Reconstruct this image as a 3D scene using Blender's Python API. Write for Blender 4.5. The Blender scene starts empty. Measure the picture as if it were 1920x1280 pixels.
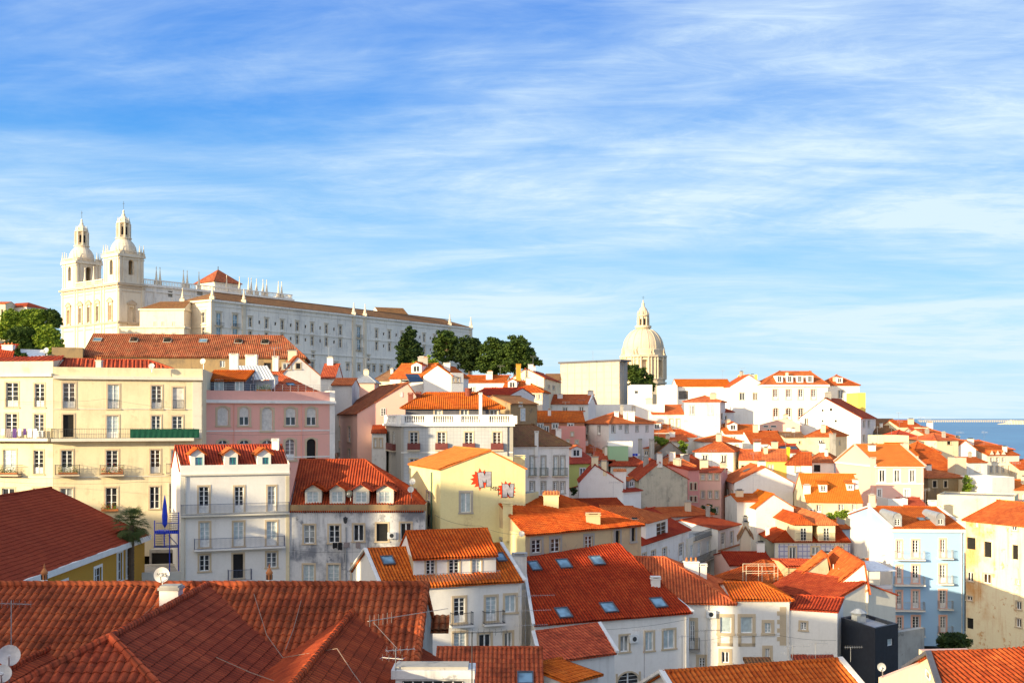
import bpy, math, random
import numpy as np
from mathutils import Vector
random.seed(11)
F = 2100.0; HY = 784.0; CX = 960.0           # focal length, eye level and centre of the 1920 px wide photograph
S = bpy.context.scene
col = S.collection
R = math.radians
# ---------------------------------------------------------------- camera, world, sun, exposure
cam = bpy.data.cameras.new('camera'); cam_o = bpy.data.objects.new('camera', cam); col.objects.link(cam_o)
cam.sensor_width = 36; cam.lens = 36 * F / 1920; cam.shift_y = (HY - 640) / 1920
cam.clip_start = 0.5; cam.clip_end = 200000
cam_o.location = (0, 0, 0); cam_o.rotation_euler = (R(90), 0, 0)
S.camera = cam_o
SUN_AZ, SUN_EL = R(50), R(12)                # measured from straight behind the camera towards the left
sdir = Vector((-math.sin(SUN_AZ) * math.cos(SUN_EL), -math.cos(SUN_AZ) * math.cos(SUN_EL), math.sin(SUN_EL)))
sl = bpy.data.lights.new('sun', 'SUN'); sl.energy = 4.6; sl.angle = R(0.6); sl.color = (1.0, 0.81, 0.50)
so = bpy.data.objects.new('sun', sl); col.objects.link(so)
so.rotation_euler = sdir.to_track_quat('Z', 'Y').to_euler(); so.location = sdir * 300
S.view_settings.view_transform = 'Standard'; S.view_settings.look = 'None'
S.view_settings.exposure = 0.96; S.view_settings.gamma = 1.0; S.view_settings.use_curve_mapping = False

W = bpy.data.worlds.new('World'); S.world = W; W.use_nodes = True
nt = W.node_tree; N = nt.nodes; LK = nt.links.new; N.clear()
def nd(t, **k):
    n = N.new(t)
    for a, b in k.items():
        if a.startswith('i_'): n.inputs[int(a[2:])].default_value = b
        else: setattr(n, a, b)
    return n
def mth(op, a, b=None, c=None):
    n = N.new('ShaderNodeMath'); n.operation = op
    for i, x in enumerate((a, b, c)):
        if x is None: continue
        if isinstance(x, (int, float)): n.inputs[i].default_value = x
        else: LK(x, n.inputs[i])
    return n.outputs[0]
out = nd('ShaderNodeOutputWorld'); bg = nd('ShaderNodeBackground'); bg.inputs[1].default_value = 0.12
sky = nd('ShaderNodeTexSky', sky_type='NISHITA', sun_disc=False)
sky.sun_elevation = SUN_EL; sky.sun_rotation = R(180) + SUN_AZ; sky.altitude = 80; sky.air_density = 1.0; sky.dust_density = 0.4; sky.ozone_density = 3.5
tc = nd('ShaderNodeTexCoord'); sp = nd('ShaderNodeSeparateXYZ'); LK(tc.outputs['Generated'], sp.inputs[0])
zz = mth('MAXIMUM', sp.outputs[2], 0.0)
den = mth('ADD', zz, 0.09)
px_ = mth('DIVIDE', sp.outputs[0], den); py_ = mth('DIVIDE', sp.outputs[1], den)
cb = nd('ShaderNodeCombineXYZ'); LK(px_, cb.inputs[0]); LK(py_, cb.inputs[1])
def noise(vec, scale, detail, rough, rot, sc, dist=0.0, loc=(0, 0, 0)):
    m = nd('ShaderNodeMapping'); m.inputs['Rotation'].default_value = (0, 0, R(rot)); m.inputs['Scale'].default_value = sc; m.inputs['Location'].default_value = loc
    LK(vec, m.inputs[0]); n = nd('ShaderNodeTexNoise'); n.inputs['Scale'].default_value = scale; n.inputs['Detail'].default_value = detail
    n.inputs['Roughness'].default_value = rough; n.inputs['Distortion'].default_value = dist
    LK(m.outputs[0], n.inputs['Vector']); return n.outputs[0]
def ramp01(v, a, b):
    n = nd('ShaderNodeMapRange'); n.interpolation_type = 'SMOOTHSTEP'; n.inputs[1].default_value = a; n.inputs[2].default_value = b; LK(v, n.inputs[0]); return n.outputs[0]
broad = ramp01(noise(cb.outputs[0], 0.40, 4, 0.55, 25, (0.7, 1.0, 1), 0.8, (3.7, 2.2, 0)), 0.24, 0.66)
patch = ramp01(noise(cb.outputs[0], 0.95, 6, 0.62, 52, (0.50, 1.0, 1), 1.3, (5.1, 3.3, 0)), 0.30, 0.72)
streak = ramp01(noise(cb.outputs[0], 1.9, 10, 0.66, 42, (0.50, 1.1, 1), 2.0, (1.3, 5.2, 0)), 0.32, 0.74)
wisp = ramp01(noise(cb.outputs[0], 5.5, 10, 0.72, -34, (0.45, 1.1, 1), 2.2, (7.3, 2.2, 0)), 0.34, 0.80)
c1 = mth('MULTIPLY', broad, mth('ADD', mth('ADD', mth('MULTIPLY', streak, 0.40), mth('MULTIPLY', patch, 0.58)), 0.20))
c2 = mth('MULTIPLY', mth('MULTIPLY', patch, mth('ADD', broad, 0.35)), mth('MULTIPLY', wisp, 0.36))
cm = mth('MINIMUM', mth('ADD', c1, c2), 0.90)
veil = mth('SUBTRACT', 1.0, ramp01(zz, 0.0, 0.30))
cm = mth('MINIMUM', mth('ADD', cm, mth('MULTIPLY', veil, 0.32)), 0.95)
cr = nd('ShaderNodeValToRGB'); LK(zz, cr.inputs[0]); el = cr.color_ramp.elements
el[0].position = 0.0; el[0].color = (0.42, 0.72, 0.86, 1); el[1].position = 1.0; el[1].color = (0.05, 0.17, 0.52, 1)
for p_, c_ in ((0.08, (0.26, 0.64, 0.88, 1)), (0.17, (0.085, 0.44, 0.87, 1)), (0.27, (0.012, 0.27, 0.82, 1)), (0.36, (0.004, 0.20, 0.76, 1)), (0.6, (0.04, 0.20, 0.52, 1))): e_ = el.new(p_); e_.color = c_
sc_ = nd('ShaderNodeMixRGB', blend_type='MULTIPLY'); sc_.inputs[0].default_value = 1; LK(cr.outputs[0], sc_.inputs[1]); sc_.inputs[2].default_value = (4.5, 4.6, 4.75, 1)
hs = nd('ShaderNodeMixRGB'); hs.inputs[0].default_value = 0.90; LK(sky.outputs[0], hs.inputs[1]); LK(sc_.outputs[0], hs.inputs[2])
mx = nd('ShaderNodeMixRGB'); LK(cm, mx.inputs[0]); LK(hs.outputs[0], mx.inputs[1]); mx.inputs[2].default_value = (3.25, 4.0, 4.5, 1)
# broad warm glow added to the sky around the low sun, filling the facades
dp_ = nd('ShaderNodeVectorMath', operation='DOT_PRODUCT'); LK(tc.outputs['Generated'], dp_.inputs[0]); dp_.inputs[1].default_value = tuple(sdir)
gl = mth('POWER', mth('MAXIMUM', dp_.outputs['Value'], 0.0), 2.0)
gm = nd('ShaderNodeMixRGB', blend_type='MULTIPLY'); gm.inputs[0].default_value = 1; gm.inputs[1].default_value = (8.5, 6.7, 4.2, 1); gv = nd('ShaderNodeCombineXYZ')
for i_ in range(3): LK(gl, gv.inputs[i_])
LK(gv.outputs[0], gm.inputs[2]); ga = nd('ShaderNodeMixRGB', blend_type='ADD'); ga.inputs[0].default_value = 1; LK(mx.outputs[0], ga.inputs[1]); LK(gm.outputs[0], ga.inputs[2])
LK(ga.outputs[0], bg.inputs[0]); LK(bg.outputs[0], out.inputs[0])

# ---------------------------------------------------------------- materials
MT = {}
def newmat(name):
    m = bpy.data.materials.new(name); m.use_nodes = True
    t = m.node_tree; t.nodes.clear()
    o = t.nodes.new('ShaderNodeOutputMaterial'); b = t.nodes.new('ShaderNodeBsdfPrincipled'); t.links.new(b.outputs[0], o.inputs[0])
    return m, t, b
class G:
    """small node graph helper"""
    def __init__(s, t): s.t = t
    def n(s, ty, **k):
        x = s.t.nodes.new(ty)
        for a, b in k.items(): setattr(x, a, b)
        return x
    def l(s, a, b): s.t.links.new(a, b)
    def m(s, op, a, b=None, c=None):
        x = s.n('ShaderNodeMath', operation=op)
        for i, v in enumerate((a, b, c)):
            if v is None: continue
            if isinstance(v, (int, float)): x.inputs[i].default_value = v
            else: s.l(v, x.inputs[i])
        return x.outputs[0]
    def noise(s, vec, scale, detail=4, rough=0.55, sc=None, dist=0):
        if sc:
            mp = s.n('ShaderNodeMapping'); mp.inputs['Scale'].default_value = sc; s.l(vec, mp.inputs[0]); vec = mp.outputs[0]
        x = s.n('ShaderNodeTexNoise'); x.inputs['Scale'].default_value = scale; x.inputs['Detail'].default_value = detail
        x.inputs['Roughness'].default_value = rough; x.inputs['Distortion'].default_value = dist; s.l(vec, x.inputs['Vector']); return x.outputs[0]
    def rng(s, v, a, b, c=0.0, d=1.0):
        x = s.n('ShaderNodeMapRange', interpolation_type='SMOOTHSTEP')
        for i, q in enumerate((a, b, c, d)): x.inputs[i + 1].default_value = q
        s.l(v, x.inputs[0]); return x.outputs[0]
    def mix(s, f, a, b, bl='MIX'):
        x = s.n('ShaderNodeMixRGB', blend_type=bl)
        for i, v in enumerate((f, a, b)):
            if isinstance(v, (int, float)): x.inputs[i].default_value = v
            elif isinstance(v, tuple): x.inputs[i].default_value = v + (1,)
            else: s.l(v, x.inputs[i])
        return x.outputs[0]
def plaster(name, c, stain=None, amt=0.35, streak=0.4, rough=0.9, big=0.35):
    m, t, b = newmat(name); g = G(t)
    stain = stain or tuple(x * 0.55 for x in c)
    o = g.n('ShaderNodeTexCoord').outputs['Object']
    rnd = g.n('ShaderNodeObjectInfo').outputs['Random']
    ad = g.n('ShaderNodeVectorMath', operation='ADD'); g.l(o, ad.inputs[0])
    cbx = g.n('ShaderNodeCombineXYZ'); g.l(g.m('MULTIPLY', rnd, 37.0), cbx.inputs[0]); g.l(cbx.outputs[0], ad.inputs[1]); o = ad.outputs[0]
    m1 = g.m('MULTIPLY', g.rng(g.noise(o, big, 6, 0.62), 0.45, 0.72), amt)
    m2 = g.m('MULTIPLY', g.rng(g.noise(o, 1.0, 5, 0.6, (1.6, 1.6, 0.16)), 0.5, 0.78), streak)
    m3 = g.m('MULTIPLY', g.rng(g.noise(o, 5.0, 4, 0.6), 0.35, 0.7), 0.10)
    m4 = g.m('MULTIPLY', g.rng(g.noise(o, 0.75, 8, 0.7), 0.60, 0.635), min(0.6, amt * 0.9))
    m5 = g.m('MULTIPLY', g.rng(g.noise(o, 1.0, 7, 0.7, (3.2, 3.2, 0.12)), 0.56, 0.8), streak * 0.9)
    f = g.m('MINIMUM', g.m('ADD', g.m('ADD', g.m('ADD', m1, m2), g.m('ADD', m4, m5)), m3), 0.95)
    c2 = g.mix(f, c, stain)
    v = g.n('ShaderNodeHueSaturation'); g.l(c2, v.inputs['Color']); g.l(g.m('ADD', g.m('MULTIPLY', rnd, 0.08), 0.95), v.inputs['Value'])
    g.l(v.outputs[0], b.inputs['Base Color']); b.inputs['Roughness'].default_value = rough
    b.inputs['Specular IOR Level'].default_value = 0.15
    bp = g.n('ShaderNodeBump'); bp.inputs['Strength'].default_value = 0.35; bp.inputs['Distance'].default_value = 0.04
    g.l(g.noise(o, 2.2, 6, 0.65), bp.inputs['Height']); g.l(bp.outputs[0], b.inputs['Normal'])
    MT[name] = m; return m
def rooftile(name, cs, dirt_gut_col, amt=0.35, bump=1.0, p=0.26, q=0.40, moss=None, mossamt=0.0):
    m, t, b = newmat(name); g = G(t)
    uv = g.n('ShaderNodeTexCoord'); sx = g.n('ShaderNodeSeparateXYZ'); g.l(uv.outputs['UV'], sx.inputs[0]); o = uv.outputs['Object']
    u, v = sx.outputs[0], sx.outputs[1]
    cbx = g.n('ShaderNodeCombineXYZ'); g.l(g.m('FLOOR', g.m('DIVIDE', u, p)), cbx.inputs[0]); g.l(g.m('FLOOR', g.m('DIVIDE', v, q)), cbx.inputs[1])
    wn = g.n('ShaderNodeTexWhiteNoise', noise_dimensions='2D'); g.l(cbx.outputs[0], wn.inputs['Vector'])
    r = g.n('ShaderNodeValToRGB'); e = r.color_ramp.elements
    e[0].color = cs[0] + (1,); e[0].position = 0.0; e[1].color = cs[2] + (1,); e[1].position = 1.0
    k = e.new(0.5); k.color = cs[1] + (1,)
    nb = g.noise(o, 0.5, 4, 0.6)
    fac = g.m('ADD', g.m('MULTIPLY', wn.outputs[0], 0.55), g.m('MULTIPLY', g.rng(nb, 0.3, 0.7), 0.45))
    g.l(fac, r.inputs[0])
    d1 = g.m('MULTIPLY', g.rng(g.noise(o, 0.9, 7, 0.7), 0.46, 0.72), amt)
    c = g.mix(d1, r.outputs[0], dirt_gut_col)
    # darker along the gutters between the rows of cover tiles
    gut = g.m('SUBTRACT', 1.0, g.m('ABSOLUTE', g.m('COSINE', g.m('MULTIPLY', u, math.pi / p))))
    c = g.mix(g.m('MULTIPLY', g.m('POWER', gut, 1.6), 0.82), c, dirt_gut_col)
    if moss: c = g.mix(g.m('MULTIPLY', g.rng(g.noise(o, 1.6, 8, 0.75), 0.47, 0.6), mossamt), c, moss)
    rnd = g.n('ShaderNodeObjectInfo').outputs['Random']
    spots = g.rng(g.noise(o, 6.0, 6, 0.75), 0.60, 0.72); c = g.mix(g.m('MULTIPLY', spots, 0.45 * amt + 0.06), c, (0.44, 0.28, 0.15))
    soot = g.m('MULTIPLY', g.rng(g.noise(o, 0.22, 6, 0.68), 0.42, 0.75), g.m('ADD', g.m('MULTIPLY', rnd, 0.8 * amt + .1), 0.10)); c = g.mix(soot, c, dirt_gut_col)
    hv = g.n('ShaderNodeHueSaturation'); g.l(c, hv.inputs['Color']); g.l(g.m('ADD', g.m('MULTIPLY', rnd, 0.009), 0.4945), hv.inputs['Hue']); g.l(g.m('SUBTRACT', 1.0, g.m('MULTIPLY', g.m('FRACT', g.m('MULTIPLY', rnd, 7.3)), 0.07)), hv.inputs['Saturation']); g.l(g.m('ADD', g.m('MULTIPLY', g.m('FRACT', g.m('MULTIPLY', rnd, 3.7)), 0.30), 0.74), hv.inputs['Value']); c = hv.outputs[0]
    g.l(c, b.inputs['Base Color']); b.inputs['Roughness'].default_value = 0.95; b.inputs['Specular IOR Level'].default_value = 0.03
    h1 = g.m('MULTIPLY', g.m('ABSOLUTE', g.m('COSINE', g.m('MULTIPLY', u, math.pi / p))), 0.05 * bump)
    h2 = g.m('MULTIPLY', g.m('FRACT', g.m('DIVIDE', v, q)), -0.03 * bump)
    h = g.m('ADD', g.m('ADD', h1, h2), g.m('MULTIPLY', g.noise(o, 9, 3), 0.012))
    bp = g.n('ShaderNodeBump'); bp.inputs['Strength'].default_value = 0.9; bp.inputs['Distance'].default_value = 1.0
    g.l(h, bp.inputs['Height']); g.l(bp.outputs[0], b.inputs['Normal'])
    MT[name] = m; return m
def simple(name, c, rough=0.6, metal=0.0, spec=0.3, var=0.15, sc=3.0):
    m, t, b = newmat(name); g = G(t)
    o = g.n('ShaderNodeTexCoord').outputs['Object']
    n = g.rng(g.noise(o, sc, 5, 0.6), 0.3, 0.7)
    g.l(g.mix(n, tuple(x * (1 - var) for x in c), tuple(min(1, x * (1 + var)) for x in c)), b.inputs['Base Color'])
    b.inputs['Roughness'].default_value = rough; b.inputs['Metallic'].default_value = metal; b.inputs['Specular IOR Level'].default_value = spec
    MT[name] = m; return m
def tiled(name, c, line, s, lw=0.12, c2=None, vert=False):
    """square glazed facade tiles laid in facade metres"""
    m, t, b = newmat(name); g = G(t)
    uv = g.n('ShaderNodeTexCoord'); sx = g.n('ShaderNodeSeparateXYZ'); g.l(uv.outputs['UV'], sx.inputs[0])
    fu = g.m('FRACT', g.m('DIVIDE', sx.outputs[0], s)); fv = g.m('FRACT', g.m('DIVIDE', sx.outputs[1], s))
    ln = g.m('MAXIMUM', g.m('LESS_THAN', fu, lw), 0.0 if vert else g.m('LESS_THAN', fv, lw))
    n = g.rng(g.noise(uv.outputs['Object'], 0.5, 6, 0.6), 0.35, 0.7)
    base = g.mix(n, c, c2 or tuple(x * 0.85 for x in c))
    g.l(g.mix(g.m('MULTIPLY', ln, 0.85), base, line), b.inputs['Base Color']); b.inputs['Roughness'].default_value = 0.45
    MT[name] = m; return m
plaster('white', (0.80, 0.77, 0.72), (0.46, 0.42, 0.37), 0.42, 0.40)
plaster('white_clean', (0.84, 0.81, 0.76), (0.56, 0.52, 0.46), 0.22, 0.24)
plaster('white_dirty', (0.72, 0.71, 0.70), (0.20, 0.21, 0.24), 0.95, 0.8, big=0.45)
plaster('offwhite', (0.70, 0.66, 0.56), (0.46, 0.42, 0.34), 0.25, 0.2)
plaster('cream', (0.82, 0.70, 0.46), (0.50, 0.40, 0.24), 0.32, 0.38)
plaster('cream_old', (0.84, 0.74, 0.50), (0.58, 0.28, 0.09), 0.85, 0.6, big=0.2)
plaster('pale_yellow', (0.80, 0.71, 0.38), (0.52, 0.40, 0.22), 0.30, 0.28)
plaster('tan', (0.60, 0.45, 0.25), (0.34, 0.27, 0.20), 0.4, 0.4)
plaster('tan_dark', (0.36, 0.25, 0.13), (0.16, 0.13, 0.10), 0.6, 0.5, big=0.8)
plaster('ochre', (0.52, 0.28, 0.045), (0.38, 0.21, 0.05), 0.2, 0.1)
plaster('yellow', (0.85, 0.60, 0.13), (0.62, 0.42, 0.12), 0.2, 0.2)
plaster('pink', (0.82, 0.43, 0.35), (0.62, 0.34, 0.28), 0.25, 0.15)
plaster('pink_pale', (0.80, 0.48, 0.39), (0.60, 0.44, 0.38), 0.25, 0.2)
plaster('rose', (0.72, 0.30, 0.26), (0.55, 0.26, 0.22), 0.3, 0.2)
plaster('lime', (0.55, 0.55, 0.16), (0.4, 0.4, 0.14), 0.3, 0.2)
plaster('mint', (0.35, 0.55, 0.33), (0.3, 0.42, 0.28), 0.2, 0.2)
plaster('blue_pale', (0.36, 0.58, 0.86), (0.32, 0.50, 0.74), 0.15, 0.12)
plaster('concrete', (0.42, 0.40, 0.36), (0.20, 0.19, 0.17), 0.6, 0.6)
plaster('grey_green', (0.52, 0.49, 0.37), (0.24, 0.24, 0.20), 0.7, 0.6)
plaster('stone', (0.62, 0.52, 0.38), (0.42, 0.34, 0.25), 0.3, 0.3)
plaster('stone_trim', (0.60, 0.48, 0.33), (0.44, 0.35, 0.24), 0.25, 0.2)
plaster('stone_grey', (0.40, 0.37, 0.32), (0.28, 0.25, 0.22), 0.3, 0.2)
plaster('church', (0.76, 0.66, 0.51), (0.46, 0.35, 0.24), 0.40, 0.45, big=0.15)
plaster('church_trim', (0.58, 0.46, 0.33), (0.34, 0.26, 0.18), 0.4, 0.4)
plaster('church_side', (0.90, 0.82, 0.71), (0.33, 0.31, 0.30), 0.30, 0.6, big=0.1)
plaster('pantheon', (0.66, 0.54, 0.39), (0.42, 0.33, 0.23), 0.4, 0.45, big=0.12)
plaster('netting', (0.46, 0.41, 0.36), (0.32, 0.28, 0.24), 0.5, 0.5, big=0.15)
plaster('brickred', (0.50, 0.22, 0.12), (0.30, 0.14, 0.1), 0.4, 0.3)
tiled('azulejo_grey', (0.50, 0.51, 0.52), (0.33, 0.34, 0.36), 0.42, 0.09)
tiled('azulejo_blue', (0.62, 0.60, 0.66), (0.20, 0.21, 0.42), 0.62, 0.22)
tiled('boards', (0.62, 0.54, 0.34), (0.20, 0.17, 0.10), 0.36, 0.14, vert=True)
rooftile('orange', ((0.50, 0.088, 0.014), (0.70, 0.145, 0.018), (0.84, 0.22, 0.035)), (0.24, 0.055, 0.025), 0.36)
rooftile('orange_bright', ((0.70, 0.155, 0.008), (0.82, 0.19, 0.010), (0.88, 0.24, 0.02)), (0.42, 0.11, 0.02), 0.15)
rooftile('red', ((0.38, 0.045, 0.014), (0.52, 0.07, 0.018), (0.66, 0.115, 0.028)), (0.18, 0.032, 0.02), 0.32)
rooftile('darkred', ((0.27, 0.042, 0.014), (0.32, 0.052, 0.015), (0.38, 0.066, 0.018)), (0.17, 0.034, 0.015), 0.22, 0.35)
rooftile('fore', ((0.32, 0.045, 0.012), (0.50, 0.078, 0.015), (0.68, 0.13, 0.024)), (0.09, 0.026, 0.014), 0.55, 0.1)
rooftile('fore_flat', ((0.27, 0.040, 0.012), (0.38, 0.058, 0.014), (0.52, 0.092, 0.018)), (0.13, 0.030, 0.014), 0.4, 0.1, 0.22, 0.34)
rooftile('brown', ((0.26, 0.12, 0.06), (0.36, 0.16, 0.075), (0.44, 0.2, 0.09)), (0.13, 0.085, 0.05), 0.5, moss=(0.34, 0.25, 0.08), mossamt=0.35)
rooftile('mossy', ((0.28, 0.062, 0.025), (0.42, 0.095, 0.032), (0.56, 0.15, 0.05)), (0.10, 0.042, 0.025), 0.75, moss=(0.50, 0.27, 0.12), mossamt=0.35)
simple('frame_white', (0.78, 0.78, 0.76), 0.5)
simple('frame_green', (0.05, 0.12, 0.10), 0.5)
simple('frame_blue', (0.04, 0.07, 0.25), 0.5)
simple('frame_wood', (0.22, 0.10, 0.05), 0.6)
simple('dark', (0.015, 0.014, 0.014), 0.8)
simple('iron', (0.05, 0.055, 0.06), 0.5, 0.3)
simple('iron_blue', (0.12, 0.14, 0.22), 0.5, 0.2)
simple('rail_brown', (0.16, 0.04, 0.035), 0.6)
simple('metal', (0.45, 0.45, 0.46), 0.4, 0.8)
simple('metal_white', (0.72, 0.72, 0.70), 0.45)
simple('blind', (0.62, 0.60, 0.55), 0.6)
simple('curtain', (0.42, 0.50, 0.52), 0.35, 0, 0.5)
simple('dish', (0.66, 0.63, 0.58), 0.55)
simple('zinc', (0.36, 0.38, 0.40), 0.5, 0.3)
simple('black_clad', (0.018, 0.022, 0.032), 0.5)
simple('slate', (0.10, 0.10, 0.12), 0.6)
simple('blue', (0.015, 0.05, 0.55), 0.6)
simple('net_green', (0.004, 0.07, 0.04), 0.8)
simple('yellow_paint', (0.85, 0.62, 0.03), 0.7)
simple('graf_red', (0.80, 0.045, 0.01), 0.7)
simple('graf_grey', (0.36, 0.35, 0.40), 0.7, var=0.2)
simple('black', (0.01, 0.01, 0.012), 0.7)
simple('cloth_white', (0.75, 0.74, 0.74), 0.9)
simple('cloth_purple', (0.10, 0.05, 0.20), 0.9)
simple('cloth_grey', (0.26, 0.22, 0.22), 0.9)
simple('cable', (0.30, 0.21, 0.16), 0.8)
simple('teal', (0.03, 0.25, 0.25), 0.6)
simple('rust', (0.20, 0.05, 0.03), 0.8)
simple('terracotta', (0.55, 0.2, 0.07), 0.8)
simple('bark', (0.12, 0.08, 0.05), 0.9)
simple('solar', (0.02, 0.03, 0.06), 0.15, 0, 0.6)
def glassmat(name, c, rough=0.06, spec=0.6):
    m, t, b = newmat(name); g = G(t)
    o = g.n('ShaderNodeTexCoord').outputs['Object']
    g.l(g.mix(g.rng(g.noise(o, 0.9, 2), 0.4, 0.65), c, tuple(min(1, x * 2.2 + 0.01) for x in c)), b.inputs['Base Color'])
    b.inputs['Roughness'].default_value = rough; b.inputs['Specular IOR Level'].default_value = spec; MT[name] = m
glassmat('glass', (0.016, 0.018, 0.022)); glassmat('glass_warm', (0.035, 0.022, 0.015)); glassmat('glass_grey', (0.07, 0.08, 0.09), 0.1); glassmat('curtain_dim', (0.16, 0.17, 0.17), 0.2, 0.4); glassmat('glass_sky', (0.10, 0.17, 0.22), 0.04, 1.0)
def leafmat(name, c1, c2):
    m, t, b = newmat(name); g = G(t)
    o = g.n('ShaderNodeTexCoord').outputs['Object']
    g.l(g.mix(g.rng(g.noise(o, 0.7, 5, 0.7), 0.3, 0.7), c1, c2), b.inputs['Base Color']); b.inputs['Roughness'].default_value = 0.7
    b.inputs['Specular IOR Level'].default_value = 0.2
    try: b.inputs['Subsurface Weight'].default_value = 0.0
    except Exception: pass
    MT[name] = m
leafmat('leaf_pine', (0.022, 0.050, 0.010), (0.085, 0.125, 0.018)); leafmat('leaf_dark', (0.016, 0.036, 0.009), (0.050, 0.075, 0.013))
leafmat('leaf_bright', (0.12, 0.20, 0.018), (0.26, 0.33, 0.03)); leafmat('leaf_left', (0.10, 0.18, 0.018), (0.30, 0.36, 0.035))
leafmat('leaf_palm', (0.04, 0.07, 0.02), (0.10, 0.13, 0.035))

# ---------------------------------------------------------------- mesh helpers
def P(px, py, Y): return Vector(((px - CX) / F * Y, Y, (HY - py) / F * Y))
def XY(px, Y): return Vector(((px - CX) / F * Y, Y, 0))
UP = Vector((0, 0, 1))
class MB:
    def __init__(s): s.v = []; s.f = []; s.uv = []; s.m = []; s.mats = []
    def mi(s, m):
        if m not in s.mats: s.mats.append(m)
        return s.mats.index(m)
    def poly(s, pts, m, uv=None):
        b = len(s.v); s.v += [tuple(p) for p in pts]; s.f.append(tuple(range(b, b + len(pts))))
        s.uv += list(uv) if uv else [(p[0] + p[1], p[2]) for p in pts]; s.m.append(s.mi(m))
    def box(s, o, ex, ey, ez, m):
        o, ex, ey, ez = map(Vector, (o, ex, ey, ez))
        if ex.cross(ey).dot(ez) < 0: o = o + ez; ez = -ez
        c = [o, o + ex, o + ex + ey, o + ey, o + ez, o + ex + ez, o + ex + ey + ez, o + ey + ez]
        for q in ((3, 2, 1, 0), (4, 5, 6, 7), (0, 1, 5, 4), (1, 2, 6, 5), (2, 3, 7, 6), (3, 0, 4, 7)):
            s.poly([c[i] for i in q], m)
    def cbox(s, c, x, y, z, m, rot=0.0):
        """box centred in plan on c, standing on c.z"""
        e = Vector((math.cos(rot), math.sin(rot), 0)); n = Vector((-math.sin(rot), math.cos(rot), 0))
        s.box(Vector(c) - e * x / 2 - n * y / 2, e * x, n * y, UP * z, m)
    def tube(s, p, q, r, m, n=6, r2=None, cap=True):
        p, q = Vector(p), Vector(q); d = q - p
        if d.length < 1e-6: return
        r2 = r if r2 is None else r2
        a = d.orthogonal().normalized(); b = d.cross(a).normalized()
        A = [p + (a * math.cos(2 * math.pi * i / n) + b * math.sin(2 * math.pi * i / n)) * r for i in range(n)]
        B = [q + (a * math.cos(2 * math.pi * i / n) + b * math.sin(2 * math.pi * i / n)) * r2 for i in range(n)]
        for i in range(n):
            j = (i + 1) % n; s.poly([A[i], A[j], B[j], B[i]], m)
        if cap: s.poly(A[::-1], m); s.poly(B, m)
    def path(s, pts, r, m, n=5):
        for i in range(len(pts) - 1): s.tube(pts[i], pts[i + 1], r, m, n, cap=False)
    def lathe(s, c, prof, m, n=16, rot=0.0, sx=1.0, sy=1.0):
        c = Vector(c)
        rings = [[c + Vector((r * sx * math.cos(rot + 2 * math.pi * i / n), r * sy * math.sin(rot + 2 * math.pi * i / n), z)) for i in range(n)] for r, z in prof]
        for k in range(len(rings) - 1):
            for i in range(n):
                j = (i + 1) % n
                if prof[k + 1][0] < 1e-4: s.poly([rings[k][i], rings[k][j], rings[k + 1][i]], m)
                elif prof[k][0] < 1e-4: s.poly([rings[k][i], rings[k + 1][j], rings[k + 1][i]], m)
                else: s.poly([rings[k][i], rings[k][j], rings[k + 1][j], rings[k + 1][i]], m)
    def grid(s, vs, nu, nv, uv, m):
        """vs: (nv*nu,3) array, row major in v"""
        b = len(s.v); s.v += [tuple(x) for x in vs]; k = s.mi(m)
        for j in range(nv - 1):
            r0 = b + j * nu; r1 = r0 + nu
            for i in range(nu - 1):
                q = (r0 + i, r0 + i + 1, r1 + i + 1, r1 + i)
                a, c_, d, e = vs[q[0] - b], vs[q[1] - b], vs[q[2] - b], vs[q[3] - b]
                if abs(a - e).max() < 1e-5 and abs(c_ - d).max() < 1e-5: continue
                s.f.append(q); s.m.append(k)
                s.uv += [uv[x - b] for x in q]
    def build(s, name, parent=None, loc=(0, 0, 0), smooth=False):
        me = bpy.data.meshes.new(name)
        L = Vector(loc)
        vv = np.array(s.v, dtype=np.float64).reshape(-1, 3) - np.array(loc)
        me.from_pydata(vv.tolist(), [], s.f)
        for m in s.mats: me.materials.append(MT[m])
        me.polygons.foreach_set('material_index', s.m)
        u = me.uv_layers.new(name='UVMap'); u.data.foreach_set('uv', np.array(s.uv, dtype=np.float32).ravel())
        if smooth: me.polygons.foreach_set('use_smooth', [True] * len(me.polygons))
        me.update()
        o = bpy.data.objects.new(name, me); col.objects.link(o)
        if parent: o.parent = parent
        else: o.location = L
        return o
def thing(name, label, cat, loc, group=None):
    o = bpy.data.objects.new(name, None); o.empty_display_size = 0.5; col.objects.link(o); o.location = loc
    o['label'] = label; o['category'] = cat
    if group: o['group'] = group
    return o
def solo(mb, name, label, cat, loc=(0, 0, 0), group=None, smooth=False):
    o = mb.build(name, None, loc, smooth); o['label'] = label; o['category'] = cat
    if group: o['group'] = group
    return o
def struct(mb, name, smooth=False):
    o = mb.build(name, None, (0, 0, 0), smooth); o['kind'] = 'structure'; return o

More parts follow.
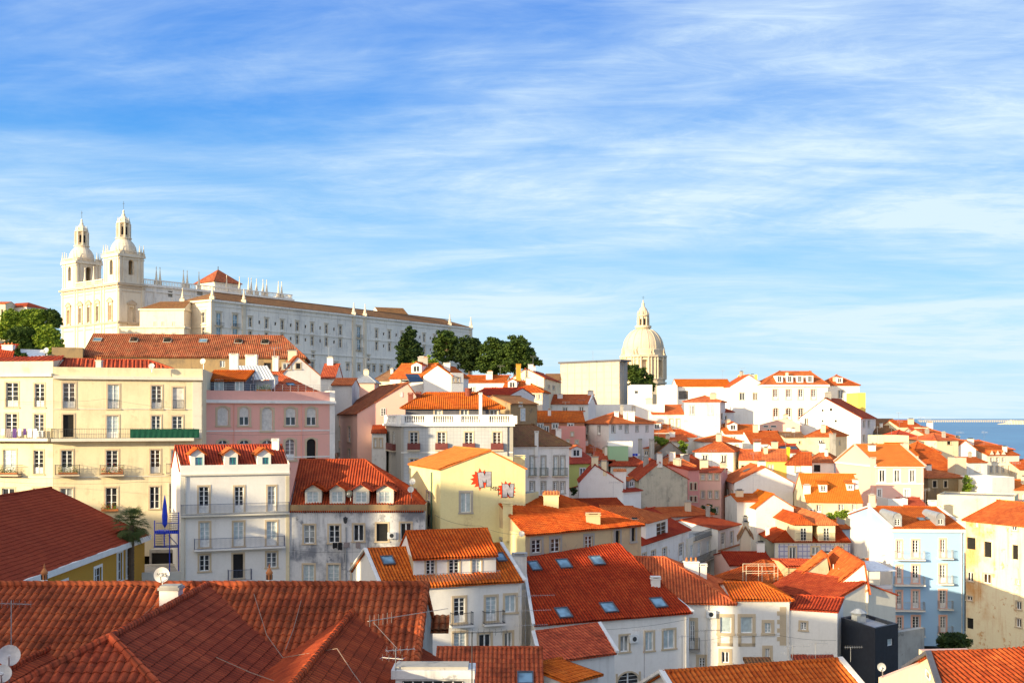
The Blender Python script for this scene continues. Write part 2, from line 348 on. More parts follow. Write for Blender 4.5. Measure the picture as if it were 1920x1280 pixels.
GROUND = []            # (x, y, z) control points of the terrain
class Fac:
    """a vertical wall plane from A to B (plan), outward normal to the right of A->B"""
    def __init__(s, A, B, z0, z1):
        s.A = Vector((A[0], A[1], 0)); s.B = Vector((B[0], B[1], 0)); s.z0 = z0; s.z1 = z1
        s.e = (s.B - s.A).normalized(); s.L = (s.B - s.A).length; s.n = Vector((s.e.y, -s.e.x, 0)); s.op = []; s.arch = []
    def pt(s, u, v, w=0.0): return s.A + s.e * u + s.n * w + UP * (s.z0 + v)
    def hit(s, px, py):
        d = Vector(((px - CX) / F, 1, (HY - py) / F)); t = s.A.dot(s.n) / d.dot(s.n); p = d * t
        return (p - s.A).dot(s.e), p.z - s.z0
    def wall(s, mb, m, rev=0.22):
        H = s.z1 - s.z0
        us = sorted({0.0, s.L, *[min(max(x, 0), s.L) for r in s.op for x in (r[0], r[2])]})
        vs = sorted({0.0, H, *[min(max(x, 0), H) for r in s.op for x in (r[1], r[3])]})
        for i in range(len(us) - 1):
            for j in range(len(vs) - 1):
                if us[i + 1] - us[i] < 1e-5 or vs[j + 1] - vs[j] < 1e-5: continue
                cu, cv = (us[i] + us[i + 1]) / 2, (vs[j] + vs[j + 1]) / 2
                if any(r[0] < cu < r[2] and r[1] < cv < r[3] for r in s.op): continue
                q = [(us[i], vs[j]), (us[i + 1], vs[j]), (us[i + 1], vs[j + 1]), (us[i], vs[j + 1])]
                mb.poly([s.pt(*k) for k in q], m, q)
        for (a, b, c, d) in s.op:
            for q in (((a, b), (c, b)), ((c, b), (c, d)), ((c, d), (a, d)), ((a, d), (a, b))):
                (u0, v0), (u1, v1) = q
                mb.poly([s.pt(u0, v0), s.pt(u1, v1), s.pt(u1, v1, -rev), s.pt(u0, v0, -rev)], m, [(u0, v0), (u1, v1), (u1, v1 + rev), (u0, v0 + rev)])
        for (a, b, c, d) in s.arch:
            r = (c - a) / 2; zc = d - r * 0.8; k = 7
            pts = [(a + r - r * math.cos(math.pi * i / (2 * k)), zc + 0.8 * r * math.sin(math.pi * i / (2 * k))) for i in range(k + 1)]
            for sgn in (0, 1):
                f = (lambda u: u) if not sgn else (lambda u: a + c - u)
                for i in range(k):
                    t = [(f(a), d), (f(pts[i][0]), pts[i][1]), (f(pts[i + 1][0]), pts[i + 1][1])]
                    if sgn: t = t[::-1]
                    mb.poly([s.pt(x, y, 0.0) for x, y in t], m, t)
                    t2 = [s.pt(f(pts[i][0]), pts[i][1]), s.pt(f(pts[i + 1][0]), pts[i + 1][1])]
                    mb.poly([t2[0], t2[1], t2[1] - s.n * rev, t2[0] - s.n * rev], m)

WR = random.Random(4)
def window(parent, loc, fa, rect, kind='w', frame='frame_white', trim='stone_trim', near=True, proud=False, tw=0.16):
    """kind letters: w casement, d french door, 1 plain two leaf, c curtained, g single pane, s blind down, h blind half down, x bare hole, o one leaf open; a arched; n no trim"""
    a, b, c, d = rect; w0 = 0.02 if proud else -0.17
    Wd, Hh = c - a, d - b; name = 'door' if ('d' in kind) else 'window'
    fr = MB(); pn = MB() if near else fr; tr = MB() if near else fr
    def bar(u0, v0, u1, v1, t=0.05, z=None):
        z = w0 if z is None else z
        fr.box(fa.pt(u0, v0, z), fa.e * (u1 - u0), UP * (v1 - v0), fa.n * t, frame)
    glass = 'curtain' if 'c' in kind else ('blind' if 's' in kind else 'glass')
    if 'x' in kind: glass = 'dark'
    elif glass == 'glass': glass = WR.choice(('glass', 'glass', 'glass', 'glass_warm', 'curtain_dim', 'glass_grey'))
    arch = 'a' in kind
    dd = d
    pn.poly([fa.pt(a, b, w0 + 0.015), fa.pt(c, b, w0 + 0.015), fa.pt(c, d, w0 + 0.015), fa.pt(a, d, w0 + 0.015)], glass)
    t = 0.07 if near else max(0.09, 0.07)
    if 'x' not in kind:
        bar(a, b, a + t, d); bar(c - t, b, c, d); bar(a, b, c, b + t); bar(a, d - t, c, d)
        if 's' not in kind and 'g' not in kind:
            m = (a + c) / 2; bar(m - t * 0.8, b, m + t * 0.8, d, 0.065)
            if '1' not in kind and near:
                nr = 4 if 'd' in kind else 3
                lo = b + (Hh * 0.28 if 'd' in kind else 0)
                for i in range(1, nr):
                    v = lo + (d - lo) * i / nr; bar(a, v - 0.018, c, v + 0.018, 0.04)
                if 'd' in kind: bar(a, b, c, lo, 0.045)
        if 'h' in kind:
            hh = b + Hh * 0.45
            pn.box(fa.pt(a + 0.02, hh, w0 + 0.06), fa.e * (Wd - 0.04), UP * (d - hh), fa.n * 0.03, 'blind')
        if 's' in kind and near:
            pn.box(fa.pt(a + t, b + 0.02, w0 + 0.03), fa.e * (Wd - 2 * t), UP * (Hh - 0.04), fa.n * 0.02, 'blind')
        if 'o' in kind:
            pn.box(fa.pt(a + t, b + t, w0 + 0.02), fa.e * (Wd * 0.42), UP * (Hh - 2 * t), fa.n * 0.01, 'dark')
    if 'n' not in kind:
        o2 = 0.035
        tr.box(fa.pt(a - tw, b - 0.0, 0.001), fa.e * tw, UP * (Hh + (0 if arch else tw)), fa.n * o2, trim)
        tr.box(fa.pt(c, b - 0.0, 0.001), fa.e * tw, UP * (Hh + (0 if arch else tw)), fa.n * o2, trim)
        tr.box(fa.pt(a - tw - 0.05, b - tw * 0.8, 0.001), fa.e * (Wd + 2 * tw + 0.1), UP * tw * 0.8, fa.n * (o2 + 0.06), trim)
        if not arch: tr.box(fa.pt(a, d, 0.001), fa.e * Wd, UP * tw, fa.n * o2, trim)
        else:
            r = Wd / 2; zc = d - r * 0.8; k = 10
            tr2 = [(0.0, 0.0)]
            for i in range(k):
                a0, a1 = math.pi * i / k, math.pi * (i + 1) / k
                q = lambda rr, an: (a + r - (r + rr) * math.cos(an), zc + 0.8 * (r + rr) * math.sin(an))
                p0, p1, p2, p3 = q(0, a0), q(0, a1), q(tw, a1), q(tw, a0)
                tr.poly([fa.pt(*p0, o2), fa.pt(*p1, o2), fa.pt(*p2, o2), fa.pt(*p3, o2)][::-1], trim)
                tr.poly([fa.pt(*p3, o2), fa.pt(*p2, o2), fa.pt(*p2, 0), fa.pt(*p3, 0)], trim)
    if 'x' in kind and near:
        o = pn.build(name, parent, loc)
        if tr.v: tr.build('surround', o, loc)
        return o
    o = fr.build(name, parent, loc)
    if near:
        pn.build('pane', o, loc)
        if tr.v: tr.build('surround', o, loc)
    return o

def panel(mb, P0, P1, P2, P3, m, geo=False, amp=0.045, p=0.26, q=0.40, step=0.025, th=0.12):
    """one roof slope: P0,P1 eave left/right seen from outside, P2,P3 top right/left"""
    P0, P1, P2, P3 = map(Vector, (P0, P1, P2, P3))
    e = (P1 - P0).normalized(); s_ = P3 - P0
    if s_.length < 1e-4: s_ = P2 - P0
    s_ = s_ - e * s_.dot(e); s_.normalize(); n = e.cross(s_).normalized()
    if n.z < 0: n = -n
    pts = [P0, P1, P2, P3]
    if (P2 - P3).length < 1e-3: pts = [P0, P1, P2]
    uv = [((x - P0).dot(e) + 50 * p, (x - P0).dot(s_)) for x in pts]
    k = len(pts)
    top = [x + n * th for x in pts]
    mb.poly(pts[::-1], m, uv[::-1])
    for i in range(k):
        j = (i + 1) % k
        mb.poly([pts[i], pts[j], top[j], top[i]], m, [uv[i], uv[j], uv[j], uv[i]])
    if not geo:
        mb.poly(top, m, uv); return
    us = [x[0] for x in uv]; u0, u1 = min(us), max(us); v1 = max(x[1] for x in uv); v0 = min(x[1] for x in uv)
    U = np.unique(np.concatenate([np.arange(math.ceil(u0 / (p / 8)), math.floor(u1 / (p / 8)) + 1) * (p / 8), us])); U = U[(U >= u0) & (U <= u1)]
    lo = np.full(len(U), 1e9); hi = np.full(len(U), -1e9)
    for i in range(k):
        (a, b), (c, d) = uv[i], uv[(i + 1) % k]
        if abs(a - c) < 1e-9:
            w = np.abs(U - a) < 1e-9; lo[w] = np.minimum(lo[w], min(b, d)); hi[w] = np.maximum(hi[w], max(b, d)); continue
        w = (U >= min(a, c) - 1e-9) & (U <= max(a, c) + 1e-9); vv = b + (U - a) * (d - b) / (c - a)
        lo[w] = np.minimum(lo[w], vv[w]); hi[w] = np.maximum(hi[w], vv[w])
    rows = []; hs_ = []
    nr = int(math.ceil((v1 - v0) / q))
    for j in range(nr):
        rows += [v0 + j * q, min(v1, v0 + (j + 1) * q - 0.004)]; hs_ += [step, 0.0]
    rows.append(v1); hs_.append(0.0)
    rows = np.array(rows); hs_ = np.array(hs_)
    Vv = np.clip(rows[:, None], lo[None, :], hi[None, :])
    prof = amp * (0.5 + 0.5 * np.cos(2 * math.pi * U / p))
    # little irregularities from tile to tile
    rg = np.random.RandomState(int(abs(P0.x * 13 + P0.y * 7)) % 9999)
    jit = rg.uniform(-0.006, 0.006, (len(rows), int(len(U) / 8) + 2))
    prof = amp * (0.5 + 0.5 * np.cos(2 * math.pi * U / p)) ** 0.8
    Hh = prof[None, :] + hs_[:, None] + jit[:, (np.arange(len(U)) // 8)]
    Hh = Hh + 0.030 * np.sin(U * 0.83 + P0.x)[None, :] * np.sin(Vv * 0.9 + P0.y) + 0.018 * np.sin(U * 2.3 + P0.y)[None, :]
    base = np.array(P0 + n * th) ; E = np.array(e); Sx = np.array(s_); Nn = np.array(n)
    UU = np.broadcast_to(U[None, :], Vv.shape)
    vs = base + (UU - 50 * p)[..., None] * E + Vv[..., None] * Sx + Hh[..., None] * Nn
    uvg = np.stack([UU, Vv], -1).reshape(-1, 2)
    mb.grid(vs.reshape(-1, 3), len(U), len(rows), [tuple(x) for x in uvg], m)
def ridgecap(mb, p, q, m, r=0.13, geo=False):
    p, q = Vector(p), Vector(q); L = (q - p).length
    if L < 0.3: return
    n = max(1, int(L / 0.42)) if geo else 1
    d = (q - p) / n
    for i in range(n):
        a = p + d * i; mb.tube(a, a + d * 1.05, r * 1.08, m, 8 if geo else 5, r * 0.9)

def line_px(A, B, px):
    """point of plan line A->B seen in pixel column px"""
    k = (px - CX) / F; dx, dy = B.x - A.x, B.y - A.y
    t = (k * A.y - A.x) / (dx - k * dy); return A + (B - A) * t

def remap(Y): return float(np.interp(Y, [112, 120, 135, 150, 170, 200, 235, 275], [125, 140, 160, 180, 200, 222, 245, 275]))
def far(px, Y): return remap(Y) if (RM and px >= 995 and 112 <= Y < 275) else Y
RM = True
ALLH = []
class House:
    def facade(s, k): return s.fc[k]
    def on_roof(s, px, py, which=0):
        d = Vector(((px - CX) / F, 1, (HY - py) / F)); p0, n = s.pl[which]
        return d * (p0.dot(n) / d.dot(n))
def house(label, a, b, eave, h=10.0, d=9.0, C=None, D=None, ridge=None, ax='x', rl=None, rr=None, hip='', wall='white', roof='orange',
          ov=0.3, win=None, near=None, geo=None, name='house', cat='house', rp=0.5, base=None, group=None, frame='frame_white',
          trim='stone_trim', cornice=None, root=None, verge=None, flat=False, par=0.0, walls=None, amp=0.045, tp=0.26, rz=None, ridge2=None, tw=0.16):
    if far(*a) != a[1]:
        a, b, C, D = [(q[0], remap(q[1])) if q else q for q in (a, b, C, D)]; d = d * 1.15; h = h * 1.1
    H = House(); near = (a[1] < 150) if near is None else near; geo = (a[1] < 112) if geo is None else geo
    A, B = XY(*a), XY(*b); e = (B - A).normalized(); bk = Vector((-e.y, e.x, 0))
    Dp = XY(*D) if D else A + bk * d
    Cp = XY(*C) if C else (B + (Dp - A) if D else B + bk * d)
    ze = (HY - eave) / F * a[1]; zb = (ze - h) if base is None else base
    H.ze, H.zb, H.A, H.B, H.C, H.D = ze, zb, A, B, Cp, Dp
    loc = (A + B + Cp + Dp) / 4; loc.z = zb
    if root is None:
        if len(label.replace(',', ' ').split()) > 16: print('LONG', label)
        root = thing(name, label, cat, loc, group); GROUND.append((loc.x, loc.y, zb))
    else: loc = root.location.copy()
    ALLH.append(H); H.eL = (B - A).length
    H.root, H.loc = root, Vector(loc); H.near = near; H.wallm = wall
    pr = ze + par
    H.fc = {'f': Fac(A, B, zb, pr), 'r': Fac(B, Cp, zb, pr), 'k': Fac(Cp, Dp, zb, pr), 'l': Fac(Dp, A, zb, pr)}
    wins = []
    for key, lst in (win or {}).items():
        fa = H.fc[key]
        for it in lst:
            x0, y0, x1, y1 = it[:4]; kd = it[4] if len(it) > 4 else 'w'
            u0, v1 = fa.hit(x0, y0); u1, _ = fa.hit(x1, y0); um = (fa.hit((x0 + x1) / 2, y1)); v0 = um[1]; v1 = fa.hit((x0 + x1) / 2, y0)[1]
            if u1 < u0: u0, u1 = u1, u0
            u0 = max(u0, 0.12); u1 = min(u1, fa.L - 0.12); v0 = max(v0, 0.1)
            if u1 - u0 < 0.2 or v1 - v0 < 0.2: continue
            proud = v1 > fa.z1 - zb - 0.05
            if not proud:
                fa.op.append((u0, v0, u1, v1))
                if 'a' in kd: fa.arch.append((u0, v0, u1, v1))
            wins.append((fa, (u0, v0, u1, v1), kd, proud))
    mb = MB()
    for key, fa in H.fc.items(): fa.wall(mb, (walls or {}).get(key, wall))
    rm = MB()
    if flat:
        q = [A, B, Cp, Dp]; zz_ = ze - 0.02
        rm.poly([x + UP * zz_ for x in q], roof)
        cc = (A + B + Cp + Dp) / 4
        if par > 0:
            for i in range(4):
                p0, p1 = q[i], q[(i + 1) % 4]; i0, i1 = p0 + (cc - p0).normalized() * 0.35, p1 + (cc - p1).normalized() * 0.35
                mb.poly([p0 + UP * pr, p1 + UP * pr, i1 + UP * pr, i0 + UP * pr], wall); mb.poly([i0 + UP * pr, i1 + UP * pr, i1 + UP * zz_, i0 + UP * zz_], wall)
        H.pl = [(A + UP * ze, UP)]
    elif ridge is not None or rz is not None:
        q = [A, B, Cp, Dp] if ax == 'x' else [Dp, A, B, Cp]
        M1 = q[0] + (q[3] - q[0]) * rp; M2 = q[1] + (q[2] - q[1]) * rp
        hl = ('l' in hip) if ax == 'x' else ('k' in hip); hr = ('r' in hip) if ax == 'x' else ('f' in hip)
        mid = (M2 - M1); half = (q[3] - q[0]).length * 0.5 * 0.95
        R1, R2 = M1.copy(), M2.copy()
        if hl: R1 = M1 + mid.normalized() * min(half, mid.length * 0.49)
        if hr: R2 = M2 - mid.normalized() * min(half, mid.length * 0.49)
        if rl is not None: R1 = line_px(M1, M2, rl)
        if rr is not None: R2 = line_px(M1, M2, rr)
        ref = R1 if ax == 'x' else R2
        zr = rz if rz is not None else (HY - ridge) / F * ref.y
        zr2 = zr
        if ridge2 is not None:
            zr2 = (HY - ridge2) / F * (R2.y if ax == 'x' else R1.y)
        rise = zr - ze; run = (q[3] - q[0]).length * rp
        if not (0.12 < rise / max(run, 0.1) < 1.3): print('PITCH', label[:50], round(rise, 2), round(run, 2))
        R1.z, R2.z = (zr, zr2) if ax == 'x' else (zr2, zr)
        pit = rise / run; cc = (A + B + Cp + Dp) / 4
        # offset eave polygon
        def off(i):
            p0, p1, p2 = q[i - 1], q[i], q[(i + 1) % 4]
            def o_(k): return {0: ov, 1: (ov if hr else 0.10), 2: ov, 3: (ov if hl else 0.10)}[k % 4]
            e1 = (p1 - p0).normalized(); e2 = (p2 - p1).normalized()
            n1 = Vector((e1.y, -e1.x, 0)); n2 = Vector((e2.y, -e2.x, 0)); o1, o2 = o_(i - 1), o_(i)
            det = n1.x * n2.y - n1.y * n2.x
            if abs(det) < 0.05: return p1 + n2 * o2
            c1, c2 = n1.dot(p1) + o1, n2.dot(p1) + o2
            return Vector(((c1 * n2.y - c2 * n1.y) / det, (n1.x * c2 - n2.x * c1) / det, 0))
        Eo = [off(i) for i in range(4)]
        for x in Eo: x.z = ze - min(ov * pit, 0.3) + 0.02
        md = mid.normalized() if mid.length > 0.01 else e
        S1 = R1.copy() if hl else R1 - md * 0.10; S2 = R2.copy() if hr else R2 + md * 0.10
        kw = dict(geo=geo, amp=amp, p=tp)
        panel(rm, Eo[0], Eo[1], S2, S1, roof, **kw)
        if rp < 0.98: panel(rm, Eo[2], Eo[3], S1, S2, roof, geo=False)
        else: mb.poly([q[2] + UP * ze, q[3] + UP * ze, R1, R2], wall)
        if hr: panel(rm, Eo[1], Eo[2], S2, S2, roof, **kw)
        else: mb.poly([q[1] + UP * pr, q[2] + UP * pr, R2 + UP * 0.02], wall, [(0, 0), ((q[2] - q[1]).length, 0), (run, rise)])
        if hl: panel(rm, Eo[3], Eo[0], S1, S1, roof, geo=False)
        else: mb.poly([q[3] + UP * pr, q[0] + UP * pr, R1 + UP * 0.02], wall, [(0, 0), ((q[3] - q[0]).length, 0), (run, rise)])
        zc = UP * 0.13
        if geo or near or a[1] < 260:
            ridgecap(rm, S1 + zc, S2 + zc, roof, 0.12, geo)
            for cnd, pp, i in ((hr, S2, 1), (hr, S2, 2), (hl, S1, 3), (hl, S1, 0)):
                if cnd: ridgecap(rm, Eo[i] + zc, pp + zc, roof, 0.11, geo)
        H.pl = []
        for tri in ((q[0] + UP * ze, q[1] + UP * ze, R1), (q[2] + UP * ze, q[3] + UP * ze, R1), (q[1] + UP * ze, q[2] + UP * ze, R2), (q[3] + UP * ze, q[0] + UP * ze, R1)):
            n = (tri[1] - tri[0]).cross(tri[2] - tri[0])
            n = n.normalized() if n.length > 1e-6 else UP
            if n.z < 0: n = -n
            H.pl.append((tri[0] + n * 0.13, n))
        H.R1, H.R2, H.E = R1, R2, Eo
        if verge:
            t = 0.16
            for (cnd, pp, ii) in ((not hr, S2, (1, 2)), (not hl, S1, (3, 0))):
                if not cnd: continue
                vm = MB()
                for i in ii:
                    if i == 2 and rp > .98: continue
                    p0 = Eo[i] + UP * 0.10; p1 = pp + UP * 0.10; sd = md * (0.09 if pp is S2 else -0.09)
                    vm.box(p0 - sd, p1 - p0, sd * 3.2, UP * t, verge)
                vm.build('verge', root, loc)
    wo = mb.build('wall', root, loc)
    H.wall = wo
    H.roof = rm.build('roof', root, loc) if rm.v else None
    if cornice:
        cmn, ch, cd = (cornice + (0.25, 0.18))[:3] if isinstance(cornice, tuple) else (cornice, 0.25, 0.18)
        cb_ = MB()
        for key in ('f', 'r', 'l'):
            fa = H.fc[key]
            z = ze - zb - (0.0 if not par else -0.02)
            cb_.box(fa.pt(-cd if key == 'f' else 0, z - ch, 0.002), fa.e * (fa.L + (2 * cd if key == 'f' else 0)), UP * ch, fa.n * cd, cmn)
        cb_.build('cornice', root, loc)
    for fa, rc, kd, pd in wins: window(root, loc, fa, rc, kd, frame, trim, near, pd, tw=tw)
    return H

def strip(H, key, y, hpx, m='stone_trim', dep=0.06, nm='string_course', x0=None, x1=None):
    """horizontal moulding whose lower edge is seen at pixel row y at the facade's left corner"""
    fa = H.fc[key]; Y = fa.A.y; px = CX + F * fa.A.x / Y
    v = (HY - y) / F * Y - fa.z0; hh = hpx / F * Y
    u0 = fa.hit(x0, y)[0] if x0 is not None else 0; u1 = fa.hit(x1, y)[0] if x1 is not None else fa.L
    b = MB(); b.box(fa.pt(u0, v, 0.003), fa.e * (u1 - u0), UP * hh, fa.n * dep, m); return b.build(nm, H.root, H.loc)
def pilaster(H, key, x0, x1, y0, y1, m='stone_trim', dep=0.05, nm='pilaster'):
    fa = H.fc[key]; a, v1 = fa.hit(x0, y0); c, v0 = fa.hit(x1, y1); b = MB()
    b.box(fa.pt(a, v0, 0.002), fa.e * (c - a), UP * (v1 - v0), fa.n * dep, m); return b.build(nm, H.root, H.loc)
def balcony(H, key, x0, x1, y, hp=None, dep=0.75, m='iron', slab='stone', sh=0.14, hr=1.0, fill=None, sp=0.13, fa=None):
    """y = pixel row of the slab's top edge"""
    fa = fa or H.fc[key]; u0, v = fa.hit(x0, y); u1, _ = fa.hit(x1, y); v = fa.hit((x0 + x1) / 2, y)[1]
    s = MB(); s.box(fa.pt(u0 - 0.05, v - sh, 0.004), fa.e * (u1 - u0 + 0.1), UP * sh, fa.n * (dep + 0.05), slab)
    so_ = s.build('balcony', H.root, H.loc)
    r = MB(); t = 0.03
    def rail(p, q):
        for zz_ in (0.06, hr - 0.04): r.tube(p + UP * zz_, q + UP * zz_, t * 0.8, m, 4)
        n = max(2, int((q - p).length / sp))
        for i in range(n + 1):
            c = p + (q - p) * i / n; r.tube(c, c + UP * hr, 0.011, m, 3, cap=False)
        if fill: 
            d = (q - p); nn = Vector((d.y, -d.x, 0)).normalized()
            r.box(p + UP * 0.05, d, UP * (hr * 0.85), nn * 0.02, fill)
    a, b, c, d = fa.pt(u0, v, 0), fa.pt(u0, v, dep), fa.pt(u1, v, dep), fa.pt(u1, v, 0)
    rail(a, b); rail(b, c); rail(c, d)
    r.build('railing', so_, H.loc); return so_
def juliet(H, key, x0, x1, y, hpx, m='iron'):
    fa = H.fc[key]; u0, v = fa.hit(x0, y); u1, _ = fa.hit(x1, y); hh = hpx / F * fa.A.y
    r = MB(); p, q = fa.pt(u0, v, 0.05), fa.pt(u1, v, 0.05)
    for zz_ in (0.04, hh): r.tube(p + UP * zz_, q + UP * zz_, 0.025, m, 4)
    n = max(3, int((q - p).length / 0.12))
    for i in range(n + 1):
        c = p + (q - p) * i / n; r.tube(c, c + UP * hh, 0.012, m, 3, cap=False)
    r.build('railing', H.root, H.loc)
def chimney(H, px, y0, y1, w, Y=None, m='white', cap='slab', dd=None, which=0, capm=None):
    """y0 top, y1 foot (pixels), w pixel width"""
    if Y is None:
        pt = H.on_roof(px, y1, which); Y = pt.y
    else: Y = far(px, Y)
    c = P(px, y1, Y); ztop = (HY - y0) / F * Y; ww = w / F * Y; dd = dd or max(0.5, ww * 0.6)
    b = MB(); z0 = c.z - 1.4; hh = ztop - z0
    capm = capm or m
    b.cbox((c.x, c.y, z0), ww, dd, hh - 0.22, m)
    b.cbox((c.x, c.y, ztop - 0.22), ww * 1.0 + 0.14, dd + 0.14, 0.09, capm)
    if cap == 'tile':
        for s_ in (-1, 1):
            o = Vector((c.x - ww / 2 - 0.1, c.y + s_ * (dd / 2 + 0.1), ztop - 0.12)); 
            b.poly([o, o + Vector((ww + 0.2, 0, 0)), Vector((c.x + ww / 2 + 0.1, c.y, ztop + 0.25)), Vector((c.x - ww / 2 - 0.1, c.y, ztop + 0.25))], 'terracotta')
            k = int(ww / 0.25)
            for i in range(k):
                x = c.x - ww / 2 + (i + 0.5) * ww / k
                b.tube((x, c.y + s_ * (dd / 2 + 0.1), ztop - 0.08), (x, c.y, ztop + 0.27), 0.08, 'terracotta', 5)
    elif cap == 'pots':
        k = max(2, int(ww / 0.35))
        for i in range(k):
            x = c.x - ww / 2 + (i + 0.5) * ww / k; b.lathe((x, c.y, ztop - 0.13), [(0.10, 0), (0.08, 0.3), (0.11, 0.34), (0.0, 0.36)], 'terracotta', 7)
    else:
        for i in (-1, 1): b.cbox((c.x + i * ww * 0.4, c.y, ztop - 0.13), ww * 0.14, dd * 0.9, 0.10, m)
        b.cbox((c.x, c.y, ztop - 0.04), ww + 0.1, dd + 0.1, 0.06, capm)
    return b.build('chimney', H.roof or H.root, H.loc)
def skylight(H, px, py, wpx, hm=1.0, glass='glass_sky', fr='slate', which=0, wm=None, opn=False):
    c = H.on_roof(px, py, which); p0, n = H.pl[which]
    e = Vector((n.y, -n.x, 0)) * -1
    e = UP.cross(n).normalized(); s_ = n.cross(e).normalized()
    w = wm or wpx / F * c.y; b = MB(); t = 0.07
    o = c - e * w / 2 - s_ * hm / 2 + n * 0.07
    b.box(o - e * t - s_ * t, e * (w + 2 * t), s_ * t, n * 0.12, fr); b.box(o - e * t + s_ * hm, e * (w + 2 * t), s_ * t, n * 0.12, fr)
    b.box(o - e * t, e * t, s_ * hm, n * 0.12, fr); b.box(o + e * w, e * t, s_ * hm, n * 0.12, fr)
    ob = b.build('skylight', H.roof, H.loc)
    g = MB()
    if opn:
        g.box(o + n * 0.01, e * w, s_ * hm, n * 0.01, 'dark'); up = (s_ * -1 + n * 0.6).normalized()
        g.box(o + s_ * hm + n * 0.12, e * w, up * hm, n * 0.04, 'metal')
    else: g.box(o + n * 0.04, e * w, s_ * hm, n * 0.02, glass)
    g.build('pane', ob, H.loc) if False else None
    b2 = g.build('skylight_pane', H.roof, H.loc)
    return ob
def dormer(H, x0, y0, x1, y1, kind='w', wallm='white', roofm='orange', rt='gable', which=0, wrect=None, rise=0.6, frame='frame_white', ovh=0.25, bal=False, trim='stone_trim', w2=None):
    """front rectangle in pixels, standing where its foot meets the slope"""
    ft = H.on_roof((x0 + x1) / 2, y1, which); p0, n = H.pl[which]
    Y = ft.y; e = UP.cross(n).normalized()
    if e.x < 0: e = -e
    out = Vector((e.y, -e.x, 0)); 
    A = line_px(ft.xy.to_3d(), (ft + e).xy.to_3d(), x0); B = line_px(ft.xy.to_3d(), (ft + e).xy.to_3d(), x1)
    zt = (HY - y0) / F * Y; zb = ft.z - 0.15
    tanp = math.hypot(n.x, n.y) / n.z; L = (zt - ft.z) / tanp + 0.3
    bk = -out; w = MB(); fa = Fac(A, B, zb, zt)
    if wrect:
        u0, v1 = fa.hit(wrect[0], wrect[1]); u1, v0 = fa.hit(wrect[2], wrect[3])
    else: u0, u1, v0, v1 = fa.L * 0.2, fa.L * 0.8, 0.3, (zt - zb) - 0.15
    v0 = max(v0, 0.1); u0 = max(u0, 0.05); u1 = min(u1, fa.L - 0.05); v1 = min(v1, zt - zb - 0.05)
    fa.op = [(u0, v0, u1, v1)]; fa.wall(w, wallm, 0.12)
    q = [A, B, B + bk * L, A + bk * L]
    for i, j in ((1, 2), (3, 0)):
        w.poly([q[i] + UP * zb, q[j] + UP * zb, q[j] + UP * zt, q[i] + UP * zt], wallm)
    mid = (A + B) / 2
    if rt == 'gable': w.poly([A + UP * zt, B + UP * zt, mid + UP * (zt + rise)], wallm)
    if rt == 'flat': w.poly([x + UP * zt for x in q], wallm)
    if rt == 'round':
        k = 8; r = fa.L / 2
        for i in range(k):
            a0, a1 = math.pi * i / k, math.pi * (i + 1) / k
            f = lambda an, dd: mid - e * (r * math.cos(an)) + UP * (zt + rise * math.sin(an)) + bk * dd
            w.poly([mid + UP * zt, f(a1, 0), f(a0, 0)], wallm); w.poly([f(a0, -.1), f(a1, -.1), f(a1, L), f(a0, L)], roofm)
    ob = w.build('dormer', H.root, H.loc)
    # the window sits in the dormer
    fr = MB(); t = 0.06; z = -0.10
    glass = 'curtain' if 'c' in kind else ('glass_sky' if 'k' in kind else ('dark' if 'x' in kind else 'glass'))
    fr.poly([fa.pt(u0, v0, z), fa.pt(u1, v0, z), fa.pt(u1, v1, z), fa.pt(u0, v1, z)], glass)
    def bar(a, b, c, d, tt=0.04): fr.box(fa.pt(a, b, z + 0.002), fa.e * (c - a), UP * (d - b), fa.n * tt, frame)
    bar(u0, v0, u0 + t, v1); bar(u1 - t, v0, u1, v1); bar(u0, v0, u1, v0 + t); bar(u0, v1 - t, u1, v1)
    m = (u0 + u1) / 2
    if 'g' not in kind: bar(m - t * .7, v0, m + t * .7, v1, 0.05)
    if 'w' in kind or 'd' in kind:
        for i in (1, 2, 3) if 'd' in kind else (1, 2):
            v = v0 + (v1 - v0) * i / (4 if 'd' in kind else 3); bar(u0, v - 0.015, u1, v + 0.015, 0.03)
    fr.build('window', ob, H.loc)
    rf = MB()
    if rt in ('gable', 'hipd'):
        ex = ovh; Lr = L + rise / tanp + 0.2
        apf = mid + UP * (zt + rise) - bk * (ex if rt == 'gable' else -(fa.L * 0.35))
        apb = mid + UP * (zt + rise) + bk * Lr
        dz = UP * (-ex * rise / (fa.L / 2) * 0.8)
        Lf = A - e * ex - bk * ex + UP * zt + dz; Rf = B + e * ex - bk * ex + UP * zt + dz
        Lb = A - e * ex + bk * Lr + UP * zt + dz; Rb = B + e * ex + bk * Lr + UP * zt + dz
        gg = Y < 112
        panel(rf, Lb, Lf, apf, apb, roofm, geo=gg, th=0.08); panel(rf, Rf, Rb, apb, apf, roofm, geo=gg, th=0.08)
        if rt == 'hipd': panel(rf, Lf, Rf, apf, apf, roofm, geo=gg, th=0.08)
        ridgecap(rf, apf + UP * .09, apb + UP * .09, roofm, 0.1, gg)
    elif rt == 'shed':
        ex = ovh; zt2 = zt + rise
        Lr = L + 0.6 + rise / tanp
        panel(rf, A - e * ex - bk * ex + UP * (zt + .02), B + e * ex - bk * ex + UP * (zt + .02), B + e * ex + bk * Lr + UP * zt2, A - e * ex + bk * Lr + UP * zt2, roofm, geo=Y < 112, th=0.08)
    if rf.v: rf.build('dormer_roof', ob, H.loc)
    H.dfa = fa
    return ob
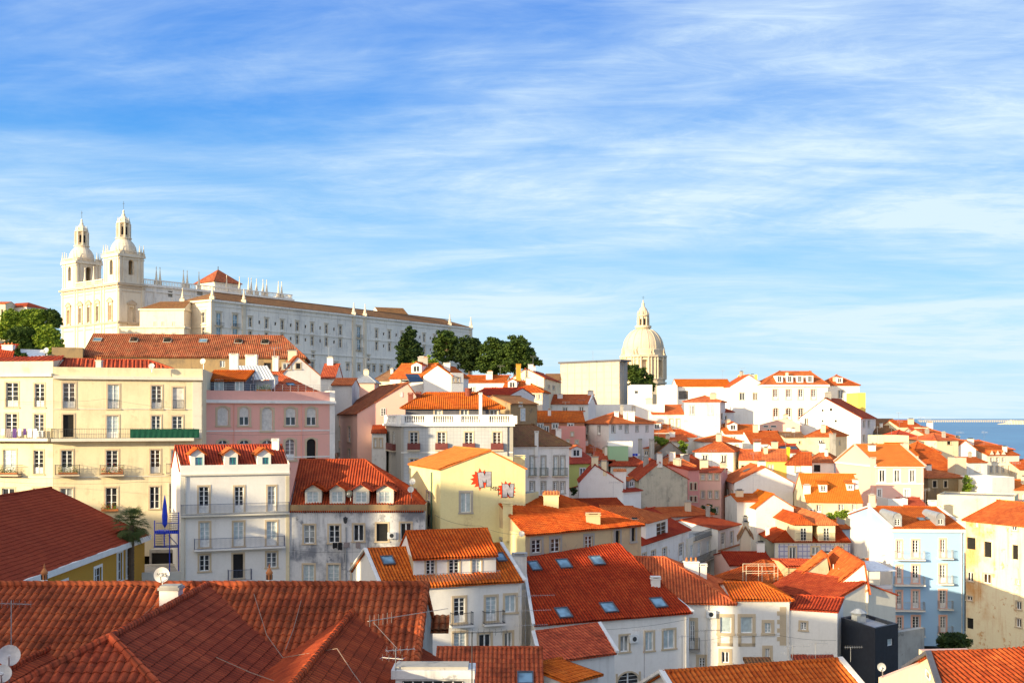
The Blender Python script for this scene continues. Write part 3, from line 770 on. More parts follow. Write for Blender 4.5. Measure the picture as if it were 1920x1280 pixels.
# ================================================================ small things
def dish(px, py, Y, rpx, label, face=(0.25, -1, 0.35), pole=0.0, m='dish', wall_dir=None, text=None):
    Y = far(px, Y); c = P(px, py, Y); r = rpx / F * Y; f = Vector(face).normalized(); a = f.cross(UP).normalized(); u = a.cross(f).normalized()
    t = thing('satellite_dish', label, 'satellite dish', c - UP * (r + pole), None)
    b = MB(); n = 20; k = 4
    pr = [(r * j / k, -0.22 * r * (1 - (j / k) ** 2)) for j in range(k + 1)]
    for off in (0, -0.02):
        ring = [[c + (a * math.cos(2 * math.pi * i / n) + u * math.sin(2 * math.pi * i / n)) * rr + f * (zz_ + off) for i in range(n)] for rr, zz_ in pr]
        for j in range(k):
            for i in range(n):
                i2 = (i + 1) % n; q = [ring[j][i], ring[j][i2], ring[j + 1][i2], ring[j + 1][i]]
                if j == 0: q = q[1:] if False else [c + f * (pr[0][1] + off), ring[1][i], ring[1][i2]]
                b.poly(q, m)
    L = c - UP * (r + pole)
    b.build('reflector', t, L, True)
    g = MB(); tip = c + f * r * 0.75 - u * r * 0.15
    g.tube(c - u * r * 0.95, tip, 0.02, 'metal', 4); g.tube(tip, tip - f * 0.12, 0.05, 'metal_white', 6); g.build('feed_arm', t, L)
    g = MB(); bk = c - f * (0.22 * r + 0.02)
    if wall_dir: g.tube(bk, bk - f * 0.15, 0.03, 'metal', 5); g.tube(bk - f * .15, bk - f * 0.15 + Vector(wall_dir), 0.025, 'metal', 5)
    else: g.tube(bk, bk - f * 0.12, 0.03, 'metal', 5); g.tube(bk - f * .12 + UP * .1, bk - f * 0.12 - UP * (r + pole), 0.025, 'metal', 6)
    g.build('mast', t, L)
    if text:
        cu = bpy.data.curves.new('lettering', 'FONT'); cu.body = text; cu.size = r * 0.62; cu.align_x = 'CENTER'; cu.align_y = 'CENTER'; cu.extrude = 0.004
        to = bpy.data.objects.new('tmp', cu); col.objects.link(to); bpy.context.view_layer.update()
        me = bpy.data.meshes.new_from_object(to); bpy.data.objects.remove(to)
        me.name = 'lettering'; me.materials.clear(); me.materials.append(MT['iron']); o = bpy.data.objects.new('lettering', me); col.objects.link(o); o.parent = t
        from mathutils import Matrix
        X = -a if (-a).x > 0 else a; M = Matrix((X, X.cross(f) * -1, f)).transposed().to_4x4()
        M.translation = (c - L) + f * 0.012 - f * 0.05 * r; o.matrix_local = M
    return t
def antenna(px, py_foot, py_top, Y, label, arms=((0.0, 1.2, 0.0),), m='metal', name='antenna', r=0.018):
    """mast with yagi booms: (drop from the top in metres, boom length, heading in degrees)"""
    p0 = P(px, py_foot, Y); p1 = P(px, py_top, Y); b = MB(); b.tube(p0, p1, r, m, 5)
    for dr, Lb, hd in arms:
        d = Vector((math.cos(R(hd)), math.sin(R(hd)), 0)); c = p1 - UP * dr; s_ = Vector((-d.y, d.x, 0))
        b.tube(c - d * Lb * 0.35, c + d * Lb * 0.65, 0.012, m, 4)
        k = max(4, int(Lb / 0.16))
        for i in range(k):
            q = c - d * Lb * 0.3 + d * Lb * 0.93 * i / (k - 1); w = 0.22 - 0.08 * i / k
            b.tube(q - s_ * w, q + s_ * w, 0.006, m, 3); b.tube(q - UP * w * .6, q + UP * w * .6, 0.005, m, 3)
    return solo(b, name, label, 'antenna', p0)
def wire(pts, label, r=0.012, sag=0.0, m='cable'):
    """pts: list of (px,py,Y)"""
    P3 = [P(*q) for q in pts]; out_ = []
    for i in range(len(P3) - 1):
        for k in range(10):
            t = k / 10; out_.append(P3[i].lerp(P3[i + 1], t) - UP * sag * 4 * t * (1 - t))
    out_.append(P3[-1]); b = MB(); b.path(out_, r, m, 4); return solo(b, 'cable', label, 'cable', P3[0])

# ================================================================ foreground tiled roofs
fz = (HY - 1103) / F * 42.0
t = thing('house', 'wide old red tiled roof with three ridged wings across the bottom left', 'house', (-12, 38, fz - 9))
GROUND.append((-12, 38, fz - 9.5)); FL = Vector((-12, 38, fz - 9))
def Mp(Y): return fz - (42 - Y) * 0.466
b = MB(); xl, xr, Yb = -34.0, -3.2, 47.0
b.cbox(((xl + xr) / 2, 38.4, fz - 9), xr - xl - 0.2, 16.6, 9 - 5.6, 'concrete')
for x in (xr - 0.1,):
    b.poly([(x, 30, fz - 6), (x, 46.6, fz - 6), (x, 46.6, fz - 2.1), (x, 42, fz - 0.02), (x, 30, Mp(30))], 'concrete')
b.build('wall', t, FL)
b = MB(); panel(b, (xl, 27, Mp(27)), (xr, 27, Mp(27)), (xr, 42, fz), (xl, 42, fz), 'fore', True, 0.075, 0.26, 0.42, 0.035)
panel(b, (xr, Yb, fz - 2.3), (xl, Yb, fz - 2.3), (xl, 42, fz), (xr, 42, fz), 'fore', True, 0.07)
ridgecap(b, (xl, 42, fz + 0.15), (xr, 42, fz + 0.15), 'fore', 0.15, True)
# rake tiles on the right edge
ridgecap(b, (xr, 27, Mp(27) + 0.16), (xr, 42, fz + 0.16), 'fore', 0.13, True)
mr = b.build('roof', t, FL)
def wing(Xr, zr, Ystart, Yend, m, mat, lab, hipend=True, half=4.6, cap='fore', amp=0.016):
    b = MB(); dz = m * half
    if hipend: Ye = Yend - half * 0.9
    else: Ye = Yend
    R1 = Vector((Xr, Yend, zr)); R2 = Vector((Xr, Ystart, zr))
    # right slope: seen from +X the eave runs left->right towards +Y
    panel(b, (Xr + half, Ye, zr - dz), (Xr + half, Ystart, zr - dz), R2, R1, mat, True, amp, 0.22, 0.34, 0.022)
    panel(b, (Xr - half, Ystart, zr - dz), (Xr - half, Ye, zr - dz), R1, R2, mat, True, amp, 0.22, 0.34, 0.022)
    if hipend:
        panel(b, (Xr - half, Ye, zr - dz), (Xr + half, Ye, zr - dz), R1, R1, 'fore', True, 0.06, 0.26, 0.42, 0.035)
        for s_ in (-1, 1): ridgecap(b, (Xr + s_ * half, Ye, zr - dz + 0.16), R1 + UP * 0.16, cap, 0.14, True)
    ridgecap(b, R1 + UP * 0.16, R2 + UP * 0.16, cap, 0.12, True)
    o = b.build('roof', t, FL); o['label'] = lab; return o
wing(-11.4, fz + 0.02, 42, 31.8, 0.516, 'fore_flat', 'dark red flat tiled wing with hipped end')
wing(-5.75, -7.12, 40.6, 27.5, 0.55, 'fore_flat', 'dark red wing whose ridge points at the viewer', False, 3.4)
wing(-15.9, -8.06, 38.6, 30.0, 0.45, 'fore_flat', 'dark red wing in the bottom left corner', False, 3.2)
# white chimney standing on the main ridge
b = MB(); c = P(321, 1104, 40.6)
b.cbox((c.x, c.y, c.z - 1.6), 0.68, 0.6, 1.6, 'white_clean'); b.cbox((c.x, c.y, c.z), 0.78, 0.7, 0.10, 'concrete'); b.cbox((c.x, c.y, c.z + .1), 0.66, 0.58, 0.06, 'concrete'); b.build('chimney', mr, FL)
dish(303, 1077, 41.0, 14.5, 'round satellite dish reading NOS on a thin pole by the white chimney', (0.12, -1, 0.25), 0.6, 'dish', text='NOS')
dish(17, 1228, 33, 20, 'large pale satellite dish at the left edge above the dark red wing', (0.45, -1, 0.4), 0.5)
dish(4, 1262, 31, 17, 'lower dish cut by the left edge, below the large pale dish', (0.3, -1, 0.5), 0.4)
antenna(21, 1232, 1125, 33.5, 'tall bare antenna mast rising over the dish at the left edge', ((0.1, 1.0, -8),))
wire([(340, 1155, 38.5), (375, 1218, 35.5), (345, 1280, 33)], 'knotted pale cable lying over the central dark red wing', 0.016, 0.0)
wire([(375, 1218, 35.5), (470, 1260, 33), (560, 1292, 32)], 'pale cable running right from the knot on the dark red wing', 0.012)
wire([(375, 1218, 35.5), (405, 1250, 34), (400, 1285, 32.4)], 'short pale cable hanging down from the knot', 0.012)
b = MB(); c = P(375, 1216, 35.3)
for i in range(5):
    a0 = i * 1.3; pts = [c + Vector((math.cos(a0) * .12 * math.sin(q / 8 * math.pi), -0.04, math.sin(a0) * .14 * math.sin(q / 8 * math.pi) + .1 * math.cos(a0 + q))) for q in range(9)]
    b.path(pts, 0.012, 'cable', 4)
solo(b, 'cable_knot', 'tangled knot of pale cable on the dark red roof', 'cable', c)
wire([(473, 1103, 41.8), (500, 1190, 38), (530, 1232, 36), (632, 1215, 33.5)], 'pale cable looping from the ridge down to the right wing', 0.012)
wire([(570, 1106, 41.8), (550, 1180, 38.8), (535, 1218, 37.2)], 'straight pale cable from the ridge into the valley', 0.012)
wire([(632, 1215, 33.5), (660, 1258, 32), (680, 1285, 31)], 'pale cable over the right slope of the pointing wing', 0.012)
wire([(108, 1233, 38), (220, 1195, 38.5), (300, 1125, 41)], 'thin cable across the ribbed orange tiles to the chimney', 0.008)
antenna(742, 1262, 1215, 33.5, 'bare aerial mast at the right end of the near roof', ((0.05, 0.9, 20), (0.3, 0.7, 160)))
b = MB(); p0 = P(690, 1164, 36.5); p1 = P(840, 1140, 41); b.tube(p0, p1, 0.014, 'metal', 4); d = (p1 - p0).normalized()
for i in range(6):
    q = p0 + (p1 - p0) * (0.02 + 0.05 * i); b.tube(q - UP * .18, q + UP * .18, 0.007, 'metal', 3)
b.tube(P(700, 1166, 36.6), P(745, 1215, 33.6), .01, 'metal', 3)
solo(b, 'antenna', 'long slanting aerial boom over the right end of the near roof', 'antenna', p0)
b = MB(); c = P(822, 1168, 46)
panel(b, c + Vector((-.6, -.6, -.3)), c + Vector((.45, -.6, -.3)), c + Vector((.45, .3, .15)), c + Vector((-.6, .3, .15)), 'mossy', True)
o = b.build('roof', t, FL); o['label'] = 'little tiled canopy sticking out at the right corner'
for (px, Y, lab, py1) in ((83, 55, 'slim terracotta roof finial on a white foot before the ochre house', 1105), (505, 55, 'slim terracotta roof finial on a white foot before the grey apartment front', 1105)):
    c = P(px, py1, Y); c.z -= 1.0; k = Y / F; tt = thing('roof_finial', lab, 'chimney pot', c, 'terracotta chimney finials')
    b = MB(); b.lathe(c, [(7.5 * k, 0), (7 * k, 1 + 14 * k), (5.5 * k, 1 + 19 * k)], 'white_clean', 12); b.build('foot', tt, c)
    b = MB(); b.lathe(c + UP * (1 + 17 * k), [(5 * k, 0), (5.2 * k, 12 * k), (6.4 * k, 13 * k), (6.4 * k, 16 * k), (4 * k, 20 * k), (1.5 * k, 24 * k), (2.2 * k, 26 * k), (0.5 * k, 31 * k), (0, 33 * k)], 'terracotta', 12)
    for i in range(6):
        an = i * math.pi / 3; b.tube(c + Vector((5.3 * k * math.cos(an), 5.3 * k * math.sin(an), 1 + 19 * k)), c + Vector((5.3 * k * math.cos(an), 5.3 * k * math.sin(an), 1 + 28 * k)), 0.025, 'dark', 4)
    b.build('pot', tt, c)
# ---- wide white chimney block with triangle vents at the bottom edge
c = P(817, 1262, 34); tt = thing('chimney_block', 'wide weathered white chimney block with a row of triangular vents at the bottom edge', 'chimney', c - UP * 3); CL = c - UP * 3
GROUND.append((c.x, c.y, c.z - 7))
b = MB(); b.cbox((c.x, c.y, c.z - 3), 2.35, 0.9, 2.95, 'white_dirty'); b.build('body', tt, CL)
b = MB(); b.cbox((c.x - 0.05, c.y, c.z - 0.05), 2.5, 1.05, 0.26, 'white_dirty'); b.cbox((c.x - .1, c.y, c.z + .21), 2.2, .8, .08, 'concrete'); b.build('cap', tt, CL)
b = MB(); b.box((c.x - 0.98, c.y - 0.455, c.z - 0.62), (1.85, 0, 0), (0, .01, 0), (0, 0, 0.5), 'dark'); b.build('vent_opening', tt, CL)
b = MB()
for i in range(12):
    x0 = c.x - 0.95 + i * 0.15; s_ = 1 if i % 2 else -1
    b.tube((x0, c.y - 0.48, c.z - 0.37 - s_ * .24), (x0 + .15, c.y - .48, c.z - .37 + s_ * .24), 0.018, 'white_clean', 4)
b.build('lattice', tt, CL)
antenna(885, 1300, 1184, 32, 'tall dark aerial mast in front of the white balcony house', ((0.02, 1.6, 8),), 'iron')
# ---- narrow street roofs at the bottom
Hs = house('low orange roof with one open skylight at the bottom, before the white balcony house', (812, 60), (1018, 60), 1330, h=6, d=9, ridge=1218, wall='white', roof='fore', amp=.06, verge=None)
skylight(Hs, 985, 1273, 26, 0.9, opn=False)
Hs = house('small white house with a steep red roof squeezed under the long roof with six skylights', (1018, 70), (1152, 73), 1243, h=7, D=(1003, 74), C=(1120, 77), ridge=1188, rp=0.98, wall='white', roof='fore', verge='white', ov=0.25)
b = MB(); 
pts = [(1060, 1290, 62), (1085, 1262, 64), (1120, 1252, 66)]
H2 = house('curved orange lean to roof over a white wall beside the arched gate', (1060, 62), (1122, 64), 1281, h=5, d=3, ridge=1252, wall='white', roof='orange', rp=0.98)
# ================================================================ ochre house
H = house('long ochre house under a broad plain dark red roof with white cornice', (-31.5 * F / 62 + CX, 62), (-32.8 * F / 100 + CX, 100), 1137, h=11, d=16.5,
          ridge=None, rz=-6.3, wall='ochre', roof='darkred', geo=True, amp=0.012, ov=0.35, near=True, trim='white_clean', cornice=('white_clean', 0.45, 0.45), tw=0.22,
          win={'f': [(220, 1036, 229, 1088, 'w'), (237, 1028, 245, 1080, 'w'), (177, 1064, 190, 1110, 'w'), (108, 1092, 126, 1112, 'w')]}, base=-21)
# ================================================================ long cream apartment house, far left
HY1 = house('long cream apartment house at the left with long clothes balcony and green netting', (100, 112), (380, 116.5), 711, h=18, D=(140, 125), C=(402, 129), par=1.25,
            wall='cream', roof='red', ov=-0.35, ridge=675, hip='r', frame='frame_white', trim='stone_trim', geo=True, amp=.09, tp=.42,
            win={'f': [(118, 718, 141, 765, 'd'), (202, 721, 223, 766, 'dc'), (284, 723, 303, 766, 'd'), (324, 726, 344, 766, 'sd'),
                       (118, 777, 138, 819, 'xd'), (200, 779, 222, 821, 'dc'), (284, 779, 301, 821, 'd'), (323, 780, 342, 821, 'd'),
                       (115, 844, 136, 887, 'd'), (199, 844, 221, 887, 'd'), (282, 843, 300, 887, 'd'), (321, 843, 340, 887, 'dc'),
                       (113, 915, 136, 955, 'w'), (198, 914, 220, 955, 'w'), (281, 912, 299, 953, 'w'), (321, 912, 338, 953, 'w'),
                       (112, 985, 134, 1030, 'w'), (197, 985, 219, 1030, 'w')]})
HY0 = house('', (-90, 113.5), (99.5, 112), 701.5, h=18, D=(-60, 125), C=(140, 125), par=1.25, base=HY1.zb, root=HY1.root, wall='cream', roof='red', ov=-.35, rz=(HY - 675) / F * 119.9, geo=True, amp=.09, tp=.42,
            win={'f': [(11, 717, 34, 763, 'd'), (65, 719, 83, 763, 'd'), (10, 775, 32, 819, 'd'), (64, 776, 82, 819, 'd'),
                       (6, 843, 30, 887, 'dc'), (63, 844, 81, 888, 'd'), (4, 915, 27, 955, 'w'), (62, 915, 80, 955, 'w')]}, near=True)
strip(HY1, 'f', 710, 6, 'offwhite', 0.35, 'cornice'); strip(HY0, 'f', 707, 6, 'offwhite', 0.35, 'cornice')
strip(HY1, 'f', 764 + 3, 1.5, 'offwhite', 0.05); strip(HY1, 'f', 896, 2, 'offwhite', 0.06); strip(HY0, 'f', 894, 2, 'offwhite', 0.06)
pilaster(HY1, 'f', 361, 378, 716, 822, 'offwhite', 0.06)
balcony(HY1, 'f', 98, 362, 821, dep=0.9, slab='offwhite', m='iron', sh=0.3, sp=0.16); balcony(HY0, 'f', -80, 98, 821, dep=0.9, slab='offwhite', m='iron', sh=0.3, sp=0.16)
balcony(HY1, 'f', 104, 149, 889); balcony(HY1, 'f', 188, 232, 889); balcony(HY0, 'f', -8, 41, 889); balcony(HY1, 'f', 312, 345, 886)
for x0, x1, y in ((118, 141, 765), (202, 223, 766), (284, 303, 766), (324, 344, 766), (282, 300, 887)): juliet(HY1, 'f', x0, x1, y, 17)
for x0, x1, y in ((11, 34, 763), (65, 83, 763), (63, 81, 888)): juliet(HY0, 'f', x0, x1, y, 17)
fa = HY1.fc['f']
b = MB(); u0, v = fa.hit(244, 821); u1, _ = fa.hit(373, 821)
for i in range(26):
    a0, a1 = u0 + (u1 - u0) * i / 26, u0 + (u1 - u0) * (i + 1) / 26
    b.poly([fa.pt(a0, v + .02, .97 + .03 * (i % 2)), fa.pt(a1, v + .02, .97 + .03 * ((i + 1) % 2)), fa.pt(a1, v + .92, .96), fa.pt(a0, v + .92, .96)], 'net_green')
solo(b, 'privacy_netting', 'dark green netting tied along the right half of the long balcony', 'netting', fa.pt((u0 + u1) / 2, v, .97))
# laundry
fb = HY0.fc['f']; rr = random.Random(3)
for i, (px, w, hh, m) in enumerate(((2, 9, 14, 'cloth_white'), (12, 8, 12, 'cloth_white'), (22, 9, 16, 'cloth_grey'), (34, 8, 17, 'cloth_purple'), (44, 7, 14, 'cloth_white'), (54, 6, 12, 'cloth_purple'), (62, 9, 16, 'cloth_white'), (72, 8, 18, 'cloth_white'))):
    b = MB(); u0, v = fb.hit(px, 803); ww = w / F * 112; hz = hh / F * 112
    for k in range(4):
        a0, a1 = u0 + ww * k / 4, u0 + ww * (k + 1) / 4; q = lambda z, k=k: 0.98 + 0.05 * ((k) % 2) + z
        b.poly([fb.pt(a0, v - hz + rr.uniform(-.05, .05), q(0)), fb.pt(a1, v - hz, .98 + .05 * ((k + 1) % 2)), fb.pt(a1, v, .96), fb.pt(a0, v, .96)], m)
    nm = {'cloth_white': 'white', 'cloth_grey': 'grey', 'cloth_purple': 'dark purple'}[m]
    lb = ['white cloth hung furthest left on the long balcony rail', 'second white cloth from the left on the long balcony rail', 'grey cloth hung between the white ones on the balcony rail', 'long dark purple garment in the middle of the washing',
          'white cloth right of the long purple garment', 'short dark purple garment on the balcony rail', 'white sheet next to the end of the washing', 'longest white sheet, furthest right of the washing'][i]
    solo(b, 'laundry', lb, 'laundry', fb.pt(u0, v - hz, 1.0), 'washing on the cream house balcony')
def planter(fa, x0, x1, y, hp, label, m='leaf_left', dep=0.8, seed=1, flower=None):
    u0, v = fa.hit(x0, y); u1, _ = fa.hit(x1, y); r_ = random.Random(seed); b = MB(); hz = hp / F * fa.A.y
    t_ = thing('potted_plants', label, 'plants', fa.pt((u0 + u1) / 2, v, dep * .6))
    bb = MB(); bb.box(fa.pt(u0, v, dep * .5), fa.e * (u1 - u0), UP * .22, fa.n * .22, 'terracotta'); bb.build('trough', t_, t_.location)
    for i in range(int(160 * (u1 - u0))):
        c = fa.pt(r_.uniform(u0, u1), v + .2 + abs(r_.gauss(0, .4)) * hz, dep * .5 + r_.uniform(0, .3)); d = Vector((r_.uniform(-1, 1), r_.uniform(-1, 1), r_.uniform(-.4, 1))).normalized() * r_.uniform(.05, .13)
        s_ = d.orthogonal().normalized() * .04; mm = flower if (flower and r_.random() < .25) else m
        b.poly([c - s_, c + d, c + s_], mm)
    b.build('foliage', t_, t_.location)
planter(HY1.fc['f'], 110, 146, 889, 14, 'bushy green plants on the balcony left of the flower one', seed=2)
planter(HY1.fc['f'], 190, 231, 889, 17, 'flowering plants filling the balcony in the middle of the cream facade', seed=3, flower='graf_red')
planter(HY0.fc['f'], -6, 38, 889, 14, 'green plants on the balcony at the left picture edge', seed=4)
planter(HY1.fc['f'], 190, 222, 958, 12, 'window box of red flowers low on the cream facade', seed=5, flower='graf_red', dep=.3)
chimney(HY1, 186, 673, 692, 10, Y=114, m='offwhite', cap='pots')
dish(284, 686, 114, 5.5, 'white dish on the tiled edge of the long cream house', (0.1, -1, .2), .3); dish(380, 677, 118, 5.5, 'white dish on a pole at the right end of the long cream house', (-0.2, -1, .2), 1.2)
wire([(0, 902, 111), (120, 906, 111), (260, 903, 111), (345, 901, 114)], 'black cable sagging along the cream facade under the balconies', .015, .1, 'iron')
wire([(0, 749, 111.5), (95, 752, 111.6), (200, 747, 111.8), (340, 765, 114)], 'thin cable strung between the top two window rows of the cream facade', .012, .15, 'iron')
# ================================================================ long old roof behind
H = house('long weathered roof with a row of small skylights above a bare ochre rubble wall', (155, 148), (571, 152), 668, h=13, d=13, hip='r', ridge=628, wall='tan_dark', roof='mossy', near=True, geo=True, ov=.25, amp=.06,
          win={'f': [(182, 675, 190, 678, 'xn'), (245, 677, 252, 680, 'xn'), (412, 676, 422, 688, 'wn'), (495, 680, 508, 692, 'xn')]}, rr=530)
for px, py in ((183, 638), (251, 639), (314, 640), (381, 640), (447, 642), (497, 643)):
    skylight(H, px, py, 13, 1.0, opn=(px in (251, 314, 447, 497)), glass='glass_sky', fr='stone_grey')
for px, y0, y1, w in ((439, 663, 705, 16), (472, 665, 700, 21), (517, 668, 702, 11)): chimney(H, px, y0, y1, w, Y=146, m='white', cap='slab')
H3 = house('white gabled end house with a round dish, right of the long weathered roof', (527, 145), (601, 147), 704, h=11, d=5, ax='y', ridge=669, rp=.42, wall='white', roof='mossy', geo=True, ov=.05, verge=None,
           win={'f': [(530, 681, 545, 692, 'w'), (555, 681, 563, 691, 'x')]})
HW = house('low ochre stone terrace wall left of the long weathered roof', (97, 146), (155, 147), 655, h=8, d=10, flat=True, par=.3, wall='tan_dark', roof='concrete')
# ================================================================ pink apartment block
HP = house('pink apartment block with arched stone framed windows and a white cornice', (378, 120), (618, 128), 747, h=17, d=13, flat=True, par=0.9, wall='pink', roof='concrete', tw=.24,
           win={'f': [(408, 763, 428, 797, 'sa'), (449, 763, 467, 797, 'ha1'), (491, 764, 511, 807, 'sa'), (536, 764, 555, 797, 'ha1'), (575, 764, 593, 797, 'ha1'),
                      (409, 825, 426, 862, 'da'), (449, 825, 467, 862, 'da'), (491, 825, 511, 862, 'da'), (535, 823, 553, 862, 'da'), (575, 822, 592, 862, 'xa')]})
HP2 = house('', (618.2, 128), (628, 128.2), 747, h=17, d=13, flat=True, par=0.9, wall='white_clean', roof='concrete', root=HP.root, base=HP.zb)
strip(HP, 'f', 755, 6, 'white_clean', .35, 'cornice', x1=628); strip(HP, 'f', 809, 2.2, 'white_clean', .05); strip(HP, 'f', 861, 2.4, 'white_clean', .05)
pilaster(HP, 'f', 378, 382, 755, 860, 'white_clean')
for x in (438, 565): pilaster(HP, 'f', x, x + 1.2, 757, 860, 'pink', .1, 'downpipe')
TY = 124
def flatbox(H, x0, x1, y0, y1, Y, dep, m, nm='penthouse'):
    a0, a1 = P(x0, y1, Y), P(x1, y1, Y); z1 = (HY - y0) / F * Y; b = MB(); b.box(a0, (a1.x - a0.x, 0, 0), (0, dep, 0), (0, 0, z1 - a0.z), m); return b.build(nm, H.root, H.loc)
HA = house('', (385, 124.5), (460, 124.5), 714, h=3, d=8, ridge=697, root=HP.root, base=HP.ze + .02, wall='slate', roof='orange', geo=True, rp=.5, near=True,
           win={'f': [(402, 711, 420, 733, '1cn'), (441, 713, 457, 733, '1cn')]})
HA2 = house('', (515, 128.5), (600, 131), 736, h=1, d=8, ridge=699, root=HP.root, base=HP.ze + .02, wall='white', roof='orange', geo=True, rp=.9, near=True, rr=520)
skylight(HA2, 545, 722, 13, .8)
b = MB(); p = [P(457, 713, 127), P(515, 711, 127), P(500, 686, 130), P(446, 686, 130)]
panel(b, p[0], p[1], p[2], p[3], 'metal_white', False, th=.05)
for i in range(11):
    q0 = p[0].lerp(p[1], i / 10); q1 = p[3].lerp(p[2], i / 10); b.tube(q0 + UP * .07, q1 + UP * .07, .05, 'zinc', 4)
for q in (p[0], p[1]): b.tube(q, Vector((q.x, q.y, HP.ze)), .04, 'metal_white', 5)
solo(b, 'awning', 'white ribbed metal awning on the roof terrace of the pink block', 'awning', p[0])
flatbox(HP, 460, 512, 713, 736, 129.2, 4, 'white_clean')
b = MB(); fa = HP.fc['f']; z = HP.ze + .9
for i in range(17):
    q = fa.pt(fa.L * i / 16, z - fa.z0, -.3); b.tube(q, q + UP * .75, .02, 'metal', 4)
for k in (.25, .5, .75): b.tube(fa.pt(0, z - fa.z0 + k, -.3), fa.pt(fa.L, z - fa.z0 + k, -.3), .015, 'metal', 4)
b.build('railing', HP.root, HP.loc)
planter(HP.fc['f'], 485, 512, 733, 10, 'leafy shrubs in a trough on the pink block terrace', seed=9, dep=-1.5)
for px, w, lb in ((441, 12, 'blue folded cover on the pink block terrace, left one'), (488, 16, 'blue folded cover on the pink block terrace, beside the shrubs')):
    b = MB(); c = P(px, 733, 126.5); b.cbox((c.x, c.y, HP.ze), w / F * 122, .8, .95, 'blue'); b.cbox((c.x, c.y, HP.ze + .95), w / F * 100, .6, .12, 'blue'); solo(b, 'covered_furniture', lb, 'garden furniture', (c.x, c.y, HP.ze))
b = MB(); c = P(475, 733, 126.5); b.tube(c, c + UP * 1.7, .03, 'metal', 5); b.lathe(c + UP * .6, [(.03, 0), (.14, .15), (.1, 1.0), (.02, 1.3)], 'cloth_grey', 7); solo(b, 'parasol', 'closed grey parasol on the pink block terrace', 'parasol', c)
# ================================================================ tall white apartment house
HT = house('tall white apartment house with three little dormers and blue ironwork balconies', (338, 100), (543, 103.6), 888, h=15, d=9, par=.75, ridge=838, ov=-.25, wall='white_clean', roof='red', geo=True, amp=.07, trim='stone_trim', verge=None,
           win={'f': [(373, 912, 392, 961, 'd'), (440, 912, 457, 960, 'd'), (502, 911, 517, 958, 'd'),
                      (375, 979, 393, 1025, 'dc'), (438, 978, 457, 1023, 'dc'), (500, 977, 519, 1022, 'dc'),
                      (374, 1040, 393, 1070, 'w'), (437, 1038, 456, 1083, 'xd'), (500, 1035, 519, 1063, 'w'),
                      (437, 1097, 455, 1125, 'w'), (498, 1094, 517, 1125, 'wc')]})
strip(HT, 'f', 892, 3, 'offwhite', .2, 'cornice'); strip(HT, 'f', 966, 3, 'offwhite', .12)
pilaster(HT, 'f', 338.5, 345, 895, 1110, 'offwhite'); pilaster(HT, 'f', 536, 542.5, 892, 1110, 'cream')
balcony(HT, 'f', 339, 541, 963, dep=.45, m='iron_blue', slab='offwhite', sp=.11); balcony(HT, 'f', 364, 532, 1026, dep=.6, m='iron_blue', slab='white_clean', sp=.11); balcony(HT, 'f', 427, 470, 1086, dep=.7, m='iron_blue', slab='white_clean', sp=.11)
HT.pl[0] = HT.pl[0]
for x0, x1, wx0, wx1 in ((358, 383, 366, 380), (421, 446, 430, 443), (483, 508, 492, 504)):
    dormer(HT, x0, 851, x1, 877, '1k', 'white_clean', 'orange', 'gable', wrect=(wx0, 857, wx1, 877), rise=.45, frame='teal', ovh=.2)
chimney(HT, 517, 822, 842, 13, m='white_clean')
# ================================================================ dormer house with peeling front
HD = house('dilapidated grey white house with a big red roof and four small gabled dormers', (543.5, 103.7), (797, 104), 957, h=13, d=12, par=.55, rr=684, hip='r', ridge=864, ov=-.12, wall='white_dirty', roof='red', geo=True, amp=.06,
           win={'f': [(570, 984, 590, 1018, 'w'), (617, 984, 637, 1017, 'w'), (663, 983, 682, 1014, 'w1'), (706, 981, 727, 1014, 'x'), (751, 980, 771, 1012, 'o1'),
                      (569, 1058, 589, 1093, 'wc'), (615, 1058, 636, 1103, 'dc'), (660, 1057, 676, 1093, 'w')]})
b = MB(); fa = HD.fc['f']; v0 = HD.ze - HD.zb; b.box(fa.pt(-.05, v0 - .05, .002), fa.e * (fa.L + .15), UP * .6, fa.n * .06, 'tan_dark'); 
for i in range(int(fa.L / .2)): b.tube(fa.pt(.1 + i * .2, v0 - .12, .05), fa.pt(.1 + i * .2, v0 - .02, .32), .08, 'fore', 5)
b.build('parapet_band', HD.root, HD.loc)
for x0, x1, wx in ((572, 603, 576), (618, 647, 622), (662, 692, 667), (706, 738, 711)):
    dormer(HD, x0, 918, x1, 944, 'wc', 'offwhite', 'red', 'gable', wrect=(wx, 921, wx + 21, 941), rise=.5, ovh=.3)
dish(655, 925, 101, 7, 'dark dish between two dormers of the dilapidated house', (-.5, -1, .2), .3, 'iron')
b = MB(); fa = HD.fc['f']; 
u, v = fa.hit(649, 1103); b.tube(fa.pt(u, 0, .1), fa.pt(u, v + 5.7, .1), .06, 'zinc', 6); b.build('downpipe', HD.root, HD.loc)
b = MB(); u, v = fa.hit(649, 975); c = fa.pt(u, v, .55); b.tube(fa.pt(u, v + .3, 0), c + UP * .35, .025, 'iron', 5); b.lathe(c - UP * .25, [(.04, 0), (.15, .08), (.2, .45), (.24, .5), (.08, .6), (0, .68)], 'iron', 6); solo(b, 'wall_lantern', 'small black lantern on the dilapidated grey white facade', 'lantern', c)
b = MB(); u0, v = fa.hit(625, 1015); u1, _ = fa.hit(680, 1015); b.tube(fa.pt(u0, v, .5), fa.pt(u1, v, .5), .012, 'cable', 4)
for u in (u0, u1): b.tube(fa.pt(u, v, .5), fa.pt(u, v, 0), .012, 'iron', 4)
solo(b, 'clothes_line', 'clothes line on the dilapidated grey white facade', 'clothes line', fa.pt((u0 + u1) / 2, v, .5))
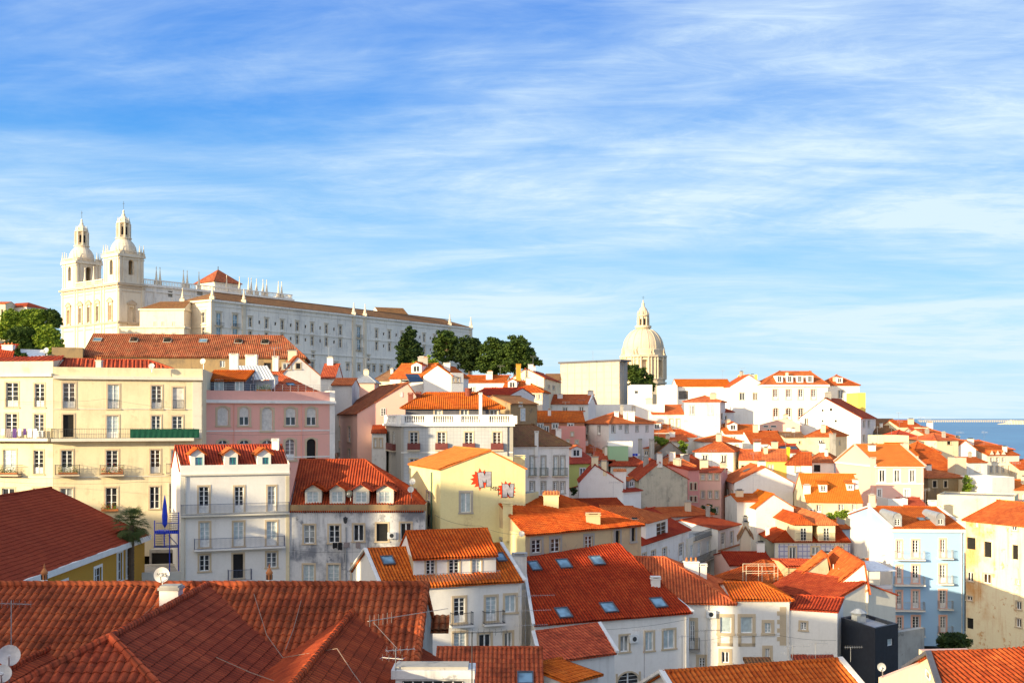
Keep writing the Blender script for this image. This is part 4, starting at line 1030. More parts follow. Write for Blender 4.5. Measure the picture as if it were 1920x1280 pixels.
def cloth(fa, px, y, wp, hp, m, label, w=.5, group=None, seed=0):
    u0, v = fa.hit(px, y); Y = fa.pt(u0, v, 0).y; ww, hz = wp / F * Y, hp / F * Y; b = MB(); r_ = random.Random(seed); n = 6
    dz = [r_.uniform(-.04, .04) for _ in range(n + 1)]; dl = [r_.uniform(0, .12) for _ in range(n + 1)]
    for k in range(n): b.poly([fa.pt(u0 + ww * k / n, v - hz + dl[k], w + dz[k]), fa.pt(u0 + ww * (k + 1) / n, v - hz + dl[k + 1], w + dz[k + 1]), fa.pt(u0 + ww * (k + 1) / n, v, w), fa.pt(u0 + ww * k / n, v, w)], m)
    return solo(b, 'laundry', label, 'laundry', fa.pt(u0, v - hz, w), group)
cloth(fa, 625, 1015.5, 9, 12, 'black', 'black trousers hung at the left end of the line', seed=1, group='washing on the dilapidated house'); cloth(fa, 635, 1015.5, 8, 15, 'black', 'second pair of black trousers on the line', seed=2, group='washing on the dilapidated house')
cloth(fa, 646, 1015.5, 11, 11, 'cloth_grey', 'grey brown shirt in the middle of the line', seed=3, group='washing on the dilapidated house'); cloth(fa, 668, 1014.5, 9, 13, 'cloth_grey', 'grey towel at the right end of the line', seed=4, group='washing on the dilapidated house')
# ================================================================ mid distance houses (centre and right)
def row(xs, y0, y1, w, kd='w'): return [(x - w / 2, y0, x + w / 2, y1, kd) for x in xs]
# ---- white house with the glazed roof storey and terrace
HB = house('white house with a balconied roof storey and a small skylight at its left', (718, 84), (978, 88), 1103, h=14, d=10, ridge=1032, wall='white_clean', roof='orange', geo=True, amp=.07, ov=.3, verge='white', tw=.18,
           win={'f': [(808, 1124, 811, 1160, 'd'), (851, 1120, 872, 1166, 'd'), (911, 1118, 931, 1163, 'dc'), (947, 1115, 967, 1147, '1c'), (851, 1186, 874, 1221, 'dc'), (898, 1188, 920, 1215, '1'), (946, 1185, 960, 1213, '1')]})
balcony(HB, 'f', 844, 883, 1170, dep=.6, sp=.12, slab='white'); balcony(HB, 'f', 905, 942, 1167, dep=.6, sp=.12, slab='white')
skylight(HB, 727, 1052, 20, 1.1, fr='slate'); skylight(HB, 938, 1046, 16, 1.1, fr='slate')
HB2 = house('', (775, 86.0), (930, 88.3), 1046, h=3, D=(751, 93), base=HB.ze - .6, ridge=999, root=HB.root, wall='white_clean', roof='orange', geo=True, amp=.07, ov=.4, walls={'l': 'boards'}, tw=.14,
            win={'f': [(799, 1049, 816, 1085, 'do'), (842, 1048, 861, 1084, 'd'), (885, 1047, 902, 1083, 'dc')], 'l': [(764, 1052, 768, 1078, 'w')]})
b = MB(); fa = HB2.fc['f']
b.box(fa.pt(0, .45, 0.01), fa.e * fa.L, UP * .12, fa.n * 1.0, 'offwhite')
for k in (0.2, 1.0): b.tube(fa.pt(0, .5 + k, .95), fa.pt(fa.L, .5 + k, .95), .02, 'metal', 4)
for i in range(60): c = fa.pt(fa.L * i / 59, .5, .95); b.tube(c, c + UP * 1.0, .011, 'metal', 3, cap=False)
b.build('terrace', HB.root, HB.loc)
chimney(HB, 974, 1036, 1072, 27, Y=91.5, m='white', capm='zinc')
cc = HB.fc['f']
for px in (801, 842): 
    pass
# ---- long red roof with six skylights
HS = house('long white house with a wide red roof holding six skylights', (1003, 86), (1292, 91.5), 1170, h=15, D=(965.4, 102), C=(1032, 107.5), rp=.5, ridge=1048, wall='white_clean', roof='red', geo=True, amp=.06, ov=.3, verge='white_clean', ridge2=1035,
           win={'f': [(1163, 1191, 1179, 1221, '1'), (1210, 1184, 1225, 1219, '1c'), (1244, 1180, 1265, 1215, '1c'), (1237, 1257, 1254, 1290, '1'), (1158, 1260, 1198, 1300, 'ad')], }, frame='frame_white')
for px, py, w in ((1002, 1062, 17), (1057, 1058, 22), (1119, 1052, 22), (1056, 1150, 24), (1141, 1140, 26), (1234, 1131, 24)): skylight(HS, px, py, w, 1.15, fr='slate')
chimney(HS, 1229, 1080, 1097, 17, m='white_clean')
# ---- white house beyond with long quoined facade
HQ = house('white house with stone quoins under an irregular orange hipped roof, bottom right of centre', (1170, 94), (1374, 93), 1127, h=17, d=12.5, ridge=1046, hip='r', rr=1247, wall='white_clean', roof='orange', geo=True, amp=.06,
           win={'f': [(1294, 1163, 1303, 1216, 'd'), (1350, 1156, 1372, 1186, 'gc'), (1353, 1221, 1367, 1242, '1'), (1311, 1232, 1322, 1262, 'd')]}, tw=.26)
HQ2 = house('', (1374, 93), (1480, 92.9), 1125, h=17, d=8.5, base=HQ.zb, root=HQ.root, ridge=1094, hip='r', rr=1425, wall='white_clean', roof='orange', geo=True, amp=.06, tw=.26,
            win={'f': [(1389, 1156, 1411, 1186, 'gc'), (1434, 1167, 1446, 1186, 'wc'), (1435, 1215, 1443, 1236, '1')]})
HQ3 = house('', (1480, 93), (1570, 91.5), 1143, h=17, d=4, base=HQ.zb, root=HQ.root, ridge=1118, rp=.98, wall='white_clean', roof='red', geo=True, amp=.06, ov=.1,
            win={'f': [(1501, 1166, 1512, 1180, 'w')]})
for x0, x1 in ((1345, 1377), (1384, 1416)):
    fa = HQ.fc['f'] if x0 < 1370 else HQ2.fc['f']; u0, v1 = fa.hit(x0, 1188); u1, v0 = fa.hit(x1, 1211); u1 = min(u1, fa.L); b = MB(); t = .26
    for q in ((u0, v0, t, v1 - v0), (u1 - t, v0, t, v1 - v0), (u0, v0, u1 - u0, t)): b.box(fa.pt(q[0], q[1], .003), fa.e * q[2], UP * q[3], fa.n * .03, 'stone_trim')
    b.build('surround', HQ.root, HQ.loc)
b = MB(); fa = HQ2.fc['f']
for i in range(9):
    u0, v1 = fa.hit(1457 + (0 if i % 2 else 5), 1137 + i * 8); u1, v0 = fa.hit(1474, 1145 + i * 8); b.box(fa.pt(u0, v0, .003), fa.e * (u1 - u0), UP * (v1 - v0), fa.n * .03, 'stone_trim')
b.build('quoins', HQ.root, HQ.loc)
balcony(HQ, 'f', 1290, 1311, 1216, dep=.5, slab='stone_grey')
chimney(HQ, 1296, 1049, 1072, 26, Y=99, m='white', cap='pots'); chimney(HQ, 1318, 1056, 1080, 13, Y=99, m='white'); 
# ---- tan house
HN = house('tan house with grey stone window frames under a wide rippled orange hipped roof', (985, 99), (1202, 108), 1003, h=13, D=(883, 115), C=(1080, 124), ridge=938, hip='r', rr=1052, wall='tan', roof='orange', geo=True, amp=.06, trim='stone_grey', tw=.24, walls={'l': 'pale_yellow'},
           win={'f': [(997, 1011, 1015, 1036, 'w'), (1033, 1009, 1050, 1034, 'w'), (1097, 1004, 1111, 1027, 'w'), (1154, 994, 1162, 1020, 'x'), (1184, 989, 1191, 1014, 'x')], 'l': [(920, 1005, 930, 1022, 'w'), (934, 1010, 941, 1026, 'x')]})
chimney(HN, 1033, 925, 948, 28, m='pale_yellow', cap='tile'); chimney(HN, 1112, 961, 979, 26, m='tan', cap='slab')
chimney(HN, 952, 942, 985, 18, Y=103.5, m='pale_yellow'); chimney(HN, 918, 926, 950, 22, Y=110, m='pale_yellow')
dish(978, 1000, 98, 5.5, 'pale dish at the left eave of the tan house', (.2, -1, .3))
# ---- pale yellow house with the graffiti
HM = house('pale yellow house with two big grey and red graffiti letters on its gable', (826, 105), (985, 106.5), 881, h=17, D=(768, 117), ax='y', ridge=846, rp=.58, wall='pale_yellow', roof='orange_bright', geo=True, amp=.03, ov=.15, trim='stone_grey', tw=.2,
           win={'f': [(864, 923, 883, 960, 'd1c')], 'l': [(800, 922, 806, 938, 'w'), (776, 918, 781, 928, 'w'), (800, 967, 806, 990, 'w')]})
HM2 = house('', (985, 107), (1010, 110), 925, h=14, d=8, base=HM.zb, root=HM.root, flat=True, wall='pale_yellow', roof='concrete')
chimney(HM, 974, 853, 900, 20, Y=108.5, m='pale_yellow')
b = MB(); fa = HM.fc['l']; u, v = fa.hit(811, 885); b.tube(fa.pt(u, 0, .12), fa.pt(u, v, .12), .07, 'frame_green', 6); b.build('downpipe', HM.root, HM.loc)
fa = HM.fc['f']
def decal(H, fa, pts, m, w, nm, parent=None):
    b = MB(); q = [fa.hit(x, y) for x, y in pts]; top = [fa.pt(u, v, w) for u, v in q]; bot = [fa.pt(u, v, w - .012) for u, v in q]; n = len(q)
    b.poly(top[::-1], m); 
    for i in range(n): b.poly([top[i], top[(i + 1) % n], bot[(i + 1) % n], bot[i]], m)
    return b.build(nm, parent or H.root, H.loc)
def splash(cx, cy, rx, ry, seed, n=26):
    r_ = random.Random(seed); return [(cx + rx * (1 if i % 2 else .68) * r_.uniform(.85, 1.1) * math.cos(2 * math.pi * i / n), cy + ry * (1 if i % 2 else .68) * r_.uniform(.85, 1.1) * math.sin(2 * math.pi * i / n)) for i in range(n)]
g1 = decal(HM, fa, splash(902, 898, 21, 20, 4), 'graf_red', .014, 'graffiti'); g2 = decal(HM, fa, splash(950, 918, 20, 18, 9), 'graf_red', .014, 'graffiti')
Mx = [(895.5, 886), (905.8, 884.5), (909, 892), (911, 884), (920.5, 884), (920.8, 911), (912.3, 911.5), (912.2, 897), (910.5, 903.5), (906.5, 903.5), (904.5, 898), (906.5, 912.5), (899, 913.5)]
Nx = [(942, 907.2), (952, 907), (956.8, 916), (956.3, 907), (963.3, 907), (961.8, 931.5), (955, 930), (950.8, 921), (950.5, 931), (942.3, 931.5)]
def lett(pts, par):
    cx_, cy_ = sum(p[0] for p in pts) / len(pts), sum(p[1] for p in pts) / len(pts)
    for k, (dx, dy) in enumerate(((-1.1, -.7), (1.0, -.7), (-1.1, 1.1), (.9, 1.1))): decal(HM, fa, [(x + dx, y + dy) for x, y in pts], 'black', .018 + .002 * k, 'letter_outline', par)
    decal(HM, fa, pts, 'graf_grey', .034, 'letter', par)
lett(Mx, g1); lett(Nx, g2)
decal(HM, fa, [(934, 914), (935.4, 914), (935.2, 929.5), (934.2, 929.5)], 'black', .02, 'letter', g2)
cu = bpy.data.curves.new('tag', 'FONT'); cu.body = 'MBI'; cu.size = .55; cu.extrude = .004
to = bpy.data.objects.new('tmp', cu); col.objects.link(to); bpy.context.view_layer.update(); me = bpy.data.meshes.new_from_object(to); bpy.data.objects.remove(to); me.materials.clear(); me.materials.append(MT['black'])
from mathutils import Matrix
o = bpy.data.objects.new('tag_writing', me); col.objects.link(o); o.parent = HM.root; M_ = Matrix((fa.e, UP, fa.n)).transposed().to_4x4(); u, v = fa.hit(919, 919); M_.translation = fa.pt(u, v, .01) - HM.loc; o.matrix_local = M_
b = MB(); q4 = [fa.hit(*q) for q in ((919, 848.5), (962, 857), (962, 905), (919, 905))]; T_ = [fa.pt(u, v, .01) for u, v in q4]; K_ = [x - fa.n * .35 for x in T_]
b.poly(T_[::-1], 'pale_yellow'); b.poly(K_, 'pale_yellow')
for i in range(4): b.poly([T_[i], T_[(i + 1) % 4], K_[(i + 1) % 4], K_[i]], 'pale_yellow')
b.build('parapet', HM.root, HM.loc)
for px, py, r in ((773, 902, 6), (770, 917, 6)): dish(px, py, 104, r, 'pale dish by the dilapidated roof corner, ' + ('upper of two' if py < 910 else 'lower of two'), (-.2, -1, .2), .5)
# ---- grey tiled house with balustrade
HG = house('grey tiled house with a white balustrade, brown balcony rails and a slate attic', (752, 135), (962, 135.5), 795, h=16, D=(722, 150), flat=True, wall='azulejo_grey', roof='concrete', walls={'l': 'stone_grey', 'r': 'stone_grey'},
           win={'f': row((776, 828, 879, 932), 810, 843, 15, 'd') + row((776,), 860, 885, 15, 'd'), 'l': [(727, 808, 731, 842, 'dn'), (736, 809, 740, 842, 'dn')]})
fa = HG.fc['f']
for x in (776, 828, 879, 932): balcony(HG, 'f', x - 11.5, x + 11.5, 843, dep=.45, m='rail_brown', slab='stone', hr=.85, sp=.09, fill='rail_brown')
u0, v = HG.fc['l'].hit(723, 843); balcony(HG, 'l', 725, 742, 843, dep=.4, m='rail_brown', slab='stone', hr=.9, sp=.09, fill='rail_brown')
b = MB()
for key in ('f', 'l'):
    fk = HG.fc[key]; v0 = HG.ze - HG.zb; L = fk.L
    b.box(fk.pt(-.3 if key == 'f' else 0, v0 - .25, .0), fk.e * (L + (.5 if key == 'f' else 0)), UP * .28, fk.n * .35, 'white_clean')
    b.box(fk.pt(0, v0 + .03, .05), fk.e * L, UP * .22, fk.n * -.35, 'white_clean'); b.box(fk.pt(0, v0 + 1.0, .1), fk.e * L, UP * .16, fk.n * -.45, 'white_clean')
    k = int(L / 3.3); 
    for i in range(k + 1): b.box(fk.pt(L * i / k - .5, v0 + .03, .08), fk.e * 1.0, UP * 1.0, fk.n * -.4, 'white_clean')
    for i in range(int(L / .27)):
        c = fk.pt(.13 + i * .27, v0 + .25, -.12); b.lathe(c, [(.05, 0), (.1, .2), (.05, .45), (.085, .75)], 'white_clean', 6)
b.build('balustrade', HG.root, HG.loc)
strip(HG, 'f', 849, 2, 'white_clean', .06)
pilaster(HG, 'f', 752, 757, 797, 900, 'stone_grey'); pilaster(HG, 'f', 956, 962, 797, 900, 'stone_grey')
b = MB(); u, v = fa.hit(952, 797); b.tube(fa.pt(u, v - 8, .1), fa.pt(u, v, .1), .07, 'slate', 6); b.build('downpipe', HG.root, HG.loc)
HG2 = house('', (760, 138), (938, 138.5), 764, h=3, d=12, base=HG.ze, root=HG.root, ridge=738, hip='lr', rl=798, rr=898, wall='frame_wood', roof='orange', near=True, geo=True, ov=.6, walls={'f': 'slate'},
            win={'f': [(815, 767, 828, 778, '1'), (864, 767, 877, 778, '1'), (919, 768, 933, 779, '1')]})
b = MB(); c = P(878, 742, 143); b.lathe(c - UP * 1.5, [(.42, 0), (.42, 2.3), (.46, 2.32), (.46, 2.5), (.3, 2.5), (0, 2.4)], 'rust', 14); b.build('chimney', HG2.roof, HG.loc)
chimney(HG2, 901, 736, 766, 6, m='white_clean'); 
for x in (706, 718): pass
chimney(HG2, 770, 736, 752, 9, Y=141, m='rust'); chimney(HG2, 785, 734, 748, 9, Y=142, m='rust')
# ---- house beyond with dark mossy roof
HK = house('white house with a dark mossy roof and tall pinkish balcony doors, right of the balustrade', (963, 140), (1067, 143), 836, h=16, d=12, ridge=798, hip='r', rr=1000, wall='white', roof='brown', geo=False, near=True, trim='stone_grey', cornice='white_clean',
           win={'f': row((998, 1019, 1042.5, 1055), 855, 890, 7, 'dc') + row((998, 1019, 1042, 1055), 903, 924, 7, 'd')})
for x0, x1 in ((991, 1004), (1012, 1026), (1036, 1062)): balcony(HK, 'f', x0, x1, 891, dep=.4, m='frame_green', slab='stone', sp=.1)
chimney(HK, 1006, 808, 834, 7, m='white_clean'); chimney(HK, 1047, 804, 833, 10, Y=146, m='white_clean')
# ---- lime, stepped white and their neighbours
house('narrow lime green house under a dark red roof', (1067, 138), (1122, 140), 869, h=13, d=11, ridge=839, wall='lime', roof='red', geo=False)
HX = house('white house with a blank stepped gable in the middle of the picture', (1086, 128), (1168, 128.5), 905, h=12, D=(1083, 134), ax='y', ridge=872, rp=.36, wall='white_clean', roof='red', ov=.05, geo=False, win={})
HX2 = house('', (1168, 128.5), (1202, 131), 922, h=11, d=8, base=HX.zb, root=HX.root, ridge=903, wall='white_clean', roof='red', geo=False)
chimney(HX, 1162, 882, 912, 22, Y=130, m='white_clean', cap='tile')
dormer(HX2, 1179, 900, 1190, 914, '1', 'zinc', 'orange', 'gable', rise=.3)
house('dark red hipped roof house behind the stepped white gable', (1146, 150), (1214, 150), 873, h=10, d=11, ridge=849, hip='lr', wall='white', roof='red', win={'f': row((1191, 1203), 880, 891, 5, '1')})
house('low orange roof behind the lime green house', (1084, 160), (1152, 160), 848, h=8, d=10, ridge=835, wall='white', roof='orange')
house('dark red roof with grey chimneys above the stepped gable', (1116, 152), (1152, 152), 863, h=9, d=9, ridge=848, wall='concrete', roof='red')
house('small white house between grey chimneys, right of the lime green house', (1146, 158), (1180, 158), 851, h=9, flat=True, d=4, par=.3, wall='white', roof='concrete')
# ---- rear red roofs behind the tan house
house('red roof directly behind the orange hipped roof of the tan house', (1060, 121), (1190, 123), 974, h=10, d=11, ridge=938, wall='white', roof='red', geo=True)
HO = house('long white house behind the tan house with a hipped window bay on its red roof', (1200, 112), (1292, 122), 1021, h=13, d=8.5, ridge=977, wall='white', roof='red', geo=False, near=True, trim='stone_trim', tw=.14,
           win={'f': [(1204, 1037, 1212, 1049, 'w'), (1221, 1032, 1229, 1046, 'w'), (1242, 1027, 1250, 1044, 'w'), (1273, 1019, 1281, 1050, 'd')]})
dormer(HO, 1211, 973, 1252, 1004, 'w', 'white_clean', 'orange', 'hipd', wrect=(1231, 981, 1249, 1001), rise=1.3, ovh=.5)
HR = house('cream upper storey with a roof terrace under a broad orange hipped roof', (1195, 131), (1334, 136), 972, h=12, d=12, ridge=940, hip='lr', rl=1222, rr=1268, wall='offwhite', roof='orange', near=True, geo=False,
           win={'f': [(1280, 978, 1287, 992, '1'), (1305, 976, 1311, 997, 'd'), (1318, 975, 1325, 996, 'dx')]})
HV = house('white balconied house front below the cream roof terrace', (1290, 121), (1346, 131), 1011, h=13, d=6, flat=True, par=.1, wall='offwhite', roof='concrete', near=True, trim='stone_trim', tw=.12,
           win={'f': [(1294, 1021, 1300, 1049, 'dcn'), (1308, 1017, 1314, 1044, 'dcn'), (1325, 1013, 1331, 1039, 'dcn'), (1335, 1011, 1341, 1036, 'dcn'), (1296, 1066, 1301, 1090, 'dn'), (1308, 1062, 1314, 1088, 'dn'), (1326, 1056, 1331, 1080, 'dn')]})
balcony(HV, 'f', 1289.5, 1346, 1048, dep=.8, sp=.12); balcony(HV, 'f', 1300, 1346, 1006, dep=.2, sp=.12)
HZ = house('white house end with two tall windows over a red string line', (1346, 128), (1387, 134), 993, h=13, d=9, ridge=976, wall='white', roof='red', near=True, geo=False, tw=.12,
      win={'f': [(1352, 999, 1359, 1027, 'd'), (1369, 996, 1375, 1025, 'd'), (1352, 1043, 1359, 1063, 'd')]}); strip(HZ, 'f', 1034, 3, 'brickred', .1)
house('weathered little gable with a green plant, right of the two tall windows', (1388, 124), (1408, 125), 1010, h=9, D=(1387, 129), ax='y', ridge=990, wall='stone', roof='brown', geo=False)
# ---- blue and white tiled house
HA_ = house('house clad in blue patterned tiles with two tall balcony dormers', (1452, 128), (1594, 128), 1016, h=13, D=(1417, 139), ridge=986, hip='l', rl=1484, wall='azulejo_blue', roof='red', geo=True, amp=.05, walls={'l': 'grey_green'}, trim='stone_trim', tw=.2,
            win={'f': [(1480, 1025, 1492, 1052, 'd'), (1522, 1025, 1536, 1040, 'w'), (1566, 1024, 1579, 1052, 'd')]})
pilaster(HA_, 'f', 1452.5, 1459, 1018, 1080, 'offwhite'); strip(HA_, 'f', 1019, 3, 'offwhite', .1)
for x0, x1, wx in ((1490, 1523, 1501), (1534, 1566, 1544)):
    dormer(HA_, x0, 981, x1, 1014, 'd', 'cream', 'orange', 'hipd', wrect=(wx, 989, wx + 11, 1013), rise=.9, ovh=.35)
    fa = HA_.dfa; r = MB(); 
    for k in (.1, .9): r.tube(fa.pt(.1, .35 + k, .3), fa.pt(fa.L - .1, .35 + k, .3), .02, 'iron', 4)
    for i in range(14): c = fa.pt(.1 + (fa.L - .2) * i / 13, .4, .3); r.tube(c, c + UP * .85, .012, 'iron', 3, cap=False)
    r.build('railing', HA_.root, HA_.loc)
chimney(HA_, 1439, 985, 1001, 6, Y=133, m='white')
HU = house('cream house with an orange hipped roof and one white chimney, behind the blue tiled house', (1407, 139), (1500, 139), 976, h=11, d=11, ridge=955, hip='lr', wall='offwhite', roof='orange', geo=False, win={'f': [(1410, 980, 1415, 992, '1')]}, near=False)
chimney(HU, 1440, 956, 976, 10, Y=139, m='white_clean')
house('orange roof touching the right dormer of the blue tiled house', (1560, 136), (1596, 137), 992, h=9, d=9, ridge=966, wall='white', roof='orange', geo=False)
house('small orange gable roof above the big white gabled wall', (1382, 138), (1440, 138), 940, h=9, d=8, ridge=927, wall='white', roof='orange', geo=False, near=True)
house('pinkish white gable with a bright orange slope, under the big white gabled wall', (1418, 136), (1488, 137), 952, h=9, D=(1390, 143), ax='y', ridge=927, rp=.45, wall='white_clean', roof='orange_bright', geo=False)
HI = house('white house with a wide blank gable wall half in shade', (1377, 150), (1487, 151), 905, h=15, D=(1353, 164), ax='y', ridge=876, rp=.52, wall='white_clean', roof='orange', geo=False, near=False,
           win={'l': [(1355, 914, 1359, 930, 'd'), (1363, 916, 1367, 932, 'd'), (1371, 919, 1374.5, 935, 'd'), (1355, 950, 1359, 966, 'd'), (1363, 953, 1367, 969, 'd')]})
skylight(HI, 1400, 882, 8, 1.0, which=0)
house('slim three storey pinkish house beside the blank white gable', (1311, 152), (1352, 151), 885, h=15, d=9, ridge=876, wall='pink_pale', roof='red', geo=False, near=False,
      win={'f': row((1318, 1331.5, 1344), 889, 899, 6, '1') + row((1318, 1331.5, 1344), 920, 934, 6, '1') + row((1318, 1331.5, 1344), 950, 962, 6, '1')})
house('narrow deep red house wall beside the mouldy grey gable', (1290, 146), (1311, 147), 881, h=13, d=8, ridge=872, wall='rose', roof='red', geo=False, near=False, win={'f': row((1296, 1304), 905, 918, 4, 'x') + row((1296, 1304), 930, 940, 4, 'x')})
HJ = house('mouldy grey green gable wall of an old house, left of the deep red wall', (1198, 135), (1289, 138), 900, h=13, D=(1180, 148), ax='y', ridge=868, rp=.42, wall='grey_green', roof='red', geo=False)
house('bright orange hipped roof behind the mouldy grey gable', (1244, 158), (1302, 158), 874, h=9, d=10, ridge=855, hip='lr', wall='stone', roof='orange', geo=False)
house('bare concrete gable with one white chimney above the mouldy grey house', (1222, 170), (1290, 171), 856, h=9, d=10, ax='y', ridge=829, wall='concrete', roof='brown', geo=False)
house('dark red roof between the concrete gable and the white pyramid roofed house', (1290, 161), (1334, 163), 878, h=9, d=11, ridge=854, wall='concrete', roof='red', geo=False)
Ht = house('white house with blue washing and grey chimneys, left of the bright bush', (1182, 166), (1224, 166), 840, h=9, d=8, ridge=829, wall='white', roof='orange', geo=False, win={'f': [(1209, 845, 1216, 853, '1')]})
for px in (1185, 1199, 1222): chimney(Ht, px, 822, 850, 9, Y=165, m='concrete')
# ---- orange house with dormers
HC = house('cream house under a big bright orange roof with two white dormers', (1512, 140), (1617, 139), 940, h=11, D=(1487, 152), ridge=889, hip='', wall='cream', roof='orange_bright', geo=False, near=True, verge=None, tw=.14,
           win={'f': [(1531, 946, 1540, 961, 'd'), (1572, 945, 1582, 961, 'd'), (1598, 945, 1605, 957, 'd')]})
for q in ((1536, 908, 1551, 922), (1588, 907, 1601, 919)): dormer(HC, *q, 'w', 'white_clean', 'orange_bright', 'shed', rise=.5)
# ---- big pink house
HPk = house('large pale pink house with a smooth bright orange roof and a sunlit blank gable', (1643, 150), (1732, 149.5), 873, h=15, D=(1567, 168), ridge=834, wall='pink_pale', roof='orange_bright', geo=False, near=True, verge='pink_pale', trim='white_clean', tw=.2, cornice='white_clean',
            win={'f': [(1649, 881, 1659, 903, '1'), (1677, 881, 1687, 903, '1'), (1706, 881, 1715, 903, '1'), (1646, 917, 1652, 932, '1'), (1696, 917, 1705, 932, '1c')]})
strip(HPk, 'f', 907, 2, 'white_clean', .06); chimney(HPk, 1637, 857, 960, 9, Y=150.6, m='pink_pale')
# ---- blue apartment house
RM = False
HL = house('pale blue four storey house with small balconies and a blinding white gable', (1674, 134), (1808, 133.5), 990, h=14, D=(1594, 153), ridge=951, wall='blue_pale', walls={'l': 'white_clean', 'r': 'white_clean'}, roof='orange', geo=False, near=True, verge='white_clean', trim='pink_pale', tw=.22, cornice=('white_clean', .45, .25),
           win={'f': [(1682, 1013, 1690, 1045, 'do'), (1711, 1012, 1722, 1044, 'd'), (1763, 1011, 1772, 1044, 'do')] + [q for i in (1, 2) for q in ((1682, 1013 + 47.5 * i, 1690, 1045 + 47.5 * i, 'd'), (1711, 1012 + 47.5 * i, 1722, 1044 + 47.5 * i, 'd'), (1762, 1011 + 47.5 * i, 1773, 1044 + 47.5 * i, 'd'))] + [(1682, 1156, 1691, 1186, 'd'), (1711, 1155, 1723, 1184, 'd'), (1763, 1155, 1773, 1184, 'd')]})
for i in range(4):
    balcony(HL, 'f', 1676, 1731, 1047 + 47.5 * i, dep=.8, slab='white_clean', sp=.11, m='metal'); balcony(HL, 'f', 1758, 1784, 1045 + 47.5 * i, dep=.7, slab='white_clean', sp=.11, m='metal')
for x0, x1, y1 in ((1674, 1691, 987), (1755, 1772, 985)): dormer(HL, x0, 970, x1, y1, 'w', 'zinc', 'zinc', 'round', rise=.6)
skylight(HL, 1727, 974, 10, .9, fr='slate'); skylight(HL, 1742, 973, 10, .9, fr='slate'); chimney(HL, 1635, 943, 956, 13, Y=143.5, m='white_clean')
b = MB(); c = P(1628, 1000, 150)
fa = HL.fc['l']; u, v = fa.hit(1628, 1008); b.tube(fa.pt(u, v - 5, .1), fa.pt(u, v, .1), .06, 'metal_white', 6); b.build('downpipe', HL.root, HL.loc)
# ---- old yellow building at the right edge
HE = house('old stained yellow building at the right edge with gaping empty windows', (1811, 128), (1970, 118), 975, h=15, d=11, ridge=940, hip='l', rl=1872, wall='cream_old', roof='orange', geo=False, near=True, trim='stone_trim', tw=.12,
           win={'f': [(1812.5, 1007, 1829, 1029, 'xn'), (1845, 1015, 1859, 1044, 'xn'), (1898, 1021, 1909, 1048, 'xn'), (1813, 1072, 1825, 1089, '1'), (1843, 1075, 1858, 1093, '1'), (1905, 1086, 1912, 1095, '1'), (1812.5, 1117, 1823, 1125, '1'),
                      (1905, 1127, 1915, 1142, '1'), (1905, 1159, 1915, 1175, '1'), (1812.5, 1158, 1825, 1178, 'xn'), (1828, 979, 1834, 987, '1'), (1898, 985, 1908, 994, '1')]})
RM = True
house('big cream wall rising behind the old yellow building', (1757, 150), (1902, 146), 929, h=14, d=8, flat=True, par=.2, wall='cream', roof='concrete', geo=False)
HF = house('ruined stone house with a ragged orange roof and dark window holes', (1740, 160), (1808, 162), 896, h=9, d=10, ridge=877, hip='lr', wall='tan_dark', roof='orange', geo=False, near=False, win={'f': [(1749, 901, 1756, 913, 'x'), (1770, 901, 1776, 913, 'x'), (1799, 901, 1806, 916, 'x')]})
house('ivy covered cream yard wall right of the ruined stone house', (1808, 160), (1860, 161), 899, h=8, d=4, flat=True, wall='cream', roof='concrete')
house('blinding white curved parapet house by the right edge', (1860, 156), (1902, 158), 898, h=8, d=6, flat=True, par=.3, wall='white_clean', roof='concrete')
house('orange roof cut by the right edge, beside the white curved parapet', (1901, 158), (1950, 158), 918, h=8, d=9, ridge=900, wall='pink_pale', roof='orange_bright', geo=False)
house('small white annex under the big pink house', (1665, 146), (1702, 146), 938, h=8, d=5, flat=True, par=.3, wall='white_clean', roof='concrete')
Hq = house('red roof between the white annex and the cream wall', (1700, 145), (1742, 145), 953, h=7, d=8, ridge=934, wall='white_clean', roof='red', geo=False); chimney(Hq, 1748, 937, 952, 14, Y=147, m='white_clean')
# ---- beige gable, triangle window, black building
HT1 = house('beige house with a steep orange slope and pink string line beside the triangle window', (1560, 101), (1628, 99), 1106, h=13, D=(1518, 113), ax='y', ridge=1057, rp=.88, wall='offwhite', roof='orange', geo=True, amp=.06, ov=.1, win={'f': [(1605, 1087, 1614, 1106, 'sn'), (1572, 1140, 1580, 1160, 'sn'), (1605, 1130, 1614, 1148, 'sn')]})
fa = HT1.fc['f']; b = MB(); p0, p1 = fa.hit(1563, 1138), fa.hit(1627, 1108); q0, q1 = fa.pt(*p0, .005), fa.pt(*p1, .005); b.box(q0, q1 - q0, UP * .22, fa.n * .08, 'brickred'); b.build('string_course', HT1.root, HT1.loc)
chimney(HT1, 1578, 1066, 1088, 8, Y=104, m='stone'); chimney(HT1, 1616, 1045, 1062, 11, Y=105, m='stone')
HT2 = house('pinkish modern house with a triangular window and a shaded roof terrace', (1628, 101), (1673, 102), 1106, h=14, d=8, flat=True, wall='pink_pale', roof='concrete', near=True)
fa = HT2.fc['f']; tri = [fa.hit(1648, 1123), fa.hit(1635, 1162), fa.hit(1663, 1159)]
b = MB(); b.poly([fa.pt(u, v, .012) for u, v in tri][::1], 'glass')
for i in range(3):
    p0, p1 = fa.pt(*tri[i], .02), fa.pt(*tri[(i + 1) % 3], .02); b.tube(p0, p1, .07, 'white_clean', 5)
b.build('window', HT2.root, HT2.loc)
b = MB(); v0 = HT2.ze - HT2.zb; b.box(fa.pt(0, v0, .02), fa.e * fa.L, UP * .35, fa.n * -.2, 'white_clean')
